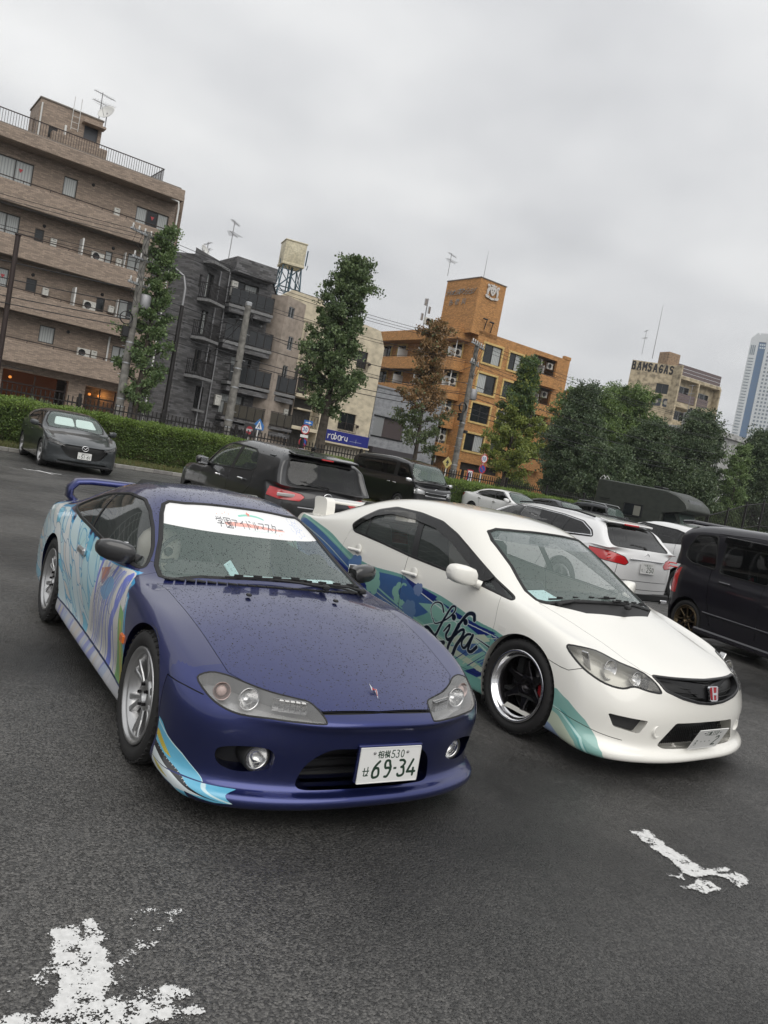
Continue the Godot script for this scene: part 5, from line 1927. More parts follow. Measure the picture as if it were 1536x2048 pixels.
	var pp := thing("paper_notice", "pale teal printed paper lying on the white sedan's dashboard", "paper", c.transform * Vector3(-.45,.885,1.04),.638 + .25)
	var ps := st()
	cbox(ps, Vector3(0,.004,0), Vector3(.36,.004,.16),.001, Basis(Vector3.RIGHT, .25))
	mi(pp, "sheet", done(ps), M.sheet)
# ---------------------------------------------------------------- the other parked cars: one recipe, each with its own measures
# lv: seven levels from sill to shoulder, each [front y, front offset, side y, side inset, rear y, rear offset]
func parked_shell(d: Dictionary) -> Dictionary:
	var w: float = d.w
	var zf: float = d.zf
	var zr: float = d.zr
	var sf: float = d.sf
	var sr: float = d.sr
	var hoops := []
	for l in d.lv:
		var x: float = w - l[3]
		var f: float = zf + l[1]
		var r: float = zr + l[5]
		var belt: float = d.get("rise", .0) if l == d.lv[-1] else .0
		hoops.append([0,0, l[0], f, 1, x * .38, l[0], f - sf * .06,2, x * .66, lerpf(l[0], l[2],.12), f - sf * .24,3, x * .87, lerpf(l[0], l[2],.3), f - sf * .55,4, x * .965, lerpf(l[0], l[2],.5), f - sf,
			5.2, x, lerpf(l[0], l[2],.85), f - sf - .28,7, x, l[2] - belt * .3, d.cowl[0],13, x, l[2] + belt * .6, d.za_r, 15, x * .985, lerpf(l[2], l[4],.6) + belt, r + sr + .12,16, x * .95, lerpf(l[2], l[4],.8), r + sr, 17, x * .86, lerpf(l[2], l[4],.9), r + sr * .5,18, x * .64, l[4], r + sr * .2,19, x * .36, l[4], r + sr * .05,20,0, l[4], r])
	var top: Array = d.lv[-1]
	var xs: float = w - top[3]
	var ys: float = top[2]
	var yf: float = top[0]
	var yr: float = top[4]
	var rise: float = d.get("rise", .0)
	var rx: float = d.rail
	var cz: float = d.cowl[0]
	var cy: float = d.cowl[1]
	var wt: Array = d.wtop
	var rt: Array = d.rtop
	var rb: Array = d.rbot
	var f0: float = zf + top[1]
	var r0: float = zr + top[5]
	var dk: float = d.get("deck", rb[1])
	var ry: float = d.roof
	var cr: float = d.get("crown", .05)
	var hood := func(t: float) -> float: return lerpf(yf, cy, pow(t, .75))
	var mx: float = (wt[0] + rt[0]) * .5
	var tops := [
		[4, xs * .87, lerpf(yf, ys, .3), f0 - sf * .55,5.2, xs * .93, lerpf(hood.call(.35), ys, .4), f0 - sf - .25,7, xs * .955, (ys + cy) * .5 + .01, cz - .10,8, lerpf(xs, rx, .28), lerpf(ys, ry, .30), lerpf(cz, wt[0],.5) - .06,9, lerpf(xs, rx, .42), lerpf(ys, ry, .5), wt[0] - .04,11, lerpf(xs, rx, .45), lerpf(ys + rise * .5, ry, .5), mx, 12, lerpf(xs, rx, .45), lerpf(ys + rise, ry, .5), rt[0] + .03,13, lerpf(xs, rx, .36), lerpf(ys + rise, rt[1],.4), lerpf(rt[0], rb[0],.5) + .04,14, lerpf(xs, rx, .2), lerpf(ys + rise, rb[1],.35), rb[0] + .06,15, xs * .92, lerpf(ys + rise, dk, .6), lerpf(rb[0], r0,.5) + .05,16, xs * .86, lerpf(ys, yr, .9), r0 + sr * .5],
		[4, xs * .66, lerpf(yf, ys, .12), f0 - sf * .24,5.2, xs * .78, hood.call(.35) - .012, f0 - sf * .6 - .25,7, xs * .88, cy - .02, cz - .09,8, lerpf(xs * .88, rx, .5), lerpf(cy, wt[1],.5) + .015, lerpf(cz, wt[0],.5) - .08,9, rx, wt[1] - .02, wt[0] - .06,10, rx * .99, ry - cr * .7, lerpf(wt[0], rt[0],.3),11, rx * .985, ry - cr * .75, mx, 12, rx * .97, rt[1] - .02, rt[0] + .02,13, lerpf(rx * .97, xs * .84,.45), lerpf(rt[1], rb[1],.5), lerpf(rt[0], rb[0],.5) + .03,14, xs * .82, rb[1] - .005, rb[0] + .03,15, xs * .78, dk, lerpf(rb[0], r0,.5) + .02,16, xs * .64, yr, r0 + sr * .2],
		[4, xs * .38, yf, f0 - sf * .06,5.2, xs * .46, hood.call(.35), f0 - sf * .4 - .22,7, xs * .48, cy + .0, cz - .01,8, xs * .44, lerpf(cy, wt[1],.5) + .03, lerpf(cz, wt[0],.5) - .02,9, rx * .55, wt[1], wt[0],10, rx * .54, ry - cr * .15, lerpf(wt[0], rt[0],.3),11, rx * .54, ry - cr * .15, mx, 12, rx * .54, rt[1], rt[0],13, rx * .56, lerpf(rt[1], rb[1],.5) + .012, lerpf(rt[0], rb[0],.5) - .01,14, xs * .45, rb[1] + .005, rb[0],15, xs * .42, dk + .008, lerpf(rb[0], r0,.5),16, xs * .36, yr, r0 + sr * .05],
		[4,0, yf, f0,5.2,0, hood.call(.35), f0 - sf * .35 - .2,7,0, cy + .008, cz + .03,8,0, lerpf(cy, wt[1],.5) + .035, lerpf(cz, wt[0],.5) + .0,9,0, wt[1] + .006, wt[0] + .02,10,0, ry, lerpf(wt[0], rt[0],.3),11,0, ry, mx, 12,0, rt[1] + .006, rt[0] - .01,13,0, lerpf(rt[1], rb[1],.5) + .015, lerpf(rt[0], rb[0],.5) - .02,14,0, rb[1] + .01, rb[0] - .01,15,0, dk + .01, lerpf(rb[0], r0,.5),16,0, yr, r0]]
	return body_soup(cage(hoops, tops, 4,16,20), d.get("levels", 2),2)

func standard_levels(hf: float, sh: float, tr: float, low := .18) -> Array:
	# hood edge height, shoulder height, tail height
	return [[low, -.09, low + .02,.09, low + .05,.10],[low - .02,.0, low, .03, low + .02,.03],[low + .10,.02, low + .12,.012, low + .12,.0],[lerpf(low, hf, .45),.01, lerpf(low, sh, .4),.0, lerpf(low, tr, .45),-.015],[lerpf(low, hf, .75),.02, lerpf(low, sh, .68),.0, lerpf(low, tr, .7),-.02],[lerpf(low, hf, .92),.0, lerpf(low, sh, .88),.012, lerpf(low, tr, .9),.0],[hf, -.06, sh, .04, tr, .03]]

func parked_car(called: String, label: String, at: Vector3, yaw: float, body: Material, d: Dictionary) -> Dictionary:
	var c := thing(called, label, d.get("kind", "car"), at, yaw, "cars parked in the lot")
	var s := parked_shell(d)
	var h: float = d.get("h", .03)
	var ed := []
	var arch := st()
	for z in [d.za_f, d.za_r]:
		var R: float = d.R
		var r := cut(s, circle(Vector2(z, R + .01), R + .035,32), ZX, YX, XX, h, .0, func(q): return q.x > d.w - .35)
		s = r[1]
		edge_wall(arch, r[2],.05, Vector3(-1,0,0))
		edge_wall(arch, mirror_edges(r[2]),.05, Vector3(1,0,0))
		arch_liner(c, z, R + .01, R + .05, d.w - .34, d.w - .03)
	mi(c, "arch_edge", done(arch), M.trim if d.has("clad") else body)
	var seam := soup()
	# side windows, split by pillars
	if d.has("dlo"):
		var r := cut(s, round_poly(pv(d.dlo),.04), ZX, YX, XX, h)
		s = r[1]
		var g: Dictionary = r[0]
		var fr := soup()
		for p in d.get("pillars", []):
			var q := cut(g, pv([p[0],.6, p[1],2.2]), ZX, YX, XX, h, p[2])
			add_soup(fr, q[0])
			g = q[1]
		for sd in [1.0,-1.0]:
			glazing(c, "side_window", g if sd > 0 else mirrored(g), r[2] if sd > 0 else mirror_edges(r[2]), d.get("side_glass", M.smoked), d.get("edge", .03))
			if fr.p.size(): mi(c, "window_pillar", soup_mesh(fr if sd > 0 else mirrored(fr)), M.trim)
			if d.has("chrome_line"):
				var b := st()
				edge_bead(b, r[2] if sd > 0 else mirror_edges(r[2]),.022,.007,.018)
				mi(c, "window_trim", done(b), M.chrome)
	for e in d.get("extra", []):
		var r := cut(s, round_poly(pv(e[0]), e[1]), ZX, YX, XX, h)
		s = r[1]
		for sd in [1.0,-1.0]: glazing(c, "side_window", r[0] if sd > 0 else mirrored(r[0]), r[2] if sd > 0 else mirror_edges(r[2]), M.smoked, .025)
	if d.has("ws"):
		var r := cut(s, smooth_poly(pv(d.ws),3), XX, YX, Vector3(0,.4,1), h, .0, func(q): return q.z > d.wtop[0] - .35 and q.z < d.cowl[0] + .25)
		s = r[1]
		glazing(c, "windshield", both(r[0]), r[2] + mirror_edges(r[2]), d.get("ws_glass", M.windshield),.04)
	if d.has("rw"):
		var r := cut(s, round_poly(pv(d.rw),.06), XX, YX, Vector3(0,.15,-1), h, .0, func(q): return q.z < d.rtop[0] + .12)
		s = r[1]
		glazing(c, "rear_window", both(r[0]), r[2] + mirror_edges(r[2]), M.smoked, .03)
	# lamps: [name, outline as seen from front or rear, front?, cover, housing]
	for l in d.get("lamps", []):
		var fz := 1.0 if l[2] else -1.0
		var r := cut(s, round_poly(pv(l[1]),.02), XX, YX, Vector3(.4,.2, fz), h * .6,.0, func(q): return q.z * fz > (d.zf if l[2] else -d.zr) - d.get("wrap", .45))
		s = r[1]
		for sd in [1.0,-1.0]:
			var k := lamp_unit(c, l[0], r[0] if sd > 0 else mirrored(r[0]), r[2] if sd > 0 else mirror_edges(r[2]),.05, l[3], l[4],.012)
			for rf in l[5] if l.size() > 5 else []:
				reflector(k, "reflector", Vector3(sd * rf[0], rf[1], rf[2]), rf[3],.03, M.bowl, Vector3(0,0, fz), M.lens)
	for o in d.get("openings", []):
		var fz := 1.0 if o[2] else -1.0
		var r := cut(s, round_poly(pv(o[1]),.03), XX, YX, Vector3(0,0, fz), h * .6,.0, func(q): return q.z * fz > 1.0)
		s = r[1]
		opening(c, o[0], both(r[0]), r[2] + mirror_edges(r[2]),.05, o[3] if o.size() > 3 else M.trim, o[3] if o.size() > 3 else M.mesh_black, Vector3(0,0,-fz))
	for ln in d.get("seams", []):
		var r := cut(s, pv(ln), ZX, YX, XX, .012,.0045, func(q): return q.x > d.w * .6)
		s = r[1]
		add_soup(seam, moved(r[0],-.008))
	for ln in d.get("rear_seams", []):
		var r := cut(s, pv(ln), XX, YX, Vector3(0,0,-1),.012,.0045, func(q): return q.z < d.za_r - .3)
		s = r[1]
		add_soup(seam, moved(r[0],-.008))
	if seam.p.size(): mi(c, "panel_gap", soup_mesh(both(seam)), M.seam)
	if d.has("hood_back"):
		var hp: Array = d.hood_back
		var r := panel(s, pv(hp), XX, ZX, Vector3(0,1,.2), func(q): return q.z > d.cowl[0] - .1,.004, h)
		s = r[1]
		mi(c, "hood", soup_mesh(both(r[0])), body)
		mi(c, "hood_gap", soup_mesh(both(r[2])), M.seam)
	if d.has("clad"):
		var r := cut(s, pv([-3,-1,3,-1,3, d.clad, -3, d.clad]), ZX, YX, Vector3.ZERO, h)
		s = r[1]
		mi(c, "lower_cladding", soup_mesh(both(r[0])), M.rubber)
	mi(c, "body", soup_mesh(both(s)), body)
	var fl := st()
	box(fl, Vector3(0, d.lv[0][0] + .12,0), Vector3(d.w * 1.7,.02, d.zf - d.zr - .9))
	box(fl, Vector3(0, d.cowl[1] - .14, d.cowl[0] - .22), Vector3(d.w * 1.6,.16,.35))
	mi(c, "cabin_floor", done(fl), M.cabin)
	var sy: float = d.cowl[1] - .42
	for x in [-.36,.36]: seat(c, Vector3(x, sy, d.get("seat", .1)), M.cabin, .6)
	if d.has("mirror"):
		var m: Array = d.mirror
		for sd in [1.0,-1.0]: mirror_part(c, sd, Vector3(m[0], m[1], m[2]), Vector3(.20,.15,.13), Vector3(m[0] - .17, m[1] - .05, m[2] + .04), m[3] if m.size() > 3 else body, M.trim)
	for hd in d.get("handles", []):
		for sd in [1.0,-1.0]:
			var b := st()
			cbox(b, Vector3(sd * (d.w + .012), hd[1], hd[0]), Vector3(.03,.035,.19),.012)
			mi(c, "door_handle", done(b), hd[2] if hd.size() > 2 else body)
	for sd in [1.0,-1.0]:
		wheel(c, Vector3(sd * (d.w - .115), d.R, d.za_f), sd, d.wheel)
		wheel(c, Vector3(sd * (d.w - .115), d.R, d.za_r), sd, d.wheel, false)
	return {"node": c, "soup": s}

func wheel_spec(R: float, rim: float, m: Material, count: int, w := .21, spoke := .05) -> Dictionary:
	return {"R": R, "rim": rim, "w": w, "dish": .03, "mat": m, "style": "multi", "count": count, "spoke": spoke, "fine": false, "hub": .065}

func piece(parent: Node3D, called: String, m: Material, boxes: Array, k := .01) -> void:
	var s := st()
	for b in boxes: cbox(s, b[0], b[1], k, b[2] if b.size() > 2 else Basis())
	mi(parent, called, done(s), m)

func ring_badge(parent: Node3D, at: Vector3, r: float, fz := 1.0) -> Node3D:
	var s := st()
	var pts := []
	for k in 21: pts.append(at + Vector3(cos(TAU * k / 20.0) * r, sin(TAU * k / 20.0) * r * .82,0))
	tube(s, pts, r * .13,6, false)
	return mi(parent, "badge", done(s), M.chrome)

func build_parked() -> void:
	var black := paint(lin(.004,.004,.005),.0,.3)
	var lot := PI + .60
	# grey hatchback by the hedge
	var d := {"w": .90, "zf": 2.20, "zr": -2.24, "sf": .42, "sr": .35, "za_f": 1.36, "za_r": -1.36, "R": .33, "lv": standard_levels(.68,.94,1.0), "rise": .06, "rail": .60, "cowl": [1.02,1.0], "wtop": [.25,1.38], "rtop": [-1.55,1.36], "rbot": [-2.05,1.06], "roof": 1.44,
		"ws": [-.68,1.0,0,1.035,.68,1.0,.56,1.36,0,1.40,-.56,1.36], "dlo": [.80,.99,-.9,1.03,-1.35,1.10,-1.15,1.25,-.6,1.34,.15,1.36], "pillars": [[-.12,-.22,.03]], "rw": [-.5,1.30,.5,1.30,.56,1.12,-.56,1.12],
		"lamps": [["headlight", [.885,.73,.80,.76,.55,.66,.42,.60,.60,.61,.84,.67], true, M.lens, M.dark_housing, [[.72,.69,1.93,.035],[.62,.665,2.0,.035]]],["tail_light", [.8,.9,.4,.88,.4,.80,.8,.78], false, M.red_lens, null]],
		"openings": [["grille", [-.47,.66,.47,.66,.58,.58,.40,.38,.30,.34,-.30,.34,-.40,.38,-.58,.58], true],["lower_intake", [-.62,.27,.62,.27,.52,.22,-.52,.22], true]],
		"seams": [[.85,.95,.92,.7,.80,.3],[-.12,.98,-.15,.6,-.1,.3]], "hood_back": [-.74,1.0,-.64,1.9,-.45,2.06,0,2.10,.45,2.06,.64,1.9,.74,1.0], "mirror": [1.0,1.03,.70], "handles": [[-.02,.84],[-.95,.87]], "wheel": wheel_spec(.33,.23, M.silver, 5,.21,.07)}
	var grey := paint(lin(.030,.035,.038),.35,.35)
	var r := parked_car("grey_hatchback", "dark grey hatchback parked nose-out in front of the tall hedge", Vector3(-8.81,0,-21.28),.60, grey, d)
	var c: Node3D = r.node
	number_plate(c, Vector3(0,.43,2.235), Basis(), "練馬", "331", "ひ", "51-61", [130,210,300,350,425])
	ring_badge(c, Vector3(0,.615,2.205),.075)
	var em := st()
	tube(em, [Vector3(-.06,.635,2.2), Vector3(-.03,.63,2.2), Vector3(0,.595,2.2), Vector3(.03,.63,2.2), Vector3(.06,.635,2.2)],.009,6)
	mi(c, "badge", done(em), M.chrome)
	var shd := thing("windshield_sunshade", "silvery pale green sunshade spread inside the grey hatchback's windshield", "sunshade", c.transform * Vector3(0,1.17,.60),.60)
	var ss := st()
	for q in 2:
		var b := Basis(Vector3.RIGHT, -1.05)
		prism(ss, round_poly(pv([-.54 + .55 * q, -.2,-.02 + .55 * q, -.2,-.04 + .50 * q, .2,-.46 + .50 * q, .2]),.08),.006, Transform3D(b, Vector3(0,0,.02)))
	mi(shd, "panel", done(ss), mat(lin(.50,.62,.58),.5))
	piece(c, "air_dam", M.trim, [[Vector3(0,.20,2.12), Vector3(1.3,.04,.18)]])
	# black sport utility car, rear towards us
	d = {"w": .85, "zf": 2.0, "zr": -2.0, "sf": .30, "sr": .26, "za_f": 1.26, "za_r": -1.26, "R": .345, "lv": standard_levels(.92,1.06,1.02,.26), "rise": .05, "rail": .60, "cowl": [.98,1.08], "wtop": [.40,1.52], "rtop": [-1.62,1.55], "rbot": [-1.96,1.08], "roof": 1.615, "h": .02, "levels": 3,
		"ws": [-.66,1.10,0,1.13,.66,1.10,.56,1.48,0,1.53,-.56,1.48], "dlo": [.72,1.10,-.2,1.13,-1.0,1.17,-1.14,1.22,-1.0,1.42,-.80,1.49,.0,1.52,.32,1.50], "pillars": [[-.30,-.36,.05]], "side_glass": M.tint_light, "rw": [-.57,1.46,.57,1.46,.64,1.12,.60,1.09,-.60,1.09,-.64,1.12],
		"lamps": [["headlight", [.80,.98,.62,.98,.50,.90,.62,.84,.80,.86], true, M.lens, M.housing],["tail_light", [.84,1.04,.40,.99,.34,.95,.42,.88,.72,.87,.84,.90], false, M.red_lens, null]],
		"seams": [[.74,1.08,.82,.85,.74,.4],[-.30,1.12,-.34,.7,-.3,.38],[-1.10,1.20,-1.16,.95,-.92,.7,-.82,.4]], "rear_seams": [[-.66,.82,.66,.82],[.66,1.02,.66,.82]],
		"mirror": [.95,1.14,.58], "handles": [[.02,.98, M.chrome],[-.84,1.02, M.chrome]], "clad": .34, "hood_back": [-.70,.98,-.66,1.7,-.4,1.86,0,1.9,.4,1.86,.66,1.7,.70,.98], "wrap": .30, "wheel": wheel_spec(.345,.22, M.gunmetal, 5)}
	r = parked_car("black_suv", "glossy black sport utility car seen from its rear left corner, red tail lights", Vector3(-1.98,0,-12.9), PI + .606, black, d)
	c = r.node
	for sd in [1.0,-1.0]:
		piece(c, "tail_light_core", mat(lin(.55,.53,.52),.2,.3),[[Vector3(sd * .61,.945,-1.955), Vector3(.36,.05,.03), Basis(Vector3.UP, sd * .16)]])
		piece(c, "roof_pillar_panel", M.dark_pane, [[Vector3(sd * .70,1.30,-1.42), Vector3(.02,.34,.20), Basis(Vector3.BACK, sd * .22)]])
	wiper(c, Vector3(-.02,1.09,-1.99), Vector3(.0,1.13,-1.99), Vector3(-.02,1.12,-1.975), Vector3(.44,1.16,-1.95))
	piece(c, "roof_spoiler", black, [[Vector3(0,1.535,-1.72), Vector3(1.08,.035,.22), Basis(Vector3.RIGHT, -.12)]])
	piece(c, "stop_lamp", M.red_lens, [[Vector3(0,1.515,-1.83), Vector3(.20,.02,.02)]],.004)
	piece(c, "rear_garnish", M.chrome, [[Vector3(.33,.80,-2.02), Vector3(.26,.018,.02)],[Vector3(-.33,.80,-2.02), Vector3(.26,.018,.02)]],.004)
	ring_badge(c, Vector3(0,.985,-2.025),.07)
	piece(c, "roof_antenna", M.trim, [[Vector3(0,1.645,-1.35), Vector3(.03,.06,.13), Basis(Vector3.RIGHT, .4)]],.012)
	var bl := st()
	box(bl, Vector3(0,.7,-2.035), Vector3(.34,.17,.01))
	mi(c, "number_plate", done(bl), M.plate)
	piece(c, "rear_bumper_trim", M.rubber, [[Vector3(0,.48,-2.0), Vector3(1.3,.16,.1)]],.03)
	beads_on(c, cut(r.soup, pv([-1.9,-1,.5,-1,.5,1,-1.9,1]), ZX, XX, YX, .3,.0, func(q): return q.y > 1.45)[0],500,61,.003,.008)
	# black van, nose towards the right
	d = {"w": .85, "zf": 2.35, "zr": -2.35, "sf": .20, "sr": .14, "za_f": 1.20, "za_r": -1.36, "R": .33, "lv": standard_levels(1.02,1.16,1.15,.26), "rail": .68, "cowl": [2.04,1.24], "wtop": [1.50,1.82], "rtop": [-2.12,1.88], "rbot": [-2.32,1.20], "roof": 1.97, "crown": .07,
		"ws": [-.72,1.25,0,1.29,.72,1.25,.63,1.78,0,1.83,-.63,1.78], "dlo": [1.90,1.26,.95,1.26,.95,1.28,-2.0,1.30,-2.0,1.76,1.36,1.78], "pillars": [[.78,.74,.12]], "rw": [-.6,1.75,.6,1.75,.66,1.30,-.66,1.30], "side_glass": M.smoked,
		"lamps": [["headlight", [.83,1.0,.50,.95,.50,.80,.83,.78], true, M.lens, M.bowl]], "openings": [["grille", [-.48,.90,.48,.90,.46,.74,-.46,.74], true],["lower_intake", [-.5,.5,.5,.5,.45,.36,-.45,.36], true]],
		"seams": [[.68,1.75,.70,1.2,.68,.35],[1.74,1.2,1.72,.8,1.62,.5]], "mirror": [.98,1.22,1.86, M.chrome], "handles": [[.86,1.02, M.chrome],[.48,1.02, M.chrome]], "seat": 1.0, "wheel": wheel_spec(.33,.2, M.silver, 6)}
	r = parked_car("black_van", "long black van with chrome grille parked behind the black sport utility car", Vector3(.36,0,-30.0),.62, black, d.merged({"kind": "van"}))
	c = r.node
	piece(c, "grille_bar", M.chrome, [[Vector3(0,.885,2.33), Vector3(.96,.035,.04)],[Vector3(0,.76,2.335), Vector3(.96,.05,.04)]])
	ring_badge(c, Vector3(0,1.0,2.325),.06)
	wiper(c, Vector3(.1,1.27,2.08), Vector3(.15,1.3,2.07), Vector3(-.5,1.30,2.06), Vector3(.1,1.29,2.08))
	wiper(c, Vector3(.6,1.27,2.02), Vector3(.6,1.3,2.02), Vector3(.1,1.30,2.08), Vector3(.62,1.29,2.03))
	var dm := st()
	tube(dm, [Vector3(.76,1.0,2.2), Vector3(.86,1.06,2.34), Vector3(.90,1.2,2.36), Vector3(.84,1.30,2.34)],.014,6)
	mi(c, "corner_mirror_arm", done(dm), M.rubber)
	# white saloon along the low hedge
	var white := paint(lin(.74,.74,.74),.0,.3)
	d = {"w": .92, "zf": 2.42, "zr": -2.42, "sf": .42, "sr": .36, "za_f": 1.46, "za_r": -1.40, "R": .34, "lv": standard_levels(.72,.95,1.06), "rise": .04, "rail": .60, "cowl": [1.18,1.0], "wtop": [.42,1.39], "rtop": [-1.0,1.38], "rbot": [-1.75,1.10], "deck": 1.10, "roof": 1.45,
		"ws": [-.70,1.0,0,1.04,.70,1.0,.56,1.36,0,1.405,-.56,1.36], "dlo": [.95,1.0,-.9,1.04,-1.35,1.09,-1.15,1.22,-.7,1.34,.2,1.37], "pillars": [[-.08,-.14,.035]], "rw": [-.5,1.34,.5,1.34,.58,1.14,-.58,1.14], "chrome_line": true,
		"lamps": [["headlight", [.85,.78,.5,.72,.5,.64,.85,.66], true, M.lens, M.bowl],["tail_light", [.86,1.02,.55,.98,.6,.86,.86,.90], false, M.red_lens, null]], "seams": [[.95,.95,1.0,.7,.9,.3],[-.08,1.0,-.1,.6,-.05,.3],[-.95,1.05,-1.0,.8,-.78,.4]],
		"mirror": [1.02,1.05,.82], "handles": [[-.0,.88, M.chrome],[-.95,.92, M.chrome]], "wheel": wheel_spec(.34,.23, M.silver, 7)}
	parked_car("white_saloon", "white saloon with chrome window line parked between the black van and the low hedge", Vector3(5.30,0,-34.2),.62, white, d)
	# dark saloon, only its roof in view
	d = d.duplicate(true)
	d.erase("chrome_line")
	parked_car("dark_saloon", "dark grey saloon of which only the roof and windshield show behind the white wagon", Vector3(7.75,0,-35.2),.62, paint(lin(.02,.022,.028),.2,.35), d)
	# small off-road car with roof rails
	d = {"w": .735, "zf": 1.72, "zr": -1.66, "sf": .22, "sr": .16, "za_f": 1.12, "za_r": -1.16, "R": .34, "lv": standard_levels(.98,1.06,1.06,.30), "rail": .54, "cowl": [.72,1.08], "wtop": [.34,1.52], "rtop": [-1.48,1.54], "rbot": [-1.64,1.10], "roof": 1.60,
		"ws": [-.60,1.08,0,1.11,.60,1.08,.53,1.48,0,1.53,-.53,1.48], "dlo": [.50,1.10,-1.4,1.12,-1.4,1.46,.26,1.48], "pillars": [[-.42,-.44,.05]], "rw": [-.5,1.46,.5,1.46,.54,1.14,-.54,1.14], "lamps": [["headlight", [.70,.92,.50,.92,.50,.76,.70,.76], true, M.lens, M.bowl]],
		"mirror": [.86,1.16,.52], "wheel": wheel_spec(.34,.19, M.silver, 6)}
	r = parked_car("small_off_road_car", "small dark off-road car with silver roof rails beside the olive camper", Vector3(10.15,0,-36.3),.66, paint(lin(.012,.015,.02),.2,.3), d)
	for sd in [1.0,-1.0]:
		var rr := st()
		tube(rr, [Vector3(sd * .50,1.56,.25), Vector3(sd * .52,1.64,.12), Vector3(sd * .52,1.66,-.6), Vector3(sd * .52,1.64,-1.3), Vector3(sd * .50,1.56,-1.42)],.022,8)
		mi(r.node, "roof_rail", done(rr), M.alum)
	# white wagon, rear towards us
	d = {"w": .905, "zf": 2.34, "zr": -2.34, "sf": .42, "sr": .34, "za_f": 1.42, "za_r": -1.42, "R": .33, "lv": standard_levels(.74,.93,.98,.20), "rise": .05, "rail": .58, "cowl": [1.10,1.0], "wtop": [.38,1.36], "rtop": [-1.72,1.39], "rbot": [-2.22,1.03], "roof": 1.45, "h": .02, "levels": 3,
		"ws": [-.70,1.0,0,1.04,.70,1.0,.54,1.33,0,1.37,-.54,1.33], "dlo": [.88,.98,-.9,1.03,-1.5,1.08,-1.86,1.11,-1.78,1.20,-1.5,1.31,-1.0,1.355,-.3,1.375,.2,1.36], "pillars": [[.0,-.08,.04],[-.92,-.80,.012],[-1.14,-1.20,.03]], "side_glass": M.smoked, "chrome_line": true, "rw": [-.52,1.345,.52,1.345,.66,1.06,.60,1.035,-.60,1.035,-.66,1.06],
		"lamps": [["headlight", [.85,.80,.5,.74,.5,.66,.85,.68], true, M.lens, M.bowl],["tail_light", [.90,.96,.70,.955,.47,.90,.40,.82,.46,.775,.80,.80,.90,.86], false, M.red_lens, null]],
		"seams": [[.90,.95,.95,.7,.85,.3],[-.02,1.0,-.04,.6,.0,.3],[-1.0,1.05,-1.02,.8,-.82,.4]], "rear_seams": [[-.62,.55,.62,.55],[.62,.96,.60,.75,.62,.55],[-.7,.42,.7,.42]],
		"mirror": [1.0,1.05,.76], "handles": [[-.0,.86],[-.9,.90]], "wheel": wheel_spec(.33,.23, M.silver, 5)}
	r = parked_car("white_wagon", "white station wagon seen from behind with lit red tail lights and a plate", Vector3(2.95,0,-14.25), PI + .56, white, d)
	c = r.node
	number_plate(c, Vector3(0,.765,-2.375), Basis(Vector3.UP, PI) * Basis(Vector3.RIGHT, -.08), "千葉", "301", "た", "・250", [120,220,320,410])
	piece(c, "plate_recess_bar", M.chrome, [[Vector3(0,.885,-2.345), Vector3(.80,.018,.03)]],.005)
	ring_badge(c, Vector3(0,.955,-2.32),.045)
	piece(c, "high_stop_lamp", M.red_lens, [[Vector3(0,1.375,-1.90), Vector3(.34,.03,.03)]],.008)
	piece(c, "roof_spoiler", white, [[Vector3(0,1.395,-1.79), Vector3(1.06,.03,.20), Basis(Vector3.RIGHT, -.12)]])
	wiper(c, Vector3(-.02,1.05,-2.245), Vector3(.02,1.07,-2.25), Vector3(-.05,1.065,-2.235), Vector3(.32,1.085,-2.215))
	piece(c, "rear_diffuser", M.rubber, [[Vector3(0,.31,-2.31), Vector3(1.36,.12,.08)]],.02)
	for sd in [1.0,-1.0]:
		piece(c, "exhaust_tip", M.chrome, [[Vector3(sd * .56,.26,-2.33), Vector3(.17,.07,.06)]],.015)
		piece(c, "tail_light_strip", mat(lin(.75,.03,.03),.2),[[Vector3(sd * .66,.905,-2.19), Vector3(.34,.016,.02), Basis(Vector3.UP, sd * .42)],[Vector3(sd * .67,.85,-2.21), Vector3(.34,.016,.02), Basis(Vector3.UP, sd * .42)]],.004)
		var rl := st()
		tube(rl, [Vector3(sd * .55,1.41,.2), Vector3(sd * .56,1.45,-.2), Vector3(sd * .555,1.45,-1.2), Vector3(sd * .54,1.41,-1.6)],.016,6)
		mi(c, "roof_rail", done(rl), M.trim)
	# white compact behind the wagon
	d = {"w": .885, "zf": 2.12, "zr": -2.14, "sf": .36, "sr": .30, "za_f": 1.30, "za_r": -1.30, "R": .335, "lv": standard_levels(.82,1.0,1.02,.24), "rise": .08, "rail": .58, "cowl": [1.05,1.05], "wtop": [.30,1.43], "rtop": [-1.45,1.44], "rbot": [-2.0,1.08], "roof": 1.51, "h": .02,
		"ws": [-.68,1.05,0,1.09,.68,1.05,.55,1.46,0,1.51,-.55,1.46], "dlo": [.84,1.04,-.6,1.09,-1.3,1.16,-1.5,1.24,-1.25,1.33,-.8,1.40,.1,1.42], "pillars": [[.0,-.10,.04],[-.98,-.92,.025]], "rw": [-.5,1.44,.5,1.44,.6,1.14,-.6,1.14],
		"lamps": [["headlight", [.85,.85,.5,.8,.5,.72,.85,.75], true, M.lens, M.bowl],["tail_light", [.87,1.02,.62,1.0,.62,.86,.87,.88], false, M.red_lens, null]], "seams": [[.85,1.0,.9,.7,.8,.3],[-.02,1.05,-.05,.6,.0,.3],[-.98,1.12,-1.02,.9,-.80,.5]],
		"mirror": [.98,1.1,.7], "handles": [[.05,.94, M.chrome],[-.72,.985, M.chrome]], "clad": .34, "wheel": wheel_spec(.335,.22, M.silver, 5)}
	parked_car("white_compact_car", "white compact car with dark windows between the wagon and the black box car", Vector3(6.05,0,-16.9), PI + .52, white, d)
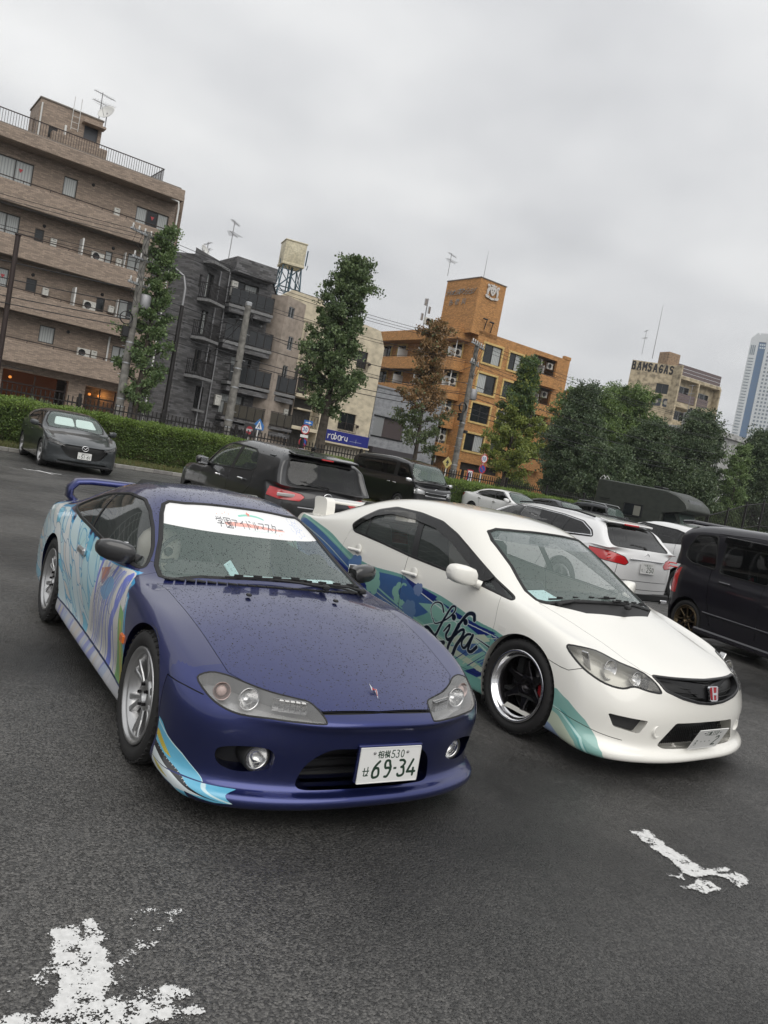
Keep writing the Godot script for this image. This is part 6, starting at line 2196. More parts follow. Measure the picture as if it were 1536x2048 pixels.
	# black box-shaped small car at the right edge
	d = {"w": .74, "zf": 1.70, "zr": -1.70, "sf": .22, "sr": .16, "za_f": 1.20, "za_r": -1.20, "R": .275, "lv": standard_levels(.90,.98,1.0,.20), "rise": .02, "rail": .60, "cowl": [1.12,1.02], "wtop": [.62,1.56], "rtop": [-1.54,1.58], "rbot": [-1.67,1.02], "roof": 1.655, "h": .016, "levels": 3,
		"ws": [-.62,1.04,0,1.07,.62,1.04,.55,1.52,0,1.57,-.55,1.52], "dlo": [.85,1.02,.55,1.02,.55,1.50,.50,1.52], "rw": [-.55,1.48,.55,1.48,.58,1.06,-.58,1.06],
		"lamps": [["headlight", [.70,.88,.45,.85,.45,.70,.70,.72], true, M.lens, M.bowl],["tail_light", [.75,.98,.685,.98,.685,.60,.75,.60], false, M.red_lens, null]], "seams": [[-.98,1.50,-.92,1.25,-.92,.98,-.86,.62,-.74,.30],[-.02,1.5,-.04,.9,.0,.3],[-.98,1.52,-.4,1.555,.4,1.55],[.88,1.0,.9,.6,.8,.3]],
		"mirror": [.87,1.1,.85], "handles": [[-.62,.90],[.25,.90]], "wrap": .24, "wheel": {"R": .275, "rim": .20, "w": .175, "dish": .02, "mat": M.bronze, "style": "multi", "count": 8, "spoke": .022, "fine": true, "hub": .06}}
	d.erase("dlo")
	var deep := paint(lin(.006,.005,.010),.1,.3)
	var shell_extra := {"side": [[[-.86,1.04,-1.30,1.06,-1.44,1.12,-1.46,1.22,-1.34,1.46,-.98,1.49],.05],[[.0,1.00,-.78,1.01,-.80,1.06,-.80,1.47,.0,1.48],.05],[[.85,1.02,.08,1.0,.08,1.48,.50,1.49],.05]]}
	d.extra = shell_extra.side
	r = parked_car("black_box_car", "tall black box-shaped small car with bronze eight-spoke wheels at the right edge", Vector3(5.47,0,-9.95),.40, deep, d)
	c = r.node
	for sd in [1.0,-1.0]:
		var vs := st()
		cbox(vs, Vector3(sd * .70,1.465,-.40), Vector3(.02,.09,.80),.008, Basis(Vector3.BACK, sd * .2))
		mi(c, "rain_visor", done(vs), M.visor)
		piece(c, "side_moulding", deep, [[Vector3(sd * .742,.45,-.05), Vector3(.02,.035,1.7)]],.008)
		piece(c, "side_skirt", deep, [[Vector3(sd * .725,.20,0), Vector3(.06,.08,2.0)]],.02)
	piece(c, "roof_spoiler", deep, [[Vector3(0,1.61,-1.66), Vector3(1.12,.06,.24), Basis(Vector3.RIGHT, -.1)]],.02)
	build_camper()
	# the nose of a white car just inside the left edge
	d = {"w": .88, "zf": 2.1, "zr": -2.1, "sf": .40, "sr": .35, "za_f": 1.30, "za_r": -1.30, "R": .32, "lv": standard_levels(.76,.96,1.0), "rail": .58, "cowl": [1.0,1.02], "wtop": [.25,1.42], "rtop": [-1.4,1.42], "rbot": [-1.95,1.08], "roof": 1.5,
		"ws": [-.68,1.02,0,1.06,.68,1.02,.55,1.38,0,1.43,-.55,1.38], "dlo": [.8,1.02,-1.3,1.08,-1.1,1.3,.1,1.40], "rw": [-.5,1.36,.5,1.36,.58,1.12,-.58,1.12], "mirror": [.98,1.08,.7], "lamps": [["headlight", [.83,.80,.5,.74,.5,.66,.83,.68], true, M.lens, M.bowl]], "wheel": wheel_spec(.32,.2, M.silver, 7)}
	parked_car("white_hatchback", "white car of which only the front corner shows at the left edge by the hedge", Vector3(-12.70,0,-21.0),.60, white, d)

func build_camper() -> void:
	var olive := stained(lin(.040,.046,.038),3.0, M.grain, .5)
	var c := thing("olive_camper", "olive green camper with rounded cab-over roof in front of the dark trees", "camper", Vector3(12.55,0,-37.6),.70, "cars parked in the lot")
	# body: side outline pushed across, its edges rounded
	var out := round_poly(pv([-2.6,.55,1.0,.55,1.15,1.0,1.2,1.75,2.25,1.95,2.42,2.05,2.30,2.32,1.85,2.62,1.2,2.80,-2.5,2.86,-2.6,2.80]),.12,5)
	var s := st()
	s.set_smooth_group(1)
	var rows := [[-1.04,.08],[-.98,.015],[-.90,.0],[.90,.0],[.98,.015],[1.04,.08]]
	var ctr := Vector2(0,1.75)
	var rg := []
	for q in rows:
		var ring := []
		for p in out:
			var v: Vector2 = p - (p - ctr).normalized() * q[1]
			ring.append(Vector3(q[0], v.y, v.x))
		rg.append(ring)
	for i in rg.size() - 1:
		for k in out.size():
			var k2 := (k + 1) % out.size()
			out_quad(s, rg[i][k], rg[i][k2], rg[i + 1][k2], rg[i + 1][k], Vector3(0,1.75,0))
	s.set_smooth_group(-1)
	for e in [0,5]:
		var pp := PackedVector2Array()
		for v in rg[e]: pp.append(Vector2(v.z, v.y))
		var ix := Geometry2D.triangulate_polygon(pp)
		for i in range(0, ix.size(),3): tri(s, rg[e][ix[i]], rg[e][ix[i + 1]], rg[e][ix[i + 2]])
	mi(c, "body", done(s), olive)
	# cab
	var cb := st()
	var co := round_poly(pv([1.0,.45,2.75,.45,2.80,.95,2.70,1.10,2.15,1.22,1.68,1.90,1.0,1.90]),.06)
	prism(cb, co, 1.66, Transform3D(Basis(Vector3(0,0,1), Vector3.UP, Vector3(-1,0,0)), Vector3.ZERO))
	mi(c, "cab", done(cb), olive)
	var wsn := st()
	quad(wsn, Vector3(-.76,1.28,2.14), Vector3(.76,1.28,2.14), Vector3(.70,1.84,1.755), Vector3(-.70,1.84,1.755))
	mi(c, "windshield", done(wsn), glass(.5, Color(.4,.46,.44)))
	for sd in [1.0,-1.0]:
		var sw := st()
		var a := [Vector3(sd * .842,1.28,2.02), Vector3(sd * .842,1.28,1.15), Vector3(sd * .842,1.82,1.15), Vector3(sd * .842,1.82,1.66)]
		quad(sw, a[0], a[1], a[2], a[3])
		mi(c, "cab_window", done(sw), M.dark_pane)
		piece(c, "window_frame", M.rubber, [[Vector3(sd * .85,1.84,1.4), Vector3(.03,.04,.6)],[Vector3(sd * .85,1.26,1.6), Vector3(.03,.04,.95)]],.01)
		piece(c, "side_window", M.dark_pane, [[Vector3(sd * 1.042,1.62,-.35), Vector3(.012,.56,.95)]],.004)
		piece(c, "window_curtain", mat(lin(.20,.20,.17),.9),[[Vector3(sd * 1.050,1.62,-.12), Vector3(.006,.46,.36)]],.002)
		piece(c, "side_window_frame", M.rubber, [[Vector3(sd * 1.05,1.91,-.35), Vector3(.03,.05,1.05)],[Vector3(sd * 1.05,1.33,-.35), Vector3(.03,.05,1.05)],[Vector3(sd * 1.05,1.62,-.85), Vector3(.03,.6,.05)],[Vector3(sd * 1.05,1.62,.15), Vector3(.03,.6,.05)]],.01)
		piece(c, "side_vent", M.trim, [[Vector3(sd * 1.045,1.95,-2.0), Vector3(.02,.04,.6)],[Vector3(sd * 1.045,1.87,-2.0), Vector3(.02,.04,.6)]],.006)
		mirror_part(c, sd, Vector3(1.02,1.32,1.95), Vector3(.2,.2,.1), Vector3(.84,1.25,1.98), M.trim, M.trim)
		piece(c, "headlight", M.lens, [[Vector3(sd * .66,.86,2.79), Vector3(.28,.2,.04)]],.02)
	piece(c, "roof_vent", M.trim, [[Vector3(.1,2.90,.2), Vector3(.5,.08,.5)]],.02)
	piece(c, "front_roof_window", M.dark_pane, [[Vector3(0,2.40,2.17), Vector3(1.1,.02,.36), Basis(Vector3.RIGHT, .75)]],.006)
	var lad := st()
	for x in [-.75,-.45]: tube(lad, [Vector3(x, 1.2,-2.66), Vector3(x, 2.9,-2.66), Vector3(x, 3.05,-2.5), Vector3(x, 2.9,-2.35)],.02,6)
	for k in 6: tube(lad, [Vector3(-.75,1.3 + k * .28,-2.66), Vector3(-.45,1.3 + k * .28,-2.66)],.015,6)
	mi(c, "ladder", done(lad), M.white_metal)
	for sd in [1.0,-1.0]:
		wheel(c, Vector3(sd * .80,.34,1.9), sd, wheel_spec(.34,.2, M.grey_metal, 6))
		wheel(c, Vector3(sd * .80,.34,-1.2), sd, wheel_spec(.34,.2, M.grey_metal, 6), false)
func build_cars() -> void:
	build_coupe()
	build_sedan()
	build_parked()
# ---------------------------------------------------------------- the street beside the lot
# Street frame: s runs along the kerb to the right and away, t across it, away from the lot. Buildings face the lot (+z of their own axes).
const SU := Vector3(.80902,0,-.58779)
const SN := Vector3(.58779,0,.80902)
const SO := Vector3(-11.195,0,-22.546)

func sp(s: float, t: float, y := .0) -> Vector3:
	return SO + SU * s - SN * t + Vector3(0, y, 0)

const STREET_YAW := .62832

func street_thing(called: String, label: String, category: String, s: float, t: float, group := "", yaw := .0, y := .0) -> Node3D:
	return thing(called, label, category, sp(s, t, y), STREET_YAW + yaw, group)

# flat sheet between street lines, uv in metres
func strip(s0: float, s1: float, t0: float, t1: float, y: float, drop := .0) -> ArrayMesh:
	var m := st()
	var c := [sp(s0, t0, y), sp(s1, t0, y), sp(s1, t1, y), sp(s0, t1, y)]
	for i in [0,2,1,0,3,2]:
		m.set_uv(Vector2(c[i].x, c[i].z) * .5)
		m.set_uv2(Vector2(c[i].x, c[i].z) * .07)
		m.add_vertex(c[i])
	return done(m)

func build_ground() -> void:
	var m := st()
	var c := [Vector3(-500,0,60), Vector3(500,0,60), Vector3(500,0,-1500), Vector3(-500,0,-1500)]
	for i in [0,2,1,0,3,2]:
		m.set_uv(Vector2(c[i].x, c[i].z) * .5)
		m.set_uv2(Vector2(c[i].x, c[i].z) * .07)
		m.add_vertex(c[i])
	structure("asphalt_ground", done(m), M.asphalt, "damp dark asphalt of the car park with pale stones")
	# kerb stones with a joint every 0.6 m
	var kerb := Node3D.new()
	kerb.name = numbered("kerb")
	add_child(kerb)
	tag(kerb, "low concrete kerb along the grass strip", "", "", "structure")
	var ks := st()
	cbox(ks, Vector3(0,.06,0), Vector3(.594,.12,.15),.012)
	var km := done(ks)
	for i in 76:
		var k := mi(kerb, "kerb_stone", km, M.concrete if i % 3 else M.pave)
		k.transform = Transform3D(Basis(Vector3.UP, STREET_YAW), sp(-8 + .6 * i, -.62))
	structure("grass_strip", strip(-40,38,-.55,4.6,.09), M.grass_soil, "narrow strip of worn grass between kerb and hedge")
	grass_tufts()
	structure("sidewalk", strip(-60,70,4.6,9.0,.14), M.pave)
	structure("road", strip(-80,160,9.0,20.0,.02), M.asphalt)
	structure("far_sidewalk", strip(-60,160,20.0,27.0,.14), M.pave)
	build_bank()
	# worn white paint of the bays
	var r := RandomNumberGenerator.new()
	r.seed = 8
	mark("parking_mark", Vector2(1.45,-4.1),.75,[
		[[1.555,-3.956,1.649,-4.004,1.704,-3.874,1.824,-3.663,1.995,-3.747,1.968,-3.714,1.808,-3.611,1.71,-3.554,1.66,-3.707],.16],
		[[1.61,-3.542,1.69,-3.579,1.666,-3.526],.35],[[1.63,-3.437,1.768,-3.584,1.848,-3.503,1.735,-3.431],.32],[[1.869,-3.642,1.99,-3.708,2.038,-3.642,1.946,-3.566],.25]],1)
	mark("parking_mark", Vector2(-.95,-2.6),.85,[
		[[-.782,-2.358,-.690,-2.452,-.629,-2.369,-.537,-2.237,-.520,-2.15,-.52,-2.08,-.632,-2.06,-.697,-2.203],.20],
		[[-.80,-1.96,-.737,-1.994,-.62,-2.084,-.478,-2.165,-.326,-2.251,-.282,-2.197,-.443,-2.06,-.56,-2.0,-.72,-1.93],.46],
		[[-.72,-1.96,-.50,-2.06,-.274,-2.167,-.246,-2.143,-.40,-2.04,-.60,-1.93],.30],
		[[-.80,-2.05,-.62,-2.50,-.40,-2.75,-.45,-2.35,-.5,-2.2],.93]],2)
	mark("parking_mark", Vector2(-8.7,-18.9),1.5,[[[-8.25,-17.74,-7.48,-18.07,-7.50,-18.12,-8.22,-17.84],.03],[[-8.05,-18.0,-7.55,-17.72,-7.52,-17.80,-7.98,-18.06],.05]],3)
	for i in 5:
		var a := Vector2(1.9 + 2.6 * i, -9.2 - 1.9 * i)
		mark("parking_mark", a, 1.0,[[[a.x + .1, a.y + .2, a.x + .2, a.y + .15, a.x + .6, a.y + .8, a.x + .5, a.y + .85],.12]],10 + i)

# a sheet of worn road paint: outlines in ground x, z; wear = share of it gone
func mark(called: String, at: Vector2, size: float, shapes: Array, sd: int) -> void:
	var n := 512
	var im := Image.create(n, n, false, Image.FORMAT_RGBA8)
	im.fill(Color(.8,.8,.8,0))
	var mask := Image.create(n, n, false, Image.FORMAT_RGBA8)
	var cells := FastNoiseLite.new()
	cells.noise_type = FastNoiseLite.TYPE_CELLULAR
	cells.cellular_return_type = FastNoiseLite.RETURN_CELL_VALUE
	cells.frequency = .26 * size / .8 * (512.0 / n)
	cells.seed = sd
	var soft := FastNoiseLite.new()
	soft.frequency = .02
	soft.seed = sd + 5
	soft.fractal_octaves = 4
	for sh in shapes:
		var p := PackedVector2Array()
		for i in range(0, sh[0].size(),2): p.append((Vector2(sh[0][i], sh[0][i + 1]) - at) / size * n)
		var lo := p[0]
		var hi := p[0]
		for q in p:
			lo = lo.min(q)
			hi = hi.max(q)
		for y in range(maxi(int(lo.y) - 14,0), mini(int(hi.y) + 14, n)):
			for x in range(maxi(int(lo.x) - 14,0), mini(int(hi.x) + 14, n)):
				var q := Vector2(x, y)
				var d := -poly_dist(q, p, false) * size / n
				if d < -.03: continue
				var v: float = cells.get_noise_2d(x, y) * .5 + .5
				var keep: float = 1.0 - sh[1] - soft.get_noise_2d(x, y) * .8
				if d < .012: keep -= (.012 - d) / .03 * .9
				if v < keep:
					var w := .62 + .12 * soft.get_noise_2d(y * 3.0, x * 3.0)
					im.set_pixel(x, y, Color(w, w, w * .985,1).linear_to_srgb())
	var m := mat(Color.WHITE, .6)
	m.albedo_texture = ImageTexture.create_from_image(im)
	m.transparency = BaseMaterial3D.TRANSPARENCY_ALPHA_SCISSOR
	m.alpha_scissor_threshold = .5
	var s := st()
	var c := [Vector3(at.x, .004, at.y + size), Vector3(at.x + size, .004, at.y + size), Vector3(at.x + size, .004, at.y), Vector3(at.x, .004, at.y)]
	uv_quad(s, c)
	structure(called, done(s), m, "worn white paint mark of a parking bay")

func grass_tufts() -> void:
	var t := st()
	var r := RandomNumberGenerator.new()
	r.seed = 5
	for k in 9:
		var a := TAU * r.randf()
		var o := Vector3(cos(a),0, sin(a)) * .05 * r.randf()
		var lean := Vector3(cos(a),0, sin(a)) * .05 * r.randf()
		var side := Vector3(-sin(a),0, cos(a)) * .006
		tri(t, o - side, o + side, o + lean + Vector3(0,.06 + .06 * r.randf(),0))
	var mm := MultiMesh.new()
	mm.transform_format = MultiMesh.TRANSFORM_3D
	mm.use_colors = true
	mm.mesh = done(t)
	mm.instance_count = 9000
	for i in 9000:
		var s := -6.0 + 42.0 * r.randf()
		var p := sp(s, -.5 + 2.7 * r.randf(),.085)
		mm.set_instance_transform(i, Transform3D(Basis(Vector3.UP, TAU * r.randf()).scaled(Vector3.ONE * (.6 + .7 * r.randf())), p))
		var dry := r.randf()
		mm.set_instance_color(i, Color(.075,.10,.025).lerp(Color(.15,.12,.05), dry * dry))
	var o := MultiMeshInstance3D.new()
	o.multimesh = mm
	var m := mat(Color.WHITE, .8)
	m.vertex_color_use_as_albedo = true
	o.material_override = m
	o.name = numbered("grass")
	add_child(o)
	tag(o, "short tufted grass beside the kerb", "grass", "", "stuff")

func bank_y(s: float, t: float) -> float:
	var a := smoothstep(38.5,47.0, s)
	var b := smoothstep(-9.0,1.0, t)
	return 1.75 * a * b

func build_bank() -> void:
	var g := st()
	g.set_smooth_group(1)
	for i in 26:
		for j in 20:
			var s0 := 37.0 + i * 1.2
			var t0 := -10.0 + j * 1.2
			var q := []
			for d in [[0,0],[1,0],[1,1],[0,1]]:
				var s: float = s0 + d[0] * 1.2
				var t: float = t0 + d[1] * 1.2
				q.append(sp(s, t, bank_y(s, t) + .02))
			quad(g, q[0], q[1], q[2], q[3])
	structure("grass_bank", done(g), M.bank, "sloping grassy bank at the right edge of the lot")

# ---------------------------------------------------------------- fence, poles, wires, signs
func build_street() -> void:
	var f := street_thing("iron_fence", "black iron picket fence running behind the clipped hedge", "fence", 0,4.0)
	var ps := st()
	cbox(ps, Vector3(0,.98,0), Vector3(.035,1.72,.035),.006)
	var pk := done(ps)
	for i in 290:
		mi(f, "picket", pk, M.black_metal, Vector3(-3.0 + .15 * i, .1,0))
	for y in [.35,1.62]:
		for i in 15:
			var rs := st()
			box(rs, Vector3(1.5, y, 0), Vector3(2.98,.05,.05))
			mi(f, "rail", done(rs), M.black_metal, Vector3(-3.0 + 3.0 * i, .1,0))
	for i in 16:
		var po := st()
		cbox(po, Vector3(0,.98,0), Vector3(.10,1.98,.10),.012)
		mi(f, "post", done(po), M.black_metal, Vector3(-3.07 + 3.0 * i, .1,0))
	# fence that climbs the bank
	var f2 := street_thing("bank_fence", "dark iron fence stepping up the grassy bank at right", "fence", 0,3.0)
	for i in 76:
		var s := 36.6 + .18 * i
		var y := bank_y(s, 3.0)
		mi(f2, "picket", pk, M.black_metal, Vector3(s, y + .1,0))
	for i in 7:
		var s := 36.5 + 2.0 * i
		var y0 := bank_y(s, 3.0)
		var y1 := bank_y(s + 2.0,3.0)
		for y in [.4,1.9]:
			var rs := st()
			tube(rs, [Vector3(s, y + y0,0), Vector3(s + 2.0, y + y1,0)],.035,4)
			mi(f2, "rail", done(rs), M.black_metal)
		var po := st()
		cbox(po, Vector3(s, y0 + 1.05,0), Vector3(.10,2.1,.10),.012)
		mi(f2, "post", done(po), M.black_metal)
	pole(5.05,6.5,8.7,.17, "concrete utility pole with insulator arms in front of the brown apartment block", 3)
	pole(9.65,6.5,7.1,.19, "plain concrete utility pole in front of the dark grey building", 0)
	pole(22.45,6.5,8.6,.17, "concrete utility pole with arms and transformer in front of the orange building", 2)
	var bp := street_thing("steel_post", "slim dark brown steel post at the left edge", "pole", .62,6.5)
	var bs := st()
	tube(bs, [Vector3.ZERO, Vector3(0,7.15,0)],[.10,.085],12)
	mi(bp, "shaft", done(bs), M.brown_metal)
	var bc := st()
	cbox(bc, Vector3(0,7.18,0), Vector3(.2,.06,.2),.02)
	mi(bp, "cap", done(bc), M.brown_metal)
	# street lamp
	var lp := street_thing("street_lamp", "dark street lamp with a curved grey arm behind the left street tree", "street lamp", 6.75,6.2)
	var ls := st()
	tube(ls, [Vector3.ZERO, Vector3(0,2.0,0), Vector3(0,6.3,0)],[.11,.10,.075],12)
	mi(lp, "shaft", done(ls), M.black_metal)
	var la := st()
	tube(la, [Vector3(0,6.3,0), Vector3(0,7.0,0), Vector3(-.10,7.45,-.1), Vector3(-.45,7.72,-.4), Vector3(-1.1,7.82,-1.0)],.05,8)
	mi(lp, "arm", done(la), M.grey_metal)
	var lh := st()
	cbox(lh, Vector3(-1.35,7.82,-1.2), Vector3(.6,.12,.24),.04, Basis(Vector3.UP, .72))
	mi(lp, "lamp_head", done(lh), M.grey_metal)
	# wires: bundles between poles
	var spans := [[-16.0,5.05],[5.05,22.45],[22.45,46.0]]
	for q in spans:
		for w in [[8.55,-.7],[8.55,.0],[8.55,.7],[7.55,-.4],[7.55,.35],[6.5,.2],[5.9,.1],[5.3,.15],[5.0,-.1]]:
			wire(q[0], q[1], w[0],6.5 + w[1],.35 + .05 * fmod(w[0] * 3.0,2.0),.011 if w[0] > 7.0 else .018)
	for w in [[5.05,8.4,6.5,12.0,13.5,25.5],[22.45,7.4,6.5,33.0,9.6,25.5],[5.05,6.4,6.5,9.65,6.6,6.5],[9.65,6.9,6.5,15.8,8.2,25.2],[9.65,6.6,6.5,14.5,5.5,25.5],[9.65,6.2,6.5,22.45,6.0,6.5]]:
		wire_between(sp(w[0], w[2], w[1]), sp(w[3], w[5], w[4]),.45,.012)
	signs()

func wire(s0: float, s1: float, y: float, t: float, sag: float, r: float) -> void:
	wire_between(sp(s0, t, y), sp(s1, t, y), sag, r)

func wire_between(a: Vector3, b: Vector3, sag: float, r: float) -> void:
	var s := st()
	var pts := []
	for i in 17:
		var k := i / 16.0
		pts.append(a.lerp(b, k) - Vector3(0, sag * 4.0 * k * (1.0 - k),0))
	tube(s, pts, r, 5, false)
	var o := mi(self, "overhead_wire", done(s), M.wire)
	tag(o, "thin black overhead wire strung along the street poles", "wire", "overhead wires along the street")

func pole(s: float, t: float, h: float, r: float, label: String, arms: int) -> void:
	var p := street_thing("utility_pole", label, "utility pole", s, t)
	var a := st()
	tube(a, [Vector3(0,0,0), Vector3(0, h * .5,0), Vector3(0, h, 0)],[r, r * .86, r * .66],16)
	mi(p, "shaft", done(a), M.pole)
	for y in [1.9,2.2,3.6,4.4]:
		var b := st()
		lathe(b, [Vector2(r * .98, y), Vector2(r * .98, y + .05)],16, Vector3.ZERO, Basis.IDENTITY)
		mi(p, "band", done(b), M.alum)
	var steps := st()
	for i in 9:
		var y := 2.6 + i * .55
		if y < h - .6: tube(steps, [Vector3(-.28, y, 0) if i % 2 else Vector3(.28, y, 0), Vector3(0, y, 0)],.012,5)
	mi(p, "climbing_steps", done(steps), M.alum)
	if arms == 0:
		var cap := st()
		cbox(cap, Vector3(0, h + .05,0), Vector3(.24,.2,.24),.04)
		mi(p, "cap", done(cap), M.alum)
		var coil := st()
		var pts := []
		for k in 40: pts.append(Vector3(.22 + sin(k * .8) * .05, h - .5 + cos(k * .62) * .20, cos(k * .8) * .12))
		tube(coil, pts, .014,5)
		mi(p, "cable_coil", done(coil), M.wire)
		return
	for i in arms:
		var y := h - .15 - i * .95
		var e := st()
		cbox(e, Vector3(0, y, .06), Vector3(1.8 if i == 0 else 1.2,.09,.09),.012, Basis(Vector3.UP, .5))
		mi(p, "cross_arm", done(e), M.alum)
		for k in (6 if i == 0 else 4):
			var g := st()
			var x := lerpf(-.8,.8, k / 5.0) if i == 0 else lerpf(-.5,.5, k / 3.0)
			var q := Basis(Vector3.UP, .5) * Vector3(x, 0,0) + Vector3(0, y + .05,.06)
			lathe(g, [Vector2(.012,0), Vector2(.05,.03), Vector2(.02,.06), Vector2(.05,.09), Vector2(.02,.12), Vector2(.04,.16), Vector2(0,.18)],10, q, Basis.IDENTITY)
			mi(p, "insulator", done(g), M.insulator)
			var jw := st()
			tube(jw, [q + Vector3(0,.15,0), q + Vector3(.12,-.15,.14), q + Vector3(.05,-.5,.05), Vector3(.05, y - .8,.1)],.010,5)
			mi(p, "jumper_wire", done(jw), M.wire)
	var tr := st()
	lathe(tr, [Vector2(0,0), Vector2(.20,0), Vector2(.22,.04), Vector2(.22,.5), Vector2(.18,.56), Vector2(0,.58)],18, Vector3(.32, h - 2.9,.0), Basis.IDENTITY)
	mi(p, "transformer", done(tr), M.grey_metal)
	var bx := st()
	cbox(bx, Vector3(-.26, h - 3.9,.05), Vector3(.24,.4,.2),.02)
	cbox(bx, Vector3(.18, h - 4.6,.1), Vector3(.2,.16,.3),.02)
	mi(p, "junction_box", done(bx), M.trim)
	var coil := st()
	var pts := []
	for k in 60: pts.append(Vector3(-.34 + sin(k * .42) * .24, h - 3.4 + cos(k * .42) * .24,.14 + .002 * k))
	tube(coil, pts, .014,5)
	mi(p, "cable_coil", done(coil), M.wire)

func sign_plate(p: Node3D, called: String, outline: PackedVector2Array, at: Vector3, im: Image, size: Vector2) -> void:
	var s := st()
	var g := Geometry2D.triangulate_polygon(outline)
	for i in range(0, g.size(),3):
		var t := [outline[g[i]], outline[g[i + 1]], outline[g[i + 2]]]
		if (t[1] - t[0]).cross(t[2] - t[0]) > 0: t.reverse()
		for v in t:
			s.set_uv(Vector2(v.x / size.x + .5,.5 - v.y / size.y))
			s.add_vertex(at + Vector3(v.x, v.y, .008))
	mi(p, called, done(s), printed(im, mat(Color.WHITE, .45)))
	var b := st()
	prism(b, outline, .012, Transform3D(Basis(), at))
	mi(p, "plate_back", done(b), M.alum)

func signs() -> void:
	var red := lin(.42,.02,.03)
	var blue := lin(.02,.07,.30)
	var wht := lin(.7,.7,.7)
	var post := func(p: Node3D, h: float) -> void:
		var s := st()
		tube(s, [Vector3(0,0,-.03), Vector3(0, h, -.03)],.032,8)
		mi(p, "post", done(s), M.white_metal)
	var round := func(kind: String) -> Image:
		var im := picture(128,128, wht)
		fill(im, circle(Vector2(64,64),64,40), red)
		if kind == "50" or kind == "30":
			fill(im, circle(Vector2(64,64),50,40), wht)
			for i in 2: write(im, kind[i], Vector2(30 + 36 * i, 42), Vector2(30,44),0, blue, 9)
		else:
			fill(im, circle(Vector2(64,64),50,40), blue)
			stroke(im, PackedVector2Array([Vector2(28,28), Vector2(100,100)]), red, 13)
		return im
	var a := street_thing("road_sign", "red ringed 50 sign above a blue no-parking disc beside the orange building", "road sign", 23.97,6.0)
	post.call(a, 3.1)
	sign_plate(a, "speed_limit_plate", circle(Vector2.ZERO, .24,28), Vector3(0,2.82,0), round.call("50"), Vector2(.48,.48))
	sign_plate(a, "no_parking_plate", circle(Vector2.ZERO, .24,28), Vector3(0,2.28,0), round.call("no"), Vector2(.48,.48))
	var b := street_thing("road_sign", "red ringed sign with blue arrow and no-parking disc before the cream building", "road sign", 13.1,6.0)
	post.call(b, 2.75)
	var ar := picture(128,64, wht)
	fill(ar, pv([0,0,128,0,128,64,0,64]), lin(.03,.14,.42))
	fill(ar, pv([20,26,70,26,70,12,110,32,70,52,70,38,20,38]), wht)
	sign_plate(b, "arrow_plate", pv([-.22,-.10,.22,-.10,.22,.10,-.22,.10]), Vector3(.10,2.78,0), ar, Vector2(.44,.2))
	sign_plate(b, "speed_limit_plate", circle(Vector2.ZERO, .22,28), Vector3(0,2.46,0), round.call("30"), Vector2(.44,.44))
	sign_plate(b, "small_plate", pv([-.2,-.06,.2,-.06,.2,.06,-.2,.06]), Vector3(0,2.16,0), picture(16,16, wht), Vector2(.4,.12))
	sign_plate(b, "no_parking_plate", circle(Vector2.ZERO, .22,28), Vector3(0,1.88,0), round.call("no"), Vector2(.44,.44))
	var c := street_thing("road_sign", "blue five-sided crossing sign on a white post by the hedge", "road sign", 10.84,6.0)
	post.call(c, 2.3)
	var ci := picture(128,128, lin(.04,.16,.42))
	fill(ci, pv([64,14,108,108,20,108]), wht)
	fill(ci, circle(Vector2(64,50),8,12), lin(.02,.03,.08))
	fill(ci, pv([58,58,72,60,78,100,70,100,64,78,54,100,46,98,56,74]), lin(.02,.03,.08))
	sign_plate(c, "crossing_plate", pv([-.24,-.2,.24,-.2,.24,.0,0,.28,-.24,.0]), Vector3(0,2.25,0), ci, Vector2(.48,.48))
	var d := street_thing("road_sign", "yellow diamond warning sign behind the black van", "road sign", 21.54,6.0)
	post.call(d, 2.4)
	var di := picture(64,64, lin(.48,.40,.14))
	fill(di, pv([32,16,44,34,36,34,36,48,28,48,28,34,20,34]), lin(.02,.02,.02))
	sign_plate(d, "diamond_plate", pv([0,-.32,.32,0,0,.32,-.32,0]), Vector3(0,2.25,0), di, Vector2(.64,.64))
	var e := street_thing("road_sign", "small red bordered notice board low by the fence near the van", "road sign", 22.83,5.6)
	post.call(e, 1.9)
	var ei := picture(64,96, red)
	fill(ei, pv([8,8,56,8,56,88,8,88]), wht)
	fill(ei, pv([18,18,28,18,28,78,18,78]), lin(.03,.05,.15))
	fill(ei, pv([36,18,46,18,46,78,36,78]), lin(.03,.05,.15))
	sign_plate(e, "notice_plate", pv([-.2,-.32,.2,-.32,.2,.32,-.2,.32]), Vector3(0,1.80,0), ei, Vector2(.4,.64))
	var g := street_thing("notice_sign", "dark round-headed notice sign at the foot of the plain concrete pole", "sign", 10.15,5.4)
	post.call(g, 1.9)
	var gi := picture(64,64, lin(.03,.03,.03))
	fill(gi, circle(Vector2(32,32),20,20), lin(.30,.03,.04))
	fill(gi, pv([14,26,50,26,50,38,14,38]), lin(.4,.4,.4))
	sign_plate(g, "notice_plate", pv([-.25,-.28,.25,-.28,.25,.28,-.25,.28]), Vector3(0,1.95,0), gi, Vector2(.5,.56))
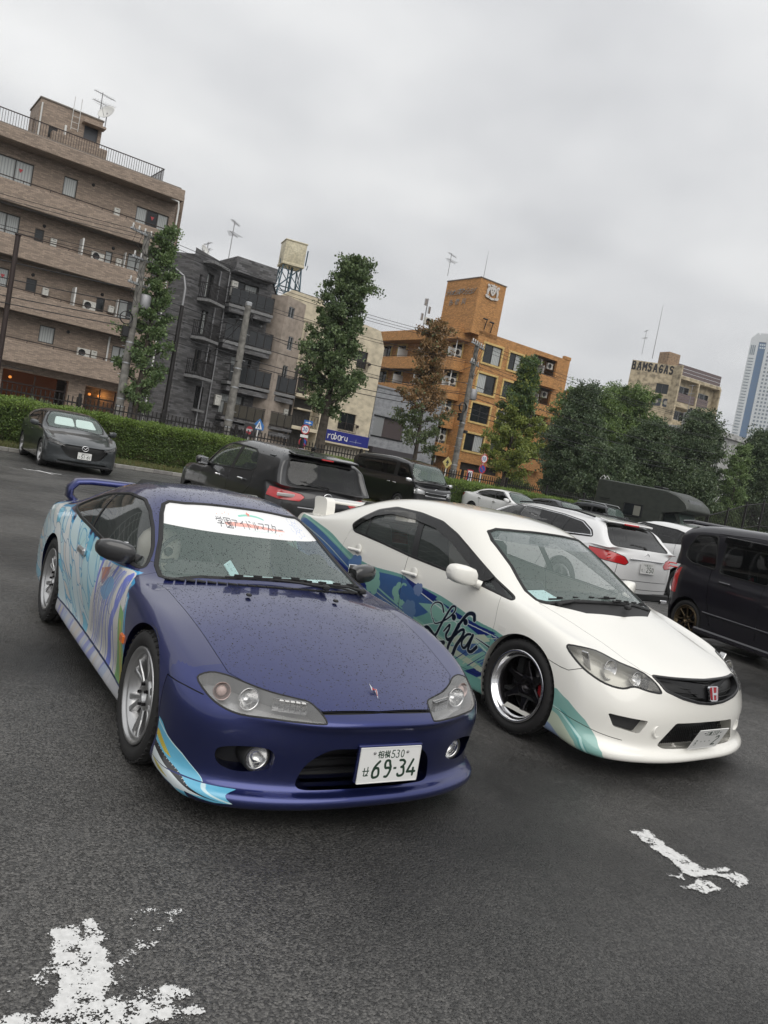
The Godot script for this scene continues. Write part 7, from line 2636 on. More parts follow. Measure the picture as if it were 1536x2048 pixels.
# ---------------------------------------------------------------- buildings; own axes: x along the street, y up, z towards the lot
# wall sheet in the plane of xf (x right, y up, +z out) with openings [x0, y0, x1, y1] and reveals going in
func wall(p: Node, called: String, m: Material, xf: Transform3D, w: float, h: float, ops := [], dep := .18) -> MeshInstance3D:
	var s := st()
	var xs := [.0, w]
	var ys := [.0, h]
	for o in ops:
		for k in [0,2]:
			if o[k] > 0 and o[k] < w and not xs.has(float(o[k])): xs.append(float(o[k]))
		for k in [1,3]:
			if o[k] > 0 and o[k] < h and not ys.has(float(o[k])): ys.append(float(o[k]))
	xs.sort()
	ys.sort()
	for i in xs.size() - 1:
		for j in ys.size() - 1:
			var c := Vector2((xs[i] + xs[i + 1]) * .5, (ys[j] + ys[j + 1]) * .5)
			var open := false
			for o in ops:
				if c.x > o[0] and c.x < o[2] and c.y > o[1] and c.y < o[3]: open = true
			if not open:
				quad(s, xf * Vector3(xs[i], ys[j],0), xf * Vector3(xs[i + 1], ys[j],0), xf * Vector3(xs[i + 1], ys[j + 1],0), xf * Vector3(xs[i], ys[j + 1],0))
	for o in ops:
		var a := xf * Vector3(o[0], o[1],0)
		var b := xf * Vector3(o[2], o[1],0)
		var c := xf * Vector3(o[2], o[3],0)
		var d := xf * Vector3(o[0], o[3],0)
		var k := -xf.basis.z * dep
		for e in [[a, b],[b, c],[c, d],[d, a]]: quad(s, e[0], e[1], e[1] + k, e[0] + k)
	return mi(p, called, done(s), m)

# window in an opening: frame, panes with or without curtain. leaves: number of sashes
func window(p: Node, xf: Transform3D, o: Array, leaves := 2, dep := .12, look := 0, frame: Material = null) -> MeshInstance3D:
	var w: float = o[2] - o[0]
	var h: float = o[3] - o[1]
	var s := st()
	var t := .05
	var at := func(x: float, y: float, z: float) -> Vector3: return xf * Vector3(o[0] + x, o[1] + y, z - dep)
	var b := xf.basis
	for e in [[w * .5, t * .5, w, t],[w * .5, h - t * .5, w, t]]: box(s, at.call(e[0], e[1],.0), Vector3(e[2], e[3],.06), b)
	for i in leaves + 1:
		box(s, at.call(clampf(w * i / leaves, t * .5, w - t * .5), h * .5,.004), Vector3(t, h - 2 * t, .06), b)
	var f := mi(p, "window", done(s), frame if frame else M.sash)
	for i in leaves:
		var x0 := w * i / leaves + (t if i == 0 else t * .5)
		var x1 := w * (i + 1) / leaves - (t if i == leaves - 1 else t * .5)
		var g := st()
		box(g, at.call((x0 + x1) * .5, h * .5,-.012 - .012 * (i % 2)), Vector3(x1 - x0, h - 2 * t, .008), b)
		var cur := look == 1 or (look == 2 and i % 2 == 0) or (look == 3 and i % 2 == 1)
		mi(f, "pane", done(g), M.curtain_pane if cur else M.dark_pane)
		if cur:
			var c := st()
			for k in 5:
				var xx := lerpf(x0 + .04, x1 - .04, (k + .5) / 5.0)
				box(c, at.call(xx, h * .48,-.003), Vector3((x1 - x0) / 9.0, h - 2 * t - .06,.006), b)
			mi(f, "curtain_fold", done(c), M.curtain_lit)
	return f

func rail_bars(p: Node, called: String, m: Material, a: Vector3, b: Vector3, h: float, step: float, bar := .02, top := .04) -> void:
	var s := st()
	var n := maxi(int(a.distance_to(b) / step),1)
	var d := (b - a).normalized()
	for i in n + 1:
		box(s, a.lerp(b, float(i) / n) + Vector3(0, h * .5,0), Vector3(bar, h, bar))
	var bs := Basis(d, Vector3.UP, d.cross(Vector3.UP))
	for y in [.03, h]: box(s, (a + b) * .5 + Vector3(0, y, 0), Vector3(a.distance_to(b) + top, top, top), bs)
	mi(p, called, done(s), m)
	p.get_child(p.get_child_count() - 1).set_meta("kind", "stuff")

func block(p: Node, called: String, m: Material, lo: Vector3, hi: Vector3, k := .0) -> MeshInstance3D:
	var s := st()
	if k > 0: cbox(s, (lo + hi) * .5, hi - lo, k)
	else: box(s, (lo + hi) * .5, hi - lo)
	return mi(p, called, done(s), m)

func unit(p: Node, c: Vector3, w: float, h: float, fan := false) -> void:
	var s := st()
	cbox(s, c, Vector3(w, h, .26),.02)
	var u := mi(p, "air_conditioner" if fan else "boiler_box", done(s), M.unit)
	var g := st()
	if fan:
		lathe(g, [Vector2(h * .40,0), Vector2(h * .38,.012), Vector2(h * .34,.0), Vector2(0,0)],20, c + Vector3(-w * .14,0,.132), Basis(Vector3.RIGHT, Vector3.BACK, Vector3.DOWN))
	else:
		box(g, c + Vector3(0, h * .32,.132), Vector3(w * .5,.03,.01))
	mi(u, "fan_grille" if fan else "vent_slot", done(g), M.trim)

func antenna(s: float, t: float, y: float, h: float, label: String, els := 8, tilt := .0) -> void:
	var a := street_thing("roof_antenna", label, "antenna", s, t, "", tilt, y)
	var m := st()
	tube(m, [Vector3.ZERO, Vector3(0, h, 0)],.03,6)
	mi(a, "mast", done(m), M.grey_metal)
	for q in [h - .1, h * .68]:
		var b := st()
		tube(b, [Vector3(-.55, q, 0), Vector3(.9, q, 0)],.02,5)
		mi(a, "boom", done(b), M.grey_metal)
		for i in els:
			var e := st()
			var l := .22 + .05 * i if q < h - .2 else .14 + .012 * i
			tube(e, [Vector3(-.5 + 1.3 * i / els, q, -l), Vector3(-.5 + 1.3 * i / els, q, l)],.011,4)
			mi(a, "element", done(e), M.grey_metal)

func dish(s: float, t: float, y: float, r: float, label: String, face: float) -> void:
	var d := street_thing("satellite_dish", label, "satellite dish", s, t, "", face, y)
	var a := st()
	lathe(a, [Vector2(0,-.16), Vector2(r * .5,-.12), Vector2(r * .85,-.04), Vector2(r, .02), Vector2(r * .99,.03), Vector2(r * .84,-.02), Vector2(r * .5,-.10), Vector2(0,-.14)],28, Vector3(0,1.0,0), Basis(Vector3.RIGHT, Vector3(0,.5,.87), Vector3(0,.87,-.5)))
	mi(d, "reflector", done(a), M.insulator)
	var b := st()
	tube(b, [Vector3(0,0,-.1), Vector3(0,1.0,-.1)],.03,8)
	tube(b, [Vector3(0,.6,.1), Vector3(0,1.15, r * .9)],.015,5)
	mi(d, "mast", done(b), M.grey_metal)

func build_buildings() -> void:
	var run := tile_pictures(10,34,.20,3)
	var rough_run := tile_pictures(6,22,.55,9)
	M.tile_brown = tiled(lin(.44,.345,.275), run, 2.4,.7)
	M.tile_grey = tiled(lin(.135,.133,.138), rough_run, 2.6,.6)
	M.tile_orange = tiled(lin(.66,.33,.115), tile_pictures(12,34,.22,5),2.4,.7)
	M.sash = mat(lin(.05,.045,.04),.45,.3)
	M.curtain_pane = mat(lin(.34,.36,.36),.10)
	M.curtain_lit = mat(lin(.46,.48,.47),.5)
	M.slab = stained(lin(.20,.175,.15),3.0, M.grain)
	brown_block()
	grey_block()
	cream_block()
	small_house()
	orange_block()
	graffiti_block()
	far_blocks()
	glass_block()

func brown_block() -> void:
	var b := street_thing("brown_apartment_block", "brown tiled apartment block of six storeys with long balconies and a roof house", "building", 0,26)
	var m: Material = M.tile_brown
	var L := -9.0
	var R := 12.3
	# rear wall plane with window openings, storey by storey
	var rows := [
		[12.2,15.45,[[2.0,13.35,3.9,14.7,2,1],[5.55,13.65,6.33,14.72,1,1],[9.9,13.25,11.95,14.45,3,2],[-3.2,13.3,-1.0,14.7,2,1]]],
		[9.2,12.2,[[2.2,10.5,3.6,11.65,2,1],[4.45,10.6,4.95,11.3,1,0],[8.5,10.45,8.93,11.25,1,1],[9.85,10.3,10.95,11.5,2,1],[-3.2,10.4,-1.0,11.7,2,1]]],
		[6.2,9.2,[[2.2,7.55,3.45,8.6,2,3],[4.4,7.68,4.98,8.42,1,0],[8.42,7.55,8.92,8.36,1,0],[9.78,7.4,10.9,8.65,2,2],[-3.2,7.5,-1.0,8.7,2,1]]],
		[3.3,6.2,[[5.5,4.95,6.38,5.95,1,1],[9.8,4.5,10.8,5.75,2,1],[.2,4.6,2.2,5.9,2,1]]]]
	for q in rows:
		var ops := []
		for w in q[2]: ops.append([w[0] - L, w[1] - q[0], w[2] - L, w[3] - q[0]])
		var xf := Transform3D(Basis(), Vector3(L, q[0],0))
		wall(b, "wall", m, xf, R - L, q[1] - q[0], ops, .16)
		for i in ops.size(): window(b, xf, ops[i], q[2][i][4],.10, q[2][i][5])
	# ground floor with shop openings
	var gops := [[3.9 - L, .2,7.6 - L, 3.0],[8.6 - L, .2,10.6 - L, 2.95],[-4.0 - L, .2,2.9 - L, 2.9]]
	var gx := Transform3D(Basis(), Vector3(L, 0,0))
	wall(b, "wall", m, gx, R - L, 3.3, gops, .5)
	var shop := mat(lin(.16,.075,.035),.8)
	for o in gops:
		block(b, "shop_back_wall", shop, Vector3(L + o[0] - .2,.1,-4.2), Vector3(L + o[2] + .2,3.1,-4.0))
		block(b, "shop_floor", M.room, Vector3(L + o[0] - .2,.05,-4.0), Vector3(L + o[2] + .2,.15,-.5))
		var fr := st()
		for x in [o[0] + .05, (o[0] + o[2]) * .5, o[2] - .05]: box(fr, Vector3(L + x, 1.5,-.42), Vector3(.08,2.8,.08))
		box(fr, Vector3(L + (o[0] + o[2]) * .5,2.3,-.42), Vector3(o[2] - o[0],.08,.08))
		mi(b, "shop_frame", done(fr), M.brown_metal)
	var lampm := mat(lin(.9,.45,.15),.5)
	lampm.emission_enabled = true
	lampm.emission = Color(1.0,.62,.28)
	lampm.emission_energy_multiplier = .7
	for q in [[4.6,2.6],[9.3,2.5],[9.9,2.5],[1.2,2.5],[-1.5,2.5]]:
		var lm := st()
		lathe(lm, [Vector2(0,-.09), Vector2(.08,-.05), Vector2(.1,.0), Vector2(.06,.07), Vector2(0,.09)],12, Vector3(q[0], q[1],-1.6), Basis.IDENTITY)
		mi(b, "shop_lamp", done(lm), lampm)
		var ol := OmniLight3D.new()
		ol.name = "shop_lamp_light"
		ol.light_color = Color(1.0,.66,.34)
		ol.light_energy = .35
		ol.omni_range = 8.0
		ol.omni_attenuation = 2.0
		ol.light_size = .08
		ol.shadow_enabled = true
		b.add_child(ol, true)
		ol.position = Vector3(q[0], q[1],-1.6)
	# balcony bands: parapet, floor slab, hand rail
	for q in [[3.42,4.62],[6.28,7.38],[9.22,10.36],[12.05,13.22]]:
		block(b, "parapet", m, Vector3(L, q[0],.95), Vector3(R - .25, q[1],1.15),.02)
		block(b, "balcony_floor", M.slab, Vector3(L, q[0] + .02,-.2), Vector3(R - .3, q[0] + .20,.95))
		block(b, "parapet_end", m, Vector3(R - .25, q[0],-.2), Vector3(R - .05, q[1],1.15),.02)
		var s := st()
		tube(s, [Vector3(L, q[1] + .16,1.05), Vector3(R - .2, q[1] + .16,1.05)],.03,6)
		for i in 15: box(s, Vector3(L + .7 + i * 1.45, q[1] + .08,1.05), Vector3(.035,.16,.035))
		mi(b, "hand_rail", done(s), M.brown_metal)
	block(b, "roof_slab", m, Vector3(L, 15.3,-.2), Vector3(R, 16.0,1.25),.03)
	block(b, "roof_ledge", M.slab, Vector3(L, 16.0,-.2), Vector3(R - .2,16.12,1.05),.02)
	block(b, "roof", M.slab, Vector3(L, 15.4,-13), Vector3(R, 16.0,-.2))
	rail_bars(b, "roof_railing", M.brown_metal, Vector3(L, 16.12,.55), Vector3(11.0,16.12,.55),.85,.14,.022,.05)
	rail_bars(b, "roof_railing", M.brown_metal, Vector3(11.0,16.12,.55), Vector3(11.0,16.12,-8),.85,.14,.022,.05)
	wall(b, "side_wall", m, Transform3D(Basis(Vector3(0,0,-1), Vector3.UP, Vector3(1,0,0)), Vector3(R, 0,0)),13,15.4)
	wall(b, "side_wall", m, Transform3D(Basis(Vector3(-.707,0,-.707), Vector3.UP, Vector3(.707,0,-.707)), Vector3(R + .5,3.3,-.2)),.7,12.7)
	wall(b, "back_wall", m, Transform3D(Basis(Vector3(-1,0,0), Vector3.UP, Vector3(0,0,-1)), Vector3(R, 0,-13)), R - L, 15.4)
	# dividers, boxes, vents, pipes
	for q in [[8.72,13.62],[5.48,10.75],[9.3,10.72],[5.46,7.85],[9.3,7.82],[8.72,4.9]]: unit(b, Vector3(q[0], q[1],.15),.34,.46)
	for q in [[7.98,10.65],[7.95,7.7],[8.05,4.85]]: unit(b, Vector3(q[0], q[1],.35),.74,.52, true)
	for y in [10.5,7.6]:
		block(b, "balcony_divider", M.white_metal, Vector3(6.92, y - .2,.1), Vector3(7.0, y + .9,.9))
		block(b, "balcony_divider", M.white_metal, Vector3(9.55, y - .2,.1), Vector3(9.6, y + .9,.5))
	for q in [[7.2,14.75],[4.9,11.55],[8.9,11.5],[4.7,8.65],[8.7,8.6],[7.1,5.9]]:
		var v := st()
		lathe(v, [Vector2(.10,0), Vector2(.09,.04), Vector2(0,.05)],14, Vector3(q[0], q[1],.0), Basis(Vector3.RIGHT, Vector3.BACK, Vector3.DOWN))
		mi(b, "vent_cap", done(v), M.trim)
	var pipe := st()
	tube(pipe, [Vector3(11.6,15.3,1.0), Vector3(12.0,15.2,1.2), Vector3(12.05,14.8,1.25), Vector3(12.05,3.2,1.25), Vector3(12.05,.2,1.2)],.055,8)
	mi(b, "down_pipe", done(pipe), M.white_metal)
	var pipe2 := st()
	tube(pipe2,[Vector3(9.5,6.2,.2), Vector3(9.5,4.4,.2)],.06,8)
	mi(b, "down_pipe", done(pipe2), M.white_metal)
	var fire := mat(lin(.5,.06,.07),.5)
	for q in [[3.25,14.15],[10.95,14.0],[3.15,8.15]]:
		var tr := st()
		prism(tr, pv([-.12,.10,.12,.10,0,-.12]),.006, Transform3D(Basis(), Vector3(q[0], q[1],-.07)))
		mi(b, "fire_access_mark", done(tr), fire)
	# shop fittings under the first band
	var aw := st()
	var pts := []
	for i in 21: pts.append(Vector3(-1.0 + i * .32,3.15 - .05 * absf(sin(i * .8)),1.0))
	tube(aw, pts, .018,5)
	mi(b, "light_string", done(aw), M.wire)
	block(b, "shop_sign", M.insulator, Vector3(1.4,2.35,.7), Vector3(3.3,2.8,.8),.03)
	# roof house with ladder, louvre, shutter and canopy
	wall(b, "roof_house", m, Transform3D(Basis(), Vector3(3.85,16.0,-.9)),3.55,2.75,[[.62,.75,1.12,1.4],[2.55,1.45,3.35,2.2]],.12)
	wall(b, "roof_house", m, Transform3D(Basis(Vector3(0,0,1), Vector3.UP, Vector3(-1,0,0)), Vector3(3.85,16.0,-3.9)),3.0,2.75,[[1.4,.5,2.0,1.9]],.12)
	wall(b, "roof_house", m, Transform3D(Basis(Vector3(0,0,-1), Vector3.UP, Vector3(1,0,0)), Vector3(7.40,16.0,-.9)),3.0,2.75)
	block(b, "roof_house_top", M.slab, Vector3(3.80,18.75,-3.95), Vector3(7.45,18.83,-.85))
	block(b, "roof_house_door", M.dark_pane, Vector3(3.93,16.5,-2.5), Vector3(3.97,17.9,-1.9))
	for i in 9: block(b, "louvre_slat", M.trim, Vector3(4.47,16.77 + .072 * i, -1.02), Vector3(4.97,16.82 + .072 * i, -.97))
	block(b, "louvre_back", M.void, Vector3(4.4,16.7,-1.10), Vector3(5.0,17.5,-1.06))
	block(b, "shutter", mat(lin(.06,.065,.075),.5), Vector3(6.40,17.40,-1.06), Vector3(7.2,18.25,-1.02))
	block(b, "canopy", m, Vector3(6.2,18.2,-1.0), Vector3(7.5,18.34,-.35),.02)
	block(b, "stair_wall", m, Vector3(4.6,16.0,-.9), Vector3(7.75,17.05,-.3),.02)
	var lad := st()
	for x in [5.62,6.02]: tube(lad, [Vector3(x, 17.6,-.75), Vector3(x, 19.5,-.75)],.02,5)
	for i in 4: tube(lad, [Vector3(5.62,17.7 + i * .35,-.75), Vector3(6.02,17.7 + i * .35,-.75)],.014,5)
	mi(b, "roof_ladder", done(lad), M.white_metal)
	var dp := st()
	tube(dp, [Vector3(3.95,18.5,-.82), Vector3(3.95,16.1,-.82)],.05,6)
	mi(b, "down_pipe", done(dp), M.white_metal)
	block(b, "wall_vent", M.white_metal, Vector3(5.3,17.1,-.9), Vector3(5.42,17.75,-.78),.02)
	antenna(7.35,28,18.8,2.0, "tall TV antenna on the brown block's roof house", 9,.3)
	dish(7.6,27.5,18.6,.55, "round satellite dish on the brown block's roof house", -.9)

func balcony(p: Node, lo: Vector3, hi: Vector3, kind: int) -> void:
	# floor slab, posts and infill panels; lo..hi is the space of the railing in front
	block(p, "balcony_slab", M.slab_grey if kind != 2 else M.tile_grey, Vector3(lo.x - .06, lo.y - .22, lo.z), Vector3(hi.x + .06, lo.y - .02, hi.z + .06),.01)
	var n := maxi(int(round((hi.x - lo.x) / (.62 if kind != 1 else .13))),1)
	var s := st()
	for y in [lo.y + .06, hi.y]: box(s, Vector3((lo.x + hi.x) * .5, y, hi.z), Vector3(hi.x - lo.x, .045,.045))
	for x in [lo.x, hi.x]:
		for y in [lo.y + .06, hi.y]: box(s, Vector3(x, y, (lo.z + hi.z) * .5), Vector3(.04,.04, hi.z - lo.z))
	mi(p, "balcony_rail", done(s), M.black_metal)
	for i in n + 1:
		var x := lerpf(lo.x, hi.x, float(i) / n)
		block(p, "baluster", M.black_metal, Vector3(x - .018, lo.y, hi.z - .02), Vector3(x + .018, hi.y, hi.z + .02))
		if kind != 1 and i < n:
			block(p, "rail_panel", M.smoke_panel if kind == 0 else M.bronze_panel, Vector3(x + .03, lo.y + .10, hi.z - .012), Vector3(x + (hi.x - lo.x) / n - .03, hi.y - .05, hi.z - .006))
	if kind == 1:
		for x in [lo.x, hi.x]:
			for i in 6: block(p, "baluster", M.black_metal, Vector3(x - .012, lo.y, lerpf(lo.z, hi.z, (i + .5) / 6.0) - .012), Vector3(x + .012, hi.y, lerpf(lo.z, hi.z, (i + .5) / 6.0) + .012))

func grey_block() -> void:
	M.slab_grey = stained(lin(.22,.22,.22),2.0, M.grain)
	M.smoke_panel = mat(lin(.02,.022,.024),.12)
	M.bronze_panel = mat(lin(.055,.048,.036),.25)
	var b := street_thing("dark_grey_building", "dark grey tiled building of five storeys with black balcony rails", "building", 0,26)
	var m: Material = M.tile_grey
	# front: a sloped right shoulder above the fourth storey
	var xf := Transform3D(Basis(), Vector3(16.55,0,0))
	var ops := [[.40,10.15,2.30,11.9],[2.62,10.45,3.05,11.25],[.40,7.85,1.95,9.45],[3.40,8.45,3.72,9.25],[1.15,5.35,1.75,6.95],[1.95,5.35,2.65,6.95],[.85,2.95,2.6,4.35],[3.65,3.2,5.15,4.4]]
	var s := st()
	wall(b, "wall", m, xf, 3.05,13.2, ops, .35)
	wall(b, "wall", m, Transform3D(Basis(), Vector3(19.6,0,0)),3.0,7.2,[[.60,3.2,2.1,4.4]],.35)
	prism(s, pv([19.6,7.2,22.6,7.2,22.6,7.4,19.6,12.6]),.3, Transform3D(Basis(), Vector3(0,0,-.15)))
	mi(b, "sloped_wall", done(s), m)
	var looks := [3,0,0,0,1,3,1]
	for i in 7: window(b, xf, ops[i],2 if ops[i][2] - ops[i][0] > .8 else 1,.28, looks[i])
	window(b, Transform3D(Basis(), Vector3(19.6,0,0)),[.60,3.2,2.1,4.4],2,.28,1)
	window(b, Transform3D(Basis(), Vector3(16.55,0,.004)),[3.40,8.45,3.72,9.25],1,-.03,0)
	block(b, "roof_box", m, Vector3(16.5,12.25,-2.0), Vector3(19.5,13.25,1.0),.02)
	block(b, "roof", m, Vector3(16.55,12.9,-9.0), Vector3(19.6,13.15,-2.0))
	wall(b, "side_wall", m, Transform3D(Basis(Vector3(0,0,-1), Vector3.UP, Vector3(1,0,0)), Vector3(22.6,0,0)),9.0,7.4)
	var sl := st()
	quad(sl, Vector3(22.6,7.4,0), Vector3(22.6,7.4,-9), Vector3(19.6,12.9,-9), Vector3(19.6,12.9,0))
	mi(b, "sloped_roof", done(sl), m)
	balcony(b, Vector3(16.5,10.15,0), Vector3(19.65,11.25,1.0),0)
	balcony(b, Vector3(16.5,7.75,0), Vector3(20.0,8.85,1.0),0)
	balcony(b, Vector3(17.3,5.15,0), Vector3(22.4,6.3,1.0),0)
	balcony(b, Vector3(17.3,2.75,0), Vector3(22.6,3.75,1.0),2)
	for q in [[16.5,9.85,19.65],[16.5,7.45,20.0],[17.3,4.75,22.4],[17.3,2.3,22.6]]:
		block(b, "balcony_band", m, Vector3(q[0], q[1] - .25,.0), Vector3(q[2], q[1] + .07,.98),.01)
	unit(b, Vector3(16.9,11.25,.3),.42,1.0)
	unit(b, Vector3(17.1,3.75,.3),.44,.7)
	unit(b, Vector3(22.3,3.7,.3),.36,.9)
	unit(b, Vector3(20.2,5.75,.4),.34,1.1)
	unit(b, Vector3(18.2,10.4,.4),.7,.5, true)
	# left part, set at an angle, with small balconies
	var lb := Basis(Vector3.UP, .62)
	var o := Vector3(16.55,0,0) - lb.x * 4.2
	var lx := Transform3D(lb, o)
	var lo := [[1.75,10.0,2.5,11.55],[1.75,7.65,2.5,9.2],[1.75,5.2,2.5,6.75],[3.25,6.0,3.6,6.9],[2.55,2.9,3.4,4.4],[.9,10.4,1.15,11.2]]
	wall(b, "wall", m, lx, 4.2,12.6, lo, .2)
	for i in lo.size(): window(b, lx, lo[i],2 if i < 3 else 1,.14,[2,3,0,0,0,0][i])
	var bp := Node3D.new()
	bp.name = "angled_balconies"
	b.add_child(bp, true)
	bp.transform = lx
	for y in [9.75,7.35,4.9]:
		var n := 12
		block(bp, "balcony_slab", M.slab_grey, Vector3(.95, y - .18,0), Vector3(2.75, y, .98),.015)
		var rs := st()
		for yy in [y + .08, y + 1.0]:
			box(rs, Vector3(1.85, yy, .95), Vector3(1.7,.04,.04))
			for x in [1.0,2.7]: box(rs, Vector3(x, yy, .48), Vector3(.04,.04,.95))
		mi(bp, "balcony_rail", done(rs), M.black_metal)
		for i in n + 1: block(bp, "baluster", M.black_metal, Vector3(1.0 + 1.7 * i / n - .014, y, .93), Vector3(1.0 + 1.7 * i / n + .014, y + 1.0,.97))
		for i in 7: block(bp, "baluster", M.black_metal, Vector3(.986, y, .06 + .13 * i), Vector3(1.014, y + 1.0,.09 + .13 * i))
	block(bp, "canopy", M.slab_grey, Vector3(.95,11.95,0), Vector3(2.8,12.12,.9),.015)
	block(bp, "window_bars_shelf", M.slab_grey, Vector3(2.45,2.7,0), Vector3(3.5,2.85,.3),.01)
	for i in 7: block(bp, "window_bar", M.black_metal, Vector3(2.6 + .12 * i, 2.9,.05), Vector3(2.62 + .12 * i, 4.4,.07))
	for x in [3.0,4.1]:
		var dp := st()
		tube(dp, [Vector3(x, 12.3,.12), Vector3(x, .3,.12)],.05,8)
		mi(bp, "down_pipe", done(dp), M.grey_metal)
	wall(b, "side_wall", m, Transform3D(lb * Basis(Vector3.UP, -PI / 2), o - lb.z * 8.0),8.0,12.2)
	block(b, "arched_door", M.void, Vector3(12.9,.1,-1.9), Vector3(13.6,1.7,-1.85))
	for q in [[19.4,9.35],[17.6,9.6]]:
		var v := st()
		lathe(v, [Vector2(.12,0), Vector2(.10,.12), Vector2(0,.14)],14, Vector3(q[0], q[1],0), Basis(Vector3.RIGHT, Vector3.BACK, Vector3.DOWN))
		mi(b, "vent_hood", done(v), M.alum)
	wall(b, "back_wall", m, Transform3D(Basis(Vector3(-1,0,0), Vector3.UP, Vector3(0,0,-1)), Vector3(22.6,0,-9)),9.5,7.4)
	antenna(16.7,27.0,13.2,2.7, "tall TV antenna on the dark grey building's roof", 7,.8)
	dish(15.2,27.5,12.5,.4, "small satellite dish on the dark grey building's roof", .6)
	antenna(15.5,28.0,12.6,1.6, "short bent antenna beside the dish on the dark grey roof", 3,1.6)

func cream_block() -> void:
	var cream := stained(lin(.66,.58,.43),6.0, M.grain, .85)
	var beige := stained(lin(.40,.335,.28),6.0, M.grain, .85)
	var b := street_thing("cream_building", "cream plastered building with a blue shop sign and blank upper wall", "building", 0,26)
	var xf := Transform3D(Basis(), Vector3(22.7,0,0))
	wall(b, "wall", cream, xf, 7.2,10.3,[[4.95,8.35,5.85,9.65],[4.3,3.55,5.8,4.85],[3.5,.2,7.0,2.4]],.2)
	var up := st()
	prism(up, pv([20.2,10.3,29.9,10.3,29.3,11.5,24.0,11.9,24.0,12.45,21.4,12.45,20.3,11.6]),.3, Transform3D(Basis(), Vector3(0,0,-.15)))
	mi(b, "gable_wall", done(up), cream)
	block(b, "roof", cream, Vector3(20.4,10.3,-8.0), Vector3(29.3,11.4,-.3))
	window(b, xf, [4.95,8.35,5.85,9.65],2,.12,0)
	window(b, xf, [4.3,3.55,5.8,4.85],2,.12,0)
	for q in [[27.6,8.2,28.6],[26.95,3.4,28.55]]:
		var r := st()
		for i in 13: box(r, Vector3(lerpf(q[0], q[2], i / 12.0), q[1] + .35,.22), Vector3(.02,.7,.02))
		for y in [q[1] + .02, q[1] + .7]: box(r, Vector3((q[0] + q[2]) * .5, y, .22), Vector3(q[2] - q[0],.04,.04))
		mi(b, "window_rail", done(r), M.brown_metal)
		b.get_child(b.get_child_count() - 1).set_meta("kind", "stuff")
		block(b, "wall_lamp", M.brown_metal, Vector3(q[2] + .06, q[1] + .5,.02), Vector3(q[2] + .24, q[1] + .7,.2),.03)
	# shop sign: white letters on blue
	var sg := block(b, "shop_sign", mat(lin(.022,.028,.20),.35), Vector3(25.7,2.5,.02), Vector3(29.9,3.35,.22),.015)
	var x := 26.15
	var let := mat(lin(.75,.75,.75),.4)
	for ch in "noboru":
		var ls := st()
		for stv in glyph_strokes(ch if ch != "n" else "r", Vector2(x, 0), Vector2(.32,.52)):
			var pts := []
			for p in stv: pts.append(Vector3(p.x, 3.22 - p.y, .235))
			tube(ls, pts, .032,6)
		mi(sg, "letter", done(ls), let)
		x += .30
	var ln := st()
	box(ln, Vector3(28.7,2.78,.224), Vector3(1.1,.03,.006))
	box(ln, Vector3(28.72,2.85,.224), Vector3(.03,.3,.006))
	mi(sg, "skyline_mark", done(ln), mat(lin(.30,.33,.45),.5))
	block(b, "sign_ledge", cream, Vector3(25.6,2.36,0), Vector3(30.0,2.49,.30),.01)
	block(b, "shop_shutter", stained(lin(.45,.41,.34),2.0, M.grain), Vector3(26.0,.1,-.3), Vector3(29.8,2.4,-.25))
	# stepped beige stair part at the left with windows and corner balconies
	var lb := Basis(Vector3.UP, .50)
	var o := Vector3(22.7,0,.0) - lb.x * 2.5
	var lx := Transform3D(lb, o)
	var lo := [[.35,10.35,1.1,11.1],[.9,8.2,1.55,9.15],[.85,6.0,1.5,7.1]]
	wall(b, "stair_wall", beige, lx, 2.5,11.7, lo, .12)
	for i in 3: window(b, lx, lo[i],2,.08,0, M.alum)
	wall(b, "side_wall", beige, Transform3D(lb * Basis(Vector3.UP, -PI / 2), o - lb.z * 6.0),6.0,11.7)
	block(b, "corner_step", cream, Vector3(21.5,10.6,-.6), Vector3(24.2,12.0,.06),.02)
	for q in [[5.4,22.5,24.5],[3.1,22.6,25.2],[.9,22.6,25.2]]:
		block(b, "balcony_floor", cream, Vector3(q[1], q[0] - .25,0), Vector3(q[2], q[0],1.1),.02)
		var r := st()
		for i in 16:
			var xx := lerpf(q[1] + .1, q[2] - .5, i / 15.0)
			box(r, Vector3(xx, q[0] + .45,1.02), Vector3(.018,.9,.018), Basis(Vector3.BACK, .35 * (1 if i % 2 else -1)))
		box(r, Vector3((q[1] + q[2]) * .5 - .2, q[0] + .9,1.02), Vector3(q[2] - q[1] - .4,.04,.04))
		mi(b, "balcony_lattice", done(r), M.black_metal)
		b.get_child(b.get_child_count() - 1).set_meta("kind", "stuff")
		block(b, "balcony_recess", M.room, Vector3(q[1] + .1, q[0],-.02), Vector3(q[2] - .7, q[0] + 2.0,.02))
		block(b, "balcony_pier", cream, Vector3(q[2] - .5, q[0] - .2,.02), Vector3(q[2] - .05, q[0] + 2.1,1.08),.02)
	var dp := st()
	tube(dp, [Vector3(22.9,10.4,.14), Vector3(22.9,.3,.14)],.06,8)
	mi(b, "down_pipe", done(dp), beige)
	for i in 3: block(b, "canopy", cream, Vector3(23.0,8.9 - i * 2.3,0), Vector3(24.2,9.02 - i * 2.3,.7),.01)
	wall(b, "side_wall", cream, Transform3D(Basis(Vector3(0,0,-1), Vector3.UP, Vector3(1,0,0)), Vector3(29.9,0,0)),8.0,10.3)
	# water tank on a lattice tower
	var t := street_thing("water_tank_tower", "cream water tank on a teal lattice steel tower above the cream building", "water tower", 22.6,29.5, "", -.25,11.4)
	var steel := mat(lin(.055,.10,.13),.5,.3)
	var h := 3.3
	var a := .95
	var bt := .68
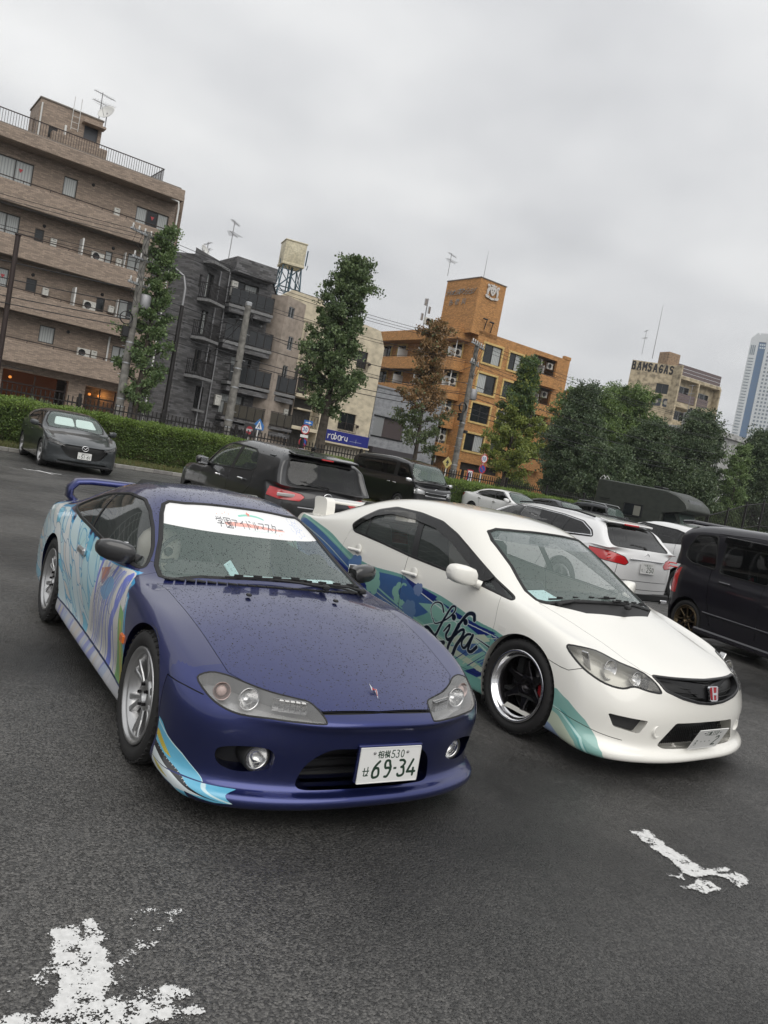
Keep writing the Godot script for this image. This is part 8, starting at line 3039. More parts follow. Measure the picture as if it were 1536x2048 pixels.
	for i in 4:
		var sx := 1.0 if i == 0 or i == 3 else -1.0
		var sz := 1.0 if i < 2 else -1.0
		var lg := st()
		tube(lg, [Vector3(sx * a, 0, sz * a), Vector3(sx * bt, h, sz * bt)],.055,6)
		mi(t, "leg", done(lg), steel)
	for lev in 2:
		var y0 := h * lev / 2.0
		var y1 := h * (lev + 1) / 2.0
		var w0 := lerpf(a, bt, lev / 2.0)
		var w1 := lerpf(a, bt, (lev + 1) / 2.0)
		for f in 4:
			var q := Basis(Vector3.UP, PI / 2 * f)
			for k in [-1.0,1.0]:
				var br := st()
				tube(br, [q * Vector3(-w0 * k, y0, w0), q * Vector3(w1 * k, y1, w1)],.035,5)
				mi(t, "brace", done(br), steel)
			var hz := st()
			tube(hz, [q * Vector3(-w1, y1, w1), q * Vector3(w1, y1, w1)],.035,5)
			mi(t, "crossbar", done(hz), steel)
	var pp := st()
	tube(pp, [Vector3(.1,0,.2), Vector3(.1, h + .3,.2)],.09,8)
	tube(pp, [Vector3(-.15,0,.3), Vector3(-.15, h, .3)],.05,8)
	mi(t, "riser_pipe", done(pp), steel)
	var tankm := stained(lin(.64,.58,.42),2.0, M.grain, .6)
	block(t, "tank_base", tankm, Vector3(-.85, h, -.85), Vector3(.85, h + .18,.85),.03)
	block(t, "tank_lid", tankm, Vector3(-.86, h + 1.72,-.86), Vector3(.86, h + 1.82,.86),.03)
	for f in 4:
		var q := Basis(Vector3.UP, PI / 2 * f)
		var ts := st()
		var c := [q * Vector3(-.8, h + .18,.8), q * Vector3(.8, h + .18,.8), q * Vector3(.8, h + 1.72,.8), q * Vector3(-.8, h + 1.72,.8)]
		var n := q * Vector3(0, h + .95,.92)
		for i in 4: tri(ts, c[i], c[(i + 1) % 4], n)
		mi(t, "tank_panel", done(ts), tankm)
	var rl := st()
	for sx in [-1.0,1.0]: tube(rl, [Vector3(sx * 1.0, h - .1,1.0), Vector3(sx * 1.05, h + .25,1.05)],.03,5)
	tube(rl, [Vector3(.9, h + .2,.85), Vector3(.9, h + 1.3,.95)],.05,6)
	mi(t, "tank_pipe", done(rl), steel)

func small_house() -> void:
	var b := street_thing("grey_sided_house", "low pale grey house with horizontal siding between cream and orange buildings", "building", 0,26)
	var m := stained(lin(.34,.35,.37),4.0, M.grain, .6)
	wall(b, "wall", m, Transform3D(Basis(), Vector3(30.15,0,-.3)),6.6,7.4,[[.25,3.65,3.2,5.15],[.2,.2,4.2,2.3]],.15)
	for i in 34: block(b, "siding_board", m, Vector3(30.15,2.35 + i * .15,-.3), Vector3(30.35 if i > 8 and i < 19 else 36.75,2.36 + i * .15,-.285))
	block(b, "roof_edge", M.grey_metal, Vector3(30.05,7.4,-8), Vector3(36.85,7.55,-.2))
	block(b, "shutter_case", M.alum, Vector3(30.4,3.65,-.42), Vector3(31.35,5.15,-.34))
	block(b, "brown_shutter", mat(lin(.06,.045,.045),.6), Vector3(31.4,3.65,-.44), Vector3(33.3,5.15,-.40))
	block(b, "window_frame", M.trim, Vector3(30.3,3.55,-.32), Vector3(33.4,3.65,-.24))
	block(b, "window_frame", M.trim, Vector3(30.3,5.15,-.32), Vector3(33.4,5.25,-.24))
	block(b, "awning", mat(lin(.05,.045,.05),.6), Vector3(30.2,2.3,-.2), Vector3(34.2,2.75,.5),.02)
	block(b, "shop_front", M.room, Vector3(30.3,.1,-.6), Vector3(34.4,2.35,-.5))
	wall(b, "side_wall", m, Transform3D(Basis(Vector3(0,0,1), Vector3.UP, Vector3(-1,0,0)), Vector3(30.15,0,-8)),7.7,7.4)

func trimmed_window(p: Node, xf: Transform3D, o: Array, trim: Material, leaves := 2, look := 0) -> void:
	window(p, xf, o, leaves, .08, look)
	var s := st()
	var t := .17
	var b := xf.basis
	for e in [[(o[0] + o[2]) * .5, o[1] - t * .5, o[2] - o[0] + 2 * t, t],[(o[0] + o[2]) * .5, o[3] + t * .5, o[2] - o[0] + 2 * t, t],[o[0] - t * .5, (o[1] + o[3]) * .5, t, o[3] - o[1]],[o[2] + t * .5, (o[1] + o[3]) * .5, t, o[3] - o[1]]]:
		cbox(s, xf * Vector3(e[0], e[1],.03), Vector3(e[2], e[3],.10),.015, b)
	mi(p, "window_surround", done(s), trim)

func orange_block() -> void:
	var b := street_thing("orange_apartment_block", "orange tiled apartment block with yellow window surrounds and a lettered roof tower", "building", 0,26)
	var m: Material = M.tile_orange
	var trim := stained(lin(.70,.50,.19),3.0, M.grain, .7)
	var X := 39.0
	var xf := Transform3D(Basis(), Vector3(X, 0,0))
	var ops := [[.85,11.55,2.9,13.1,2,3],[3.85,11.6,5.4,13.05,2,3],[.75,9.0,2.85,10.6,2,2],[3.75,9.2,5.3,10.55,2,0],[.7,6.5,2.8,8.05,2,0],[3.7,6.7,5.2,8.0,2,3],[.6,4.0,2.75,5.45,2,3],[3.6,4.2,5.1,5.5,2,0]]
	var rec := [[6.7,12.0,9.8,13.6],[6.7,9.4,9.8,11.0],[6.7,6.9,9.8,8.45],[6.7,4.4,9.8,5.95]]
	var holes := []
	for o in ops: holes.append([o[0], o[1], o[2], o[3]])
	holes.append_array(rec)
	holes.append([.7,2.3,5.2,2.95])
	wall(b, "wall", m, xf, 11.4,14.0, holes, .25)
	for o in ops: trimmed_window(b, xf, [o[0], o[1], o[2], o[3]], trim, o[4], o[5])
	block(b, "void_behind_slot", M.void, Vector3(X + .6,2.2,-.5), Vector3(X + 5.3,3.0,-.45))
	for r in rec:
		wall(b, "recess_wall", m, Transform3D(Basis(), Vector3(X + r[0] - .1, r[1] - .3,-1.4)), r[2] - r[0] + .2, r[3] - r[1] + .5,[[1.7,.4,2.8,1.8]],.05)
		window(b, Transform3D(Basis(), Vector3(X + r[0] - .1, r[1] - .3,-1.4)),[1.7,.4,2.8,1.8],2,.04,0)
		block(b, "recess_trim", trim, Vector3(X + r[0] + 2.72, r[1],-1.38), Vector3(X + r[0] + 2.88, r[3],-1.30))
		block(b, "recess_floor", M.slab, Vector3(X + r[0], r[1] - .1,-1.4), Vector3(X + r[2], r[1],-.2))
		block(b, "recess_ceiling", M.slab, Vector3(X + r[0], r[3],-1.4), Vector3(X + r[2], r[3] + .1,-.2))
		unit(b, Vector3(X + r[0] + 1.6, r[3] - .35,-.8),.70,.55, true)
		unit(b, Vector3(X + r[0] + 2.7, r[3] - .55,-.5),.66,.55, true)
		block(b, "balcony_divider", M.white_metal, Vector3(X + r[0] + 2.05, r[1],-1.3), Vector3(X + r[0] + 2.1, r[3] - .6,-.5))
		rail_bars(b, "balcony_rail", M.brown_metal, Vector3(X + r[0] + .1, r[1],.05), Vector3(X + r[2] + .4, r[1],.05),.14,.5,.02,.04)
		block(b, "parapet", m, Vector3(X + r[0] - .1, r[1] - 1.0,.0), Vector3(X + r[2] + .2, r[1] - .0,.55),.02)
	# lower wing to the right
	var W := X + 11.4
	var x2 := Transform3D(Basis(), Vector3(W, 0,.3))
	var rec2 := [[.2,9.4,2.7,11.0],[.2,7.0,2.7,8.5],[.2,4.5,2.7,6.0]]
	wall(b, "wall", m, x2,3.2,11.4, rec2 + [[.2,.3,2.6,3.2]],.25)
	for r in rec2:
		wall(b, "recess_wall", m, Transform3D(Basis(), Vector3(W, r[1] - .3,-1.2)),3.1, r[3] - r[1] + .5,[[.3,.4,1.2,1.7],[1.6,.4,2.7,1.7]],.05)
		for w in [[.3,.4,1.2,1.7],[1.6,.4,2.7,1.7]]: window(b, Transform3D(Basis(), Vector3(W, r[1] - .3,-1.2)), w, 1,.04,0)
		block(b, "recess_floor", M.slab, Vector3(W, r[1] - .1,-1.2), Vector3(W + 3.0, r[1],.05))
		block(b, "recess_ceiling", M.slab, Vector3(W, r[3],-1.2), Vector3(W + 3.0, r[3] + .1,.05))
		unit(b, Vector3(W + 1.6, r[3] - .4,-.5),.66,.52, true)
		block(b, "parapet", m, Vector3(W + .02, r[1] - 1.05,.3), Vector3(W + 3.1, r[1],.75),.02)
	block(b, "porch_back", M.void, Vector3(W + .1,.1,-2.0), Vector3(W + 2.8,3.3,-1.9))
	block(b, "porch_pillar", m, Vector3(W + 1.35,.1,-.2), Vector3(W + 1.6,3.2,.1))
	for q in [[W + 3.2,11.4,.3],[X + 11.4,14.0,.0]]:
		wall(b, "side_wall", m, Transform3D(Basis(Vector3(0,0,-1), Vector3.UP, Vector3(1,0,0)), Vector3(q[0],0, q[2])),13.0, q[1])
	block(b, "roof", M.slab, Vector3(X + .1,13.7,-14), Vector3(X + 11.3,13.9,-.1))
	block(b, "roof", M.slab, Vector3(W, 11.1,-13), Vector3(W + 3.1,11.3,.2))
	block(b, "roof_cap", m, Vector3(X + 10.6,14.0,-.3), Vector3(X + 11.45,14.3,.05),.02)
	# left flank: facing back towards the cream building, with long balcony bands
	var sb := Basis(Vector3(0,0,1), Vector3.UP, Vector3(-1,0,0))
	var D := 15.5
	var sx := Transform3D(sb, Vector3(X, 0,-D))
	var fl := [[11.4,13.3],[8.95,10.85],[6.5,8.4],[4.1,5.9]]
	var so := []
	for f in fl:
		for z in [[1.6,3.2],[4.3,5.6],[9.2,11.0],[12.3,13.7]]:
			so.append([z[0], f[0] + .15, z[1], f[0] + 1.45])
	wall(b, "flank_wall", m, sx, D, 14.0, so, .15)
	for i in so.size(): trimmed_window(b, sx, so[i], trim, 2,[0,0,3,0,2,0][i % 6])
	for f in fl:
		block(b, "balcony_floor", M.slab, Vector3(X - 1.25, f[0] - .95,-D), Vector3(X - .02, f[0] - .75,-1.2))
		block(b, "parapet", m, Vector3(X - 1.4, f[0] - 1.0,-D), Vector3(X - 1.25, f[0] + .10,-1.2),.02)
		block(b, "parapet", m, Vector3(X - 1.4, f[0] - 1.0,-1.2), Vector3(X - .02, f[0] + .10,-1.05),.02)
		var s := st()
		tube(s, [Vector3(X - 1.32, f[0] + .22,-D), Vector3(X - 1.32, f[0] + .22,-1.1)],.025,5)
		mi(b, "hand_rail", done(s), M.brown_metal)
		for z in [-13.0,-9.5,-6.4,-2.2]: block(b, "balcony_divider", M.white_metal, Vector3(X - 1.2, f[0] - .7, z), Vector3(X - .1, f[0] + 1.0, z + .05))
		unit(b, Vector3(X - .6, f[0] + .6,-1.6),.7,.55, true)
	block(b, "roof_band", m, Vector3(X - 1.45,13.0,-D), Vector3(X + .0,13.9,-.9),.02)
	for z in [-1.4,-12.9]:
		var dp := st()
		tube(dp, [Vector3(X - 1.0,13.0, z), Vector3(X - 1.0,2.5, z)],.05,6)
		mi(b, "down_pipe", done(dp), M.white_metal)
	block(b, "entrance_void", M.void, Vector3(X - 1.9,.1,-6), Vector3(X - 1.85,2.6,-.5))
	# roof tower with lettering and crest
	var T := 18.15
	wall(b, "roof_tower", m, Transform3D(Basis(), Vector3(X - .9,13.6,.0)),2.9, T - 13.6)
	wall(b, "roof_tower", m, Transform3D(sb, Vector3(X - .9,13.6,-4.4)),4.4, T - 13.6)
	wall(b, "roof_tower", m, Transform3D(Basis(Vector3(0,0,-1), Vector3.UP, Vector3(1,0,0)), Vector3(X + 2.0,13.6,.0)),4.4, T - 13.6)
	block(b, "roof_tower_top", M.slab, Vector3(X - .95, T, -4.45), Vector3(X + 2.05, T + .08,.05))
	var let := mat(lin(.28,.26,.24),.5)
	var z := -4.15
	for ch in "ライオンズマンション":
		var ls := st()
		for stv in glyph_strokes(ch, Vector2(0,0), Vector2(.34,.48),.35):
			var pts := []
			for p in stv: pts.append(Vector3(X - .98,17.35 - p.y, z + p.x))
			tube(ls, pts, .036,5)
		mi(b, "letter", done(ls), let)
		z += .385
	z = -3.5
	for ch in "多摩川":
		var ls := st()
		for stv in glyph_strokes(ch, Vector2(0,0), Vector2(.42,.48),.1):
			var pts := []
			for p in stv: pts.append(Vector3(X - .98,16.50 - p.y, z + p.x))
			tube(ls, pts, .030,5)
		mi(b, "letter", done(ls), let)
		z += .85
	# carved white crest: shield, crown and two supporters with a ribbon
	var crest := mat(lin(.56,.53,.50),.6)
	var cs := [pv([-.28,.35,.28,.35,.28,.0,.16,-.22,0,-.34,-.16,-.22,-.28,.0]), pv([-.26,.42,.26,.42,.30,.58,.15,.50,0,.62,-.15,.50,-.30,.58]), pv([-.34,.30,-.46,.50,-.62,.52,-.66,.36,-.56,.22,-.64,-.02,-.60,-.30,-.48,-.34,-.44,-.06,-.36,.06]), pv([.34,.30,.46,.50,.62,.52,.66,.36,.56,.22,.64,-.02,.60,-.30,.48,-.34,.44,-.06,.36,.06]), pv([-.72,-.36,-.4,-.42,0,-.52,.4,-.42,.72,-.36,.66,-.58,.3,-.62,0,-.70,-.3,-.62,-.66,-.58])]
	for i in cs.size():
		var c := st()
		prism(c, smooth_poly(cs[i],3),.09, Transform3D(Basis(), Vector3(X + .55,17.35,.07 + .004 * i)))
		mi(b, "crest_piece", done(c), crest)
	var inl := st()
	for q in [[-.12,.12],[.12,.12],[0,-.08],[-.5,.3],[.5,.3],[-.3,-.52],[.3,-.52]]: cbox(inl, Vector3(X + .55 + q[0],17.35 + q[1],.125), Vector3(.10,.08,.03),.01, Basis(Vector3.BACK, q[0] * 2.0))
	mi(b, "crest_inlay", done(inl), mat(lin(.10,.09,.085),.6))
	for q in [[X + .35,14.35],[X + 1.1,14.25]]:
		var cm := st()
		tube(cm, [Vector3(q[0], q[1] - .2,.1), Vector3(q[0], q[1] + .55,.25)],.04,6)
		cbox(cm, Vector3(q[0] - .2, q[1] + .6,.3), Vector3(.5,.12,.14),.03)
		mi(b, "roof_fitting", done(cm), M.trim)
	unit(b, Vector3(X - 2.6,14.2,-3.8),.9,.6, true)
	antenna(36.9,29.0,18.2,1.9, "TV antenna on the orange block's roof tower", 6,.4)
	for q in [[40.0,28.0,18.2,3.0, "thin lightning rod standing on the orange roof tower"],[44.4,30.0,13.9,2.0, "thin lightning rod on the orange block's main roof"]]:
		var l := street_thing("lightning_rod", q[4], "lightning rod", q[0], q[1], "", .0, q[2])
		var s := st()
		tube(s, [Vector3.ZERO, Vector3(0, q[3] * .6,0), Vector3(0, q[3],0)],[.03,.022,.008],6)
		mi(l, "rod", done(s), M.grey_metal)
	# phone aerials at the tower's far corner
	var pa := street_thing("phone_aerials", "grey phone aerial panels on a post beside the orange roof tower", "antenna", 37.2,31.5, "", .0,13.9)
	var s2 := st()
	tube(s2,[Vector3.ZERO, Vector3(0,2.6,0)],.05,6)
	mi(pa, "post", done(s2), M.grey_metal)
	for q in [[-.35,2.2,.2],[.1,1.6,.3],[-.4,.9,.1]]:
		block(pa, "panel_aerial", M.alum, Vector3(q[0] - .12, q[1] - .3, q[2] - .05), Vector3(q[0] + .12, q[1] + .3, q[2] + .05),.02)

func graffiti_block() -> void:
	var b := street_thing("graffiti_building", "weathered beige concrete building with black graffiti along its roof edge", "building", 0,45)
	var m := stained(lin(.50,.42,.29),5.0, noise_tex(.012,6,44,512, ramp([[.0,.55],[.4,.85],[.65,1.0],[1.0,1.0]])),.9)
	var brown := mat(lin(.13,.10,.10),.8)
	var X := 92.6
	# end wall with graffiti faces the camera's left; long front recedes to the right
	var lb := Basis(Vector3.UP, -.88)
	var lx := Transform3D(lb, Vector3(X, 0,0) - lb.x * 6.2)
	wall(b, "end_wall", m, lx, 6.2,22.9,[[1.0,18.6,1.8,19.5],[3.9,18.7,5.6,20.1]],.15)
	window(b, lx, [1.0,18.6,1.8,19.5],1,.1,0)
	window(b, lx, [3.9,18.7,5.6,20.1],2,.1,0)
	var ink := mat(lin(.022,.022,.026),.8)
	var x := .15
	for ch in "BAMSAGAS":
		var ls := st()
		for stv in glyph_strokes(ch, Vector2(x, 0), Vector2(.50,1.0)):
			for i in stv.size() - 1:
				var p: Vector2 = stv[i]
				var q: Vector2 = stv[i + 1]
				var c := (p + q) * .5
				box(ls, lx * Vector3(c.x, 22.65 - c.y, .012 + .002 * (i % 3)), Vector3(p.distance_to(q) + .2,.2,.012), lb * Basis(Vector3.BACK, -(q - p).angle()))
		mi(b, "graffiti_letter", done(ls), ink)
		x += .74
	var g2 := mat(lin(.045,.05,.065),.8)
	for q in [[.2,16.9,1.3,18.6],[1.7,16.9,2.9,18.3],[3.6,16.9,5.0,18.2],[5.2,16.9,6.1,18.1]]:
		var pl := st()
		prism(pl, round_poly(pv([q[0], q[1], q[2], q[1], q[2], q[3], q[0], q[3]]),.3),.012, lx * Transform3D(Basis(), Vector3(0,0,.012)))
		mi(b, "graffiti_block", done(pl), g2)
		var p2 := st()
		prism(p2, circle(Vector2((q[0] + q[2]) * .5, (q[1] + q[3]) * .5),.3,16),.012, lx * Transform3D(Basis(), Vector3(0,0,.022)))
		mi(b, "graffiti_ring", done(p2), mat(lin(.30,.28,.24),.8))
	var fx := Transform3D(Basis(Vector3.UP, -.14), Vector3(X, 0,0))
	var fb := Node3D.new()
	fb.name = "long_front"
	b.add_child(fb, true)
	fb.transform = fx
	var I := Transform3D.IDENTITY
	var ops := [[.9,19.3,4.2,20.5],[5.6,18.9,8.4,20.3],[.9,15.6,4.2,16.9],[5.6,15.4,8.4,16.8]]
	wall(fb, "front_wall", m, Transform3D(I.basis, Vector3(0,0,-.9)),9.3,21.8, ops, .1)
	for o in ops: window(fb, Transform3D(I.basis, Vector3(0,0,-.9)), o, 3,.06,0, M.alum)
	for q in [[21.3,21.8],[17.3,18.0],[13.9,14.6]]: block(fb, "floor_band", m, Vector3(0, q[0],-.9), Vector3(9.4, q[1],.15),.02)
	for x0 in [.0,4.7,9.25]: block(fb, "fin", m, Vector3(x0,10,-.9), Vector3(x0 + .25,21.5,.25),.02)
	for q in [[.3,4.6],[5.0,7.4]]:
		for i in 3: block(fb, "balcony_board", brown, Vector3(q[0],18.1 + i * .42,.05), Vector3(q[1],18.48 + i * .42,.10))
	for i in 3: block(fb, "roof_board", brown, Vector3(.3,21.9 + i * .5,-.2), Vector3(9.4,22.35 + i * .5,-.15))
	block(fb, "end_fin", m, Vector3(-.3,10,-1.2), Vector3(.0,22.9,1.2),.02)
	block(fb, "chimney", stained(lin(.36,.25,.16),1.5, M.patch), Vector3(.6,21.8,-4.5), Vector3(2.9,25.2,-2.6),.02)
	block(fb, "roof", m, Vector3(0,21.5,-9), Vector3(9.3,21.8,-.9))
	block(fb, "side_stair", mat(lin(.20,.07,.06),.7), Vector3(9.4,16.8,-1.2), Vector3(10.1,18.2,-.4),.02)
	antenna(85.6,46,22.9,3.4, "TV antenna above the graffiti building's end wall", 5,1.0)
	var l := street_thing("lightning_rod", "tall thin rod on the graffiti building's roof edge", "lightning rod", 88.0,46, "", .0,22.9)
	var s := st()
	tube(s, [Vector3.ZERO, Vector3(0,7.5,0)],[.06,.025],6)
	mi(l, "rod", done(s), M.grey_metal)

func far_blocks() -> void:
	# pale grey stone block half hidden by the trees at right
	var g := street_thing("pale_grey_block", "pale grey block with dark windows half hidden by the right-hand trees", "building", 0,35)
	var m := stained(lin(.40,.40,.39),4.0, M.patch, .85)
	var xf := Transform3D(Basis(), Vector3(88.5,0,0))
	var ops := [[1.6,9.6,3.0,12.9],[1.4,5.4,3.8,7.6],[5.6,8.6,8.2,10.6],[5.6,5.4,8.2,7.4]]
	wall(g, "wall", m, xf, 14,14.0, ops, .3)
	for o in ops: window(g, xf, o, 2,.2,0)
	for y in [4.6,8.2,13.2]: block(g, "floor_band", m, Vector3(88.3, y, 0), Vector3(102, y + .35,.35),.02)
	block(g, "lift_shaft", m, Vector3(86.2,0,-3), Vector3(88.5,15.4,-.2),.03)
	block(g, "roof", m, Vector3(88.5,13.6,-10), Vector3(102.5,13.95,-.1))
	for i in 6: block(g, "roof_fitting", M.trim, Vector3(86.3 + .36 * i, 15.4,-2.5), Vector3(86.45 + .36 * i, 15.9 + .2 * (i % 2),-2.2))
	var st_ := st()
	for i in 9: box(st_, Vector3(88.0 + (i % 2) * .5,5.2 + i * .8,.3), Vector3(1.5,.08,.3), Basis(Vector3.BACK, .7 if i % 2 else -.7))
	mi(g, "fire_stair", done(st_), M.trim)
	antenna(85.5,37,15.3,3.6, "thin TV antenna above the pale grey block", 5,1.2)
	# tall office tower far behind: white framed, blue glass core
	var T := thing("office_tower", "tall white office tower with a blue glass stripe at the right edge", "building", Vector3(313,0,-738),-.40)
	var white := mat(lin(.55,.57,.58),.6)
	var blue := mat(lin(.035,.11,.23),.12)
	var tops := st()
	prism(tops, pv([-8.2,0,-.9,0,-.9,181.5,-3.0,184,-8.2,178]),30, Transform3D(Basis(), Vector3(0,0,-15)))
	mi(T, "left_mass", done(tops), white)
	block(T, "blue_glass_core", blue, Vector3(-.9,0,-30), Vector3(5.3,175.4,-.6))
	block(T, "core_top", white, Vector3(-.9,175.4,-30), Vector3(5.3,183.5,.2))
	block(T, "right_mass", white, Vector3(5.3,0,-30), Vector3(44,180,.6))
	for y in 24: block(T, "floor_line", mat(lin(.02,.06,.13),.3), Vector3(-.88,84 + y * 3.8,-.6), Vector3(5.28,84.3 + y * 3.8,-.5))
	var pane := mat(lin(.13,.17,.20),.15)
	var wm := st()
	box(wm, Vector3.ZERO, Vector3(1.7,1.8,.3))
	var wd := done(wm)
	for j in 26:
		for i in 7: mi(T, "window", wd, pane, Vector3(8.6 + i * 3.1,82 + j * 3.5,.65))
	var sl := st()
	box(sl, Vector3.ZERO, Vector3(4.4,.8,.3))
	var sd := done(sl)
	for j in 28: mi(T, "window_band", sd, pane, Vector3(-5.0,84 + j * 2.8,.1))
	for i in 3: block(T, "louvre", pane, Vector3(-7.0 + i * 1.5,163,.0), Vector3(-6.0 + i * 1.5,172,.15))
	for q in [[.2,172.2],[1.9,172.2],[3.6,172.2],[.4,169.5],[2.2,169.5],[3.9,169.5]]: block(T, "sign_stroke", mat(lin(.55,.62,.66),.4), Vector3(q[0], q[1],-.55), Vector3(q[0] + 1.2, q[1] + 1.5,-.4))

func glass_block() -> void:
	# stands left of the frame; its gridded front is mirrored in the cars' side windows
	var g := street_thing("glass_office_block", "tall office block with a gridded glass front left of the brown block", "building", -28,24)
	var H := 27.0
	block(g, "core", mat(lin(.20,.20,.20),.7), Vector3(-20,0,-14), Vector3(14, H, -.1))
	var ps := st()
	box(ps, Vector3.ZERO, Vector3(2.02,2.5,.06))
	var pm := done(ps)
	for j in 9:
		for i in 16: mi(g, "pane", pm, M.dark_pane, Vector3(-18.8 + i * 2.12,1.6 + j * 2.95,.0))
	for i in 17: block(g, "mullion", M.alum, Vector3(-19.93 + i * 2.12,0,0), Vector3(-19.81 + i * 2.12, H, .14))
	for j in 10: block(g, "spandrel", M.concrete, Vector3(-20,.0 + j * 2.95,-.05), Vector3(14,.38 + j * 2.95,.1))
# ---------------------------------------------------------------- plants
func leaf_clump(sd: int, n: int, size: float, spread: float) -> ArrayMesh:
	# a spray of small folded leaves
	var r := RandomNumberGenerator.new()
	r.seed = sd
	var s := st()
	for k in n:
		var d := Vector3(r.randf() - .5, r.randf() - .45, r.randf() - .5).normalized()
		var c := d * spread * pow(r.randf(),.5)
		var up := (d + Vector3(r.randf() - .5, r.randf() * .6, r.randf() - .5)).normalized()
		var side := up.cross(Vector3(r.randf() - .5, r.randf() - .5, r.randf() - .5)).normalized()
		var nn := side.cross(up)
		var l := size * (.7 + .6 * r.randf())
		var tip := c + up * l
		var a := c + up * l * .5 + side * l * .42 + nn * l * .10
		var b := c + up * l * .5 - side * l * .42 + nn * l * .10
		tri(s, c, a, tip)
		tri(s, c, tip, b)
	return done(s)

func leaf_material(c: Color, back := .35) -> StandardMaterial3D:
	var m := mat(Color.WHITE, .5)
	m.vertex_color_use_as_albedo = true
	m.backlight_enabled = true
	m.backlight = Color(back, back, back * .5)
	return m

func scatter(p: Node, called: String, mesh: Mesh, m: Material, xs: Array, cols: PackedColorArray) -> void:
	var mm := MultiMesh.new()
	mm.transform_format = MultiMesh.TRANSFORM_3D
	mm.use_colors = true
	mm.mesh = mesh
	mm.instance_count = xs.size()
	for i in xs.size():
		mm.set_instance_transform(i, xs[i])
		mm.set_instance_color(i, cols[i])
	var o := MultiMeshInstance3D.new()
	o.multimesh = mm
	o.material_override = m
	o.name = called
	p.add_child(o, true)
	o.set_meta("kind", "stuff")

func rand_basis(r: RandomNumberGenerator, k: float) -> Basis:
	return Basis(Vector3.UP, TAU * r.randf()) * Basis(Vector3.RIGHT, (r.randf() - .5) * 1.4).scaled(Vector3.ONE * k)

# d: h height, r0 trunk radius, base where the crown begins, prof: crown radius against height share, limbs, leaves, size, cols
func tree(called: String, label: String, s: float, t: float, sd: int, d: Dictionary, group := "") -> void:
	var r := RandomNumberGenerator.new()
	r.seed = sd
	var o := street_thing(called, label, "tree", s, t, group)
	var h: float = d.h
	var tr := st()
	var lean := Vector3((r.randf() - .5) * .4,0, (r.randf() - .5) * .4)
	var axis := func(k: float) -> Vector3: return Vector3(0, h * k, 0) + lean * k * k + Vector3(sin(k * 7.0 + sd) * .06,0, cos(k * 6.0 + sd) * .06) * k
	var pts := []
	var rad := []
	for i in 10:
		var k := i / 9.0
		pts.append(axis.call(k * .96))
		rad.append(lerpf(d.r0 * (1.25 if i == 0 else 1.0),.02, pow(k, .8)))
	tube(tr, pts, rad, 10)
	mi(o, "trunk", done(tr), M.bark)
	var lm := st()
	var xs := []
	var cols := PackedColorArray()
	var prof: Array = d.prof
	var n: int = d.limbs
	var per: int = int(d.leaves / float(n))
	for i in n:
		var k: float = lerpf(d.base, .985, pow((i + .5) / n, .9))
		var pk: float = (k - d.base) / (1.0 - d.base) * (prof.size() - 1)
		var pi := mini(int(pk), prof.size() - 2)
		var reach: float = lerpf(prof[pi], prof[pi + 1], pk - pi) * (.62 + .55 * r.randf())
		var a := i * 2.39996 + r.randf() * .8
		var dir := Vector3(cos(a),0, sin(a))
		var root: Vector3 = axis.call(k)
		var rise: float = d.get("rise", .5) * reach * (.6 + .8 * r.randf())
		var mid := root + dir * reach * .5 + Vector3(0, rise * .35,0)
		var tip := root + dir * reach + Vector3(0, rise, 0)
		tube(lm, [root, mid, tip],[lerpf(d.r0 * .32,.02, k), lerpf(d.r0 * .2,.014, k),.008],5)
		# leaves gather round several knots along the limb
		var knots := 3 + int(reach * 1.6)
		for j in per:
			var q := int(r.randf() * knots)
			var kt := lerpf(.28,1.0, (q + .5) / knots)
			var c := root.lerp(mid, kt * 2.0) if kt < .5 else mid.lerp(tip, kt * 2.0 - 1.0)
			var rr: float = d.get("knot", .34) * (.6 + .5 * sin(i * 1.7 + q * 2.3 + sd))
			var off := Vector3(r.randfn(0,.5), r.randfn(0,.42), r.randfn(0,.5)) * rr
			off += dir.cross(Vector3.UP) * sin(q * 3.1 + i) * reach * .22
			xs.append(Transform3D(rand_basis(r, .75 + .5 * r.randf()), c + off))
			var cc: Array = d.cols
			var mix := r.randf()
			var col: Color = (cc[0] as Color).lerp(cc[1], mix)
			if cc.size() > 2 and root.y + off.y > h * cc[3] and r.randf() < cc[4]: col = (cc[2] as Color).lerp(cc[5], r.randf())
			cols.append(col)
	mi(o, "limb", done(lm), M.bark).set_meta("kind", "stuff")
	scatter(o, "crown", cached("clump%s" % d.get("size", .10), func(): return leaf_clump(3,9, d.get("size", .10), d.get("size", .10) * 2.2)), M.leaf, xs, cols)

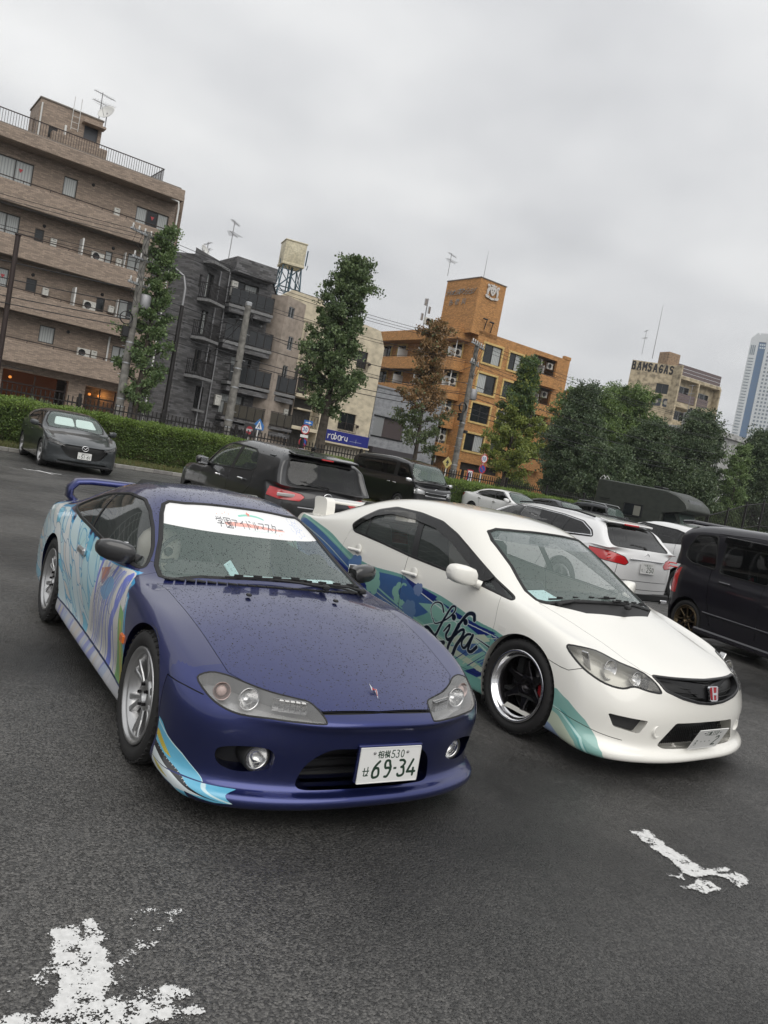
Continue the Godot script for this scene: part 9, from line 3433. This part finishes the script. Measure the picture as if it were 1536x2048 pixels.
func build_plants() -> void:
	M.bark = stained(lin(.085,.07,.055),1.2, M.patch, .95)
	M.leaf = leaf_material(Color.WHITE)
	hedge()
	var green := [Color(.061,.109,.039), Color(.150,.211,.079)]
	tree("street_tree", "slim dark green street tree in front of the brown apartment block", 5.7,6.6,11, {"h": 9.0, "r0": .17, "base": .18, "prof": [.55,1.15,1.3,.75,.62,.6,.35], "limbs": 30, "leaves": 2300, "cols": green, "rise": .55, "size": .09, "knot": .27}, "street trees behind the fence")
	tree("street_tree", "tall full green street tree in front of the cream building", 14.3,6.6,12, {"h": 10.3, "r0": .31, "base": .30, "prof": [.7,1.75,1.8,1.25,1.25,.95,.35], "limbs": 46, "leaves": 4900, "cols": [Color(.051,.089,.032), Color(.128,.176,.068)], "rise": .6, "size": .10, "knot": .34}, "street trees behind the fence")
	tree("street_tree", "street tree with browning upper leaves before the orange building", 19.9,6.6,13, {"h": 8.9, "r0": .16, "base": .26, "prof": [1.3,1.7,1.25,1.0,.95,.8,.4], "limbs": 38, "leaves": 2100, "cols": [Color(.068,.101,.041), Color(.121,.149,.061), Color(.176,.101,.041),.45,.9, Color(.270,.162,.068)], "rise": .5, "size": .095, "knot": .31}, "street trees behind the fence")
	tree("street_tree", "yellow-green cone-shaped street tree before the orange building", 26.2,6.6,14, {"h": 8.6, "r0": .16, "base": .22, "prof": [1.3,1.75,1.6,1.2,.8,.55,.3], "limbs": 48, "leaves": 5200, "cols": [Color(.101,.149,.027), Color(.257,.284,.061), Color(.054,.095,.034),.62,.75, Color(.095,.149,.054)], "rise": .35, "size": .095, "knot": .31}, "street trees behind the fence")
	var dark := [Color(.039,.070,.031), Color(.101,.137,.064)]
	var mid := [Color(.056,.101,.029), Color(.150,.220,.053)]
	var park := [
		["pointed dark green tree nearest the orange block's right end", 36.5,11,8.8, dark, [2.4,2.9,2.3,1.6,.9,.35],.04],
		["round mid-green tree under the graffiti building's end wall", 41.5,15,9.3, mid, [2.4,3.2,3.2,2.6,1.4],.12],
		["broad bright green tree under the graffiti building's long front", 47.0,16,10.6, mid, [2.6,3.4,3.5,2.8,1.5],.10],
		["shaggy dark tree standing before the round mid-green tree", 40.6,8.6,7.3, dark, [2.6,2.9,2.3,1.5,.5],.03],
		["tall dark tree at the right end of the tree cluster behind the camper", 47.6,9.6,9.2, dark, [2.6,3.0,2.5,1.7,.6],.04],
		["thin pale green young tree before the pale grey block", 46.2,5.2,7.3,[Color(.081,.135,.041), Color(.162,.230,.081)],[.7,1.1,.9,.7,.3],.25],
		["dark pointed tree cut by the right edge above the grassy bank", 51.0,6.2,8.6, dark, [2.2,2.6,2.0,1.3,.5],.05],
		["dense dark shrub-like tree behind the olive camper", 35.0,7.2,4.6, dark, [1.9,2.2,1.7,.9],.02],
		["low dark tree behind the climbing bank fence", 43.8,6.8,4.4, dark, [2.0,2.4,1.8,.8],.02]]
	for i in park.size():
		var q: Array = park[i]
		var thin: bool = q[5][0] < 1.0
		tree("park_tree", q[0], q[1], q[2],30 + i, {"h": q[3], "r0": .18 if not thin else .07, "base": q[6], "prof": q[5], "limbs": 64 if not thin else 22, "leaves": 8200 if not thin else 1300, "cols": q[4], "rise": .45, "size": .12 if not thin else .09, "knot": .62 if not thin else .35}, "trees of the park at right")
	bush("round_bush", "round clipped green bush behind the fence by the orange block", 28.6,8.2,1.15, Color(.068,.101,.027), Color(.135,.176,.054),51)
	for i in 6:
		bush("shrub", ["pale-leaved shrub behind the fence at the brown block's shop", "small shrub beside the first shop opening of the brown block", "low shrub at the foot of the dark grey building", "reddish shrub below the cream building's balconies", "dark shrub behind the climbing bank fence", "leafy shrub between bank fence and pale block"][i],[2.4,3.6,12.2,18.6,39.5,45.0][i],[8,8.2,8.4,9,4.6,4.8][i],[.75,.6,.7,.7,1.3,1.5][i],[Color(.108,.149,.068), Color(.095,.135,.068), Color(.068,.108,.041), Color(.149,.081,.054), Color(.034,.054,.024), Color(.068,.108,.034)][i],[Color(.230,.270,.162), Color(.216,.270,.149), Color(.135,.176,.081), Color(.203,.162,.095), Color(.081,.108,.047), Color(.135,.189,.068)][i],60 + i)

func bush(called: String, label: String, s: float, t: float, r0: float, a: Color, b: Color, sd: int) -> void:
	var r := RandomNumberGenerator.new()
	r.seed = sd
	var o := street_thing(called, label, "bush", s, t)
	var sm := st()
	for i in 5:
		var an := TAU * i / 5.0
		tube(sm, [Vector3.ZERO, Vector3(cos(an) * r0 * .5, r0, sin(an) * r0 * .5)],[.03,.01],5)
	mi(o, "stem", done(sm), M.bark).set_meta("kind", "stuff")
	var xs := []
	var cols := PackedColorArray()
	for i in int(900 * r0 * r0):
		var d := Vector3(r.randfn(0,1), r.randfn(0,1), r.randfn(0,1)).normalized()
		var p := d * r0 * pow(r.randf(),.25) * (1.0 + .12 * sin(d.x * 9.0 + d.y * 7.0 + sd))
		p.y = p.y * 1.05 + r0 * .95
		if p.y < .05: continue
		xs.append(Transform3D(rand_basis(r, .7 + .5 * r.randf()), p))
		cols.append(a.lerp(b, r.randf()))
	scatter(o, "foliage", cached("clump0.085", func(): return leaf_clump(3,9,.085,.085 * 2.2)), M.leaf, xs, cols)

func hedge() -> void:
	var r := RandomNumberGenerator.new()
	r.seed = 99
	var nz := FastNoiseLite.new()
	nz.seed = 6
	nz.frequency = .55
	var o := street_thing("clipped_hedge", "long clipped bright green hedge along the back of the car park", "hedge", 0,2.9)
	var T0 := 2.0
	var T1 := 3.75
	var H := 1.46
	# twiggy core
	var core := st()
	for i in 80:
		var x := -41.0 + i
		cbox(core, Vector3(x, .12 + (H - .2) * .5,0), Vector3(1.02, H - .24, T1 - T0 - .28),.12)
	mi(o, "twig_core", done(core), mat(lin(.07,.075,.03),1.0)).set_meta("kind", "stuff")
	var xs := []
	var cols := PackedColorArray()
	for i in 30000:
		var s := -5.0 + 43.0 * pow(r.randf(),1.25)
		var top := r.randf() < .42
		var p: Vector3
		var bump := nz.get_noise_2d(s * 2.0,1.0) * .10
		if top:
			p = Vector3(s, H + bump + r.randfn(0,.025), lerpf(-(T1 - T0) * .5, (T1 - T0) * .5, r.randf()))
		else:
			var y := .10 + (H - .10) * pow(r.randf(),.8)
			p = Vector3(s, y, (T1 - T0) * .5 + nz.get_noise_2d(s * 2.0, y * 3.0) * .12 - (.10 if y < .4 else .0) - .05 * absf(r.randfn(0,1)))
		# rounded shoulder
		var e := maxf(p.z - (T1 - T0) * .5 + .22,.0)
		var f := maxf(p.y - H + .22,.0)
		if e > 0 and f > 0:
			var l := sqrt(e * e + f * f)
			if l > .24:
				p.z -= e * (1.0 - .24 / l)
				p.y -= f * (1.0 - .24 / l)
		if i % 5 == 0 and s < 4.0: p.x -= 9.0 + 28.0 * r.randf()
		xs.append(Transform3D(rand_basis(r, .75 + .5 * r.randf()), p))
		var k := r.randf()
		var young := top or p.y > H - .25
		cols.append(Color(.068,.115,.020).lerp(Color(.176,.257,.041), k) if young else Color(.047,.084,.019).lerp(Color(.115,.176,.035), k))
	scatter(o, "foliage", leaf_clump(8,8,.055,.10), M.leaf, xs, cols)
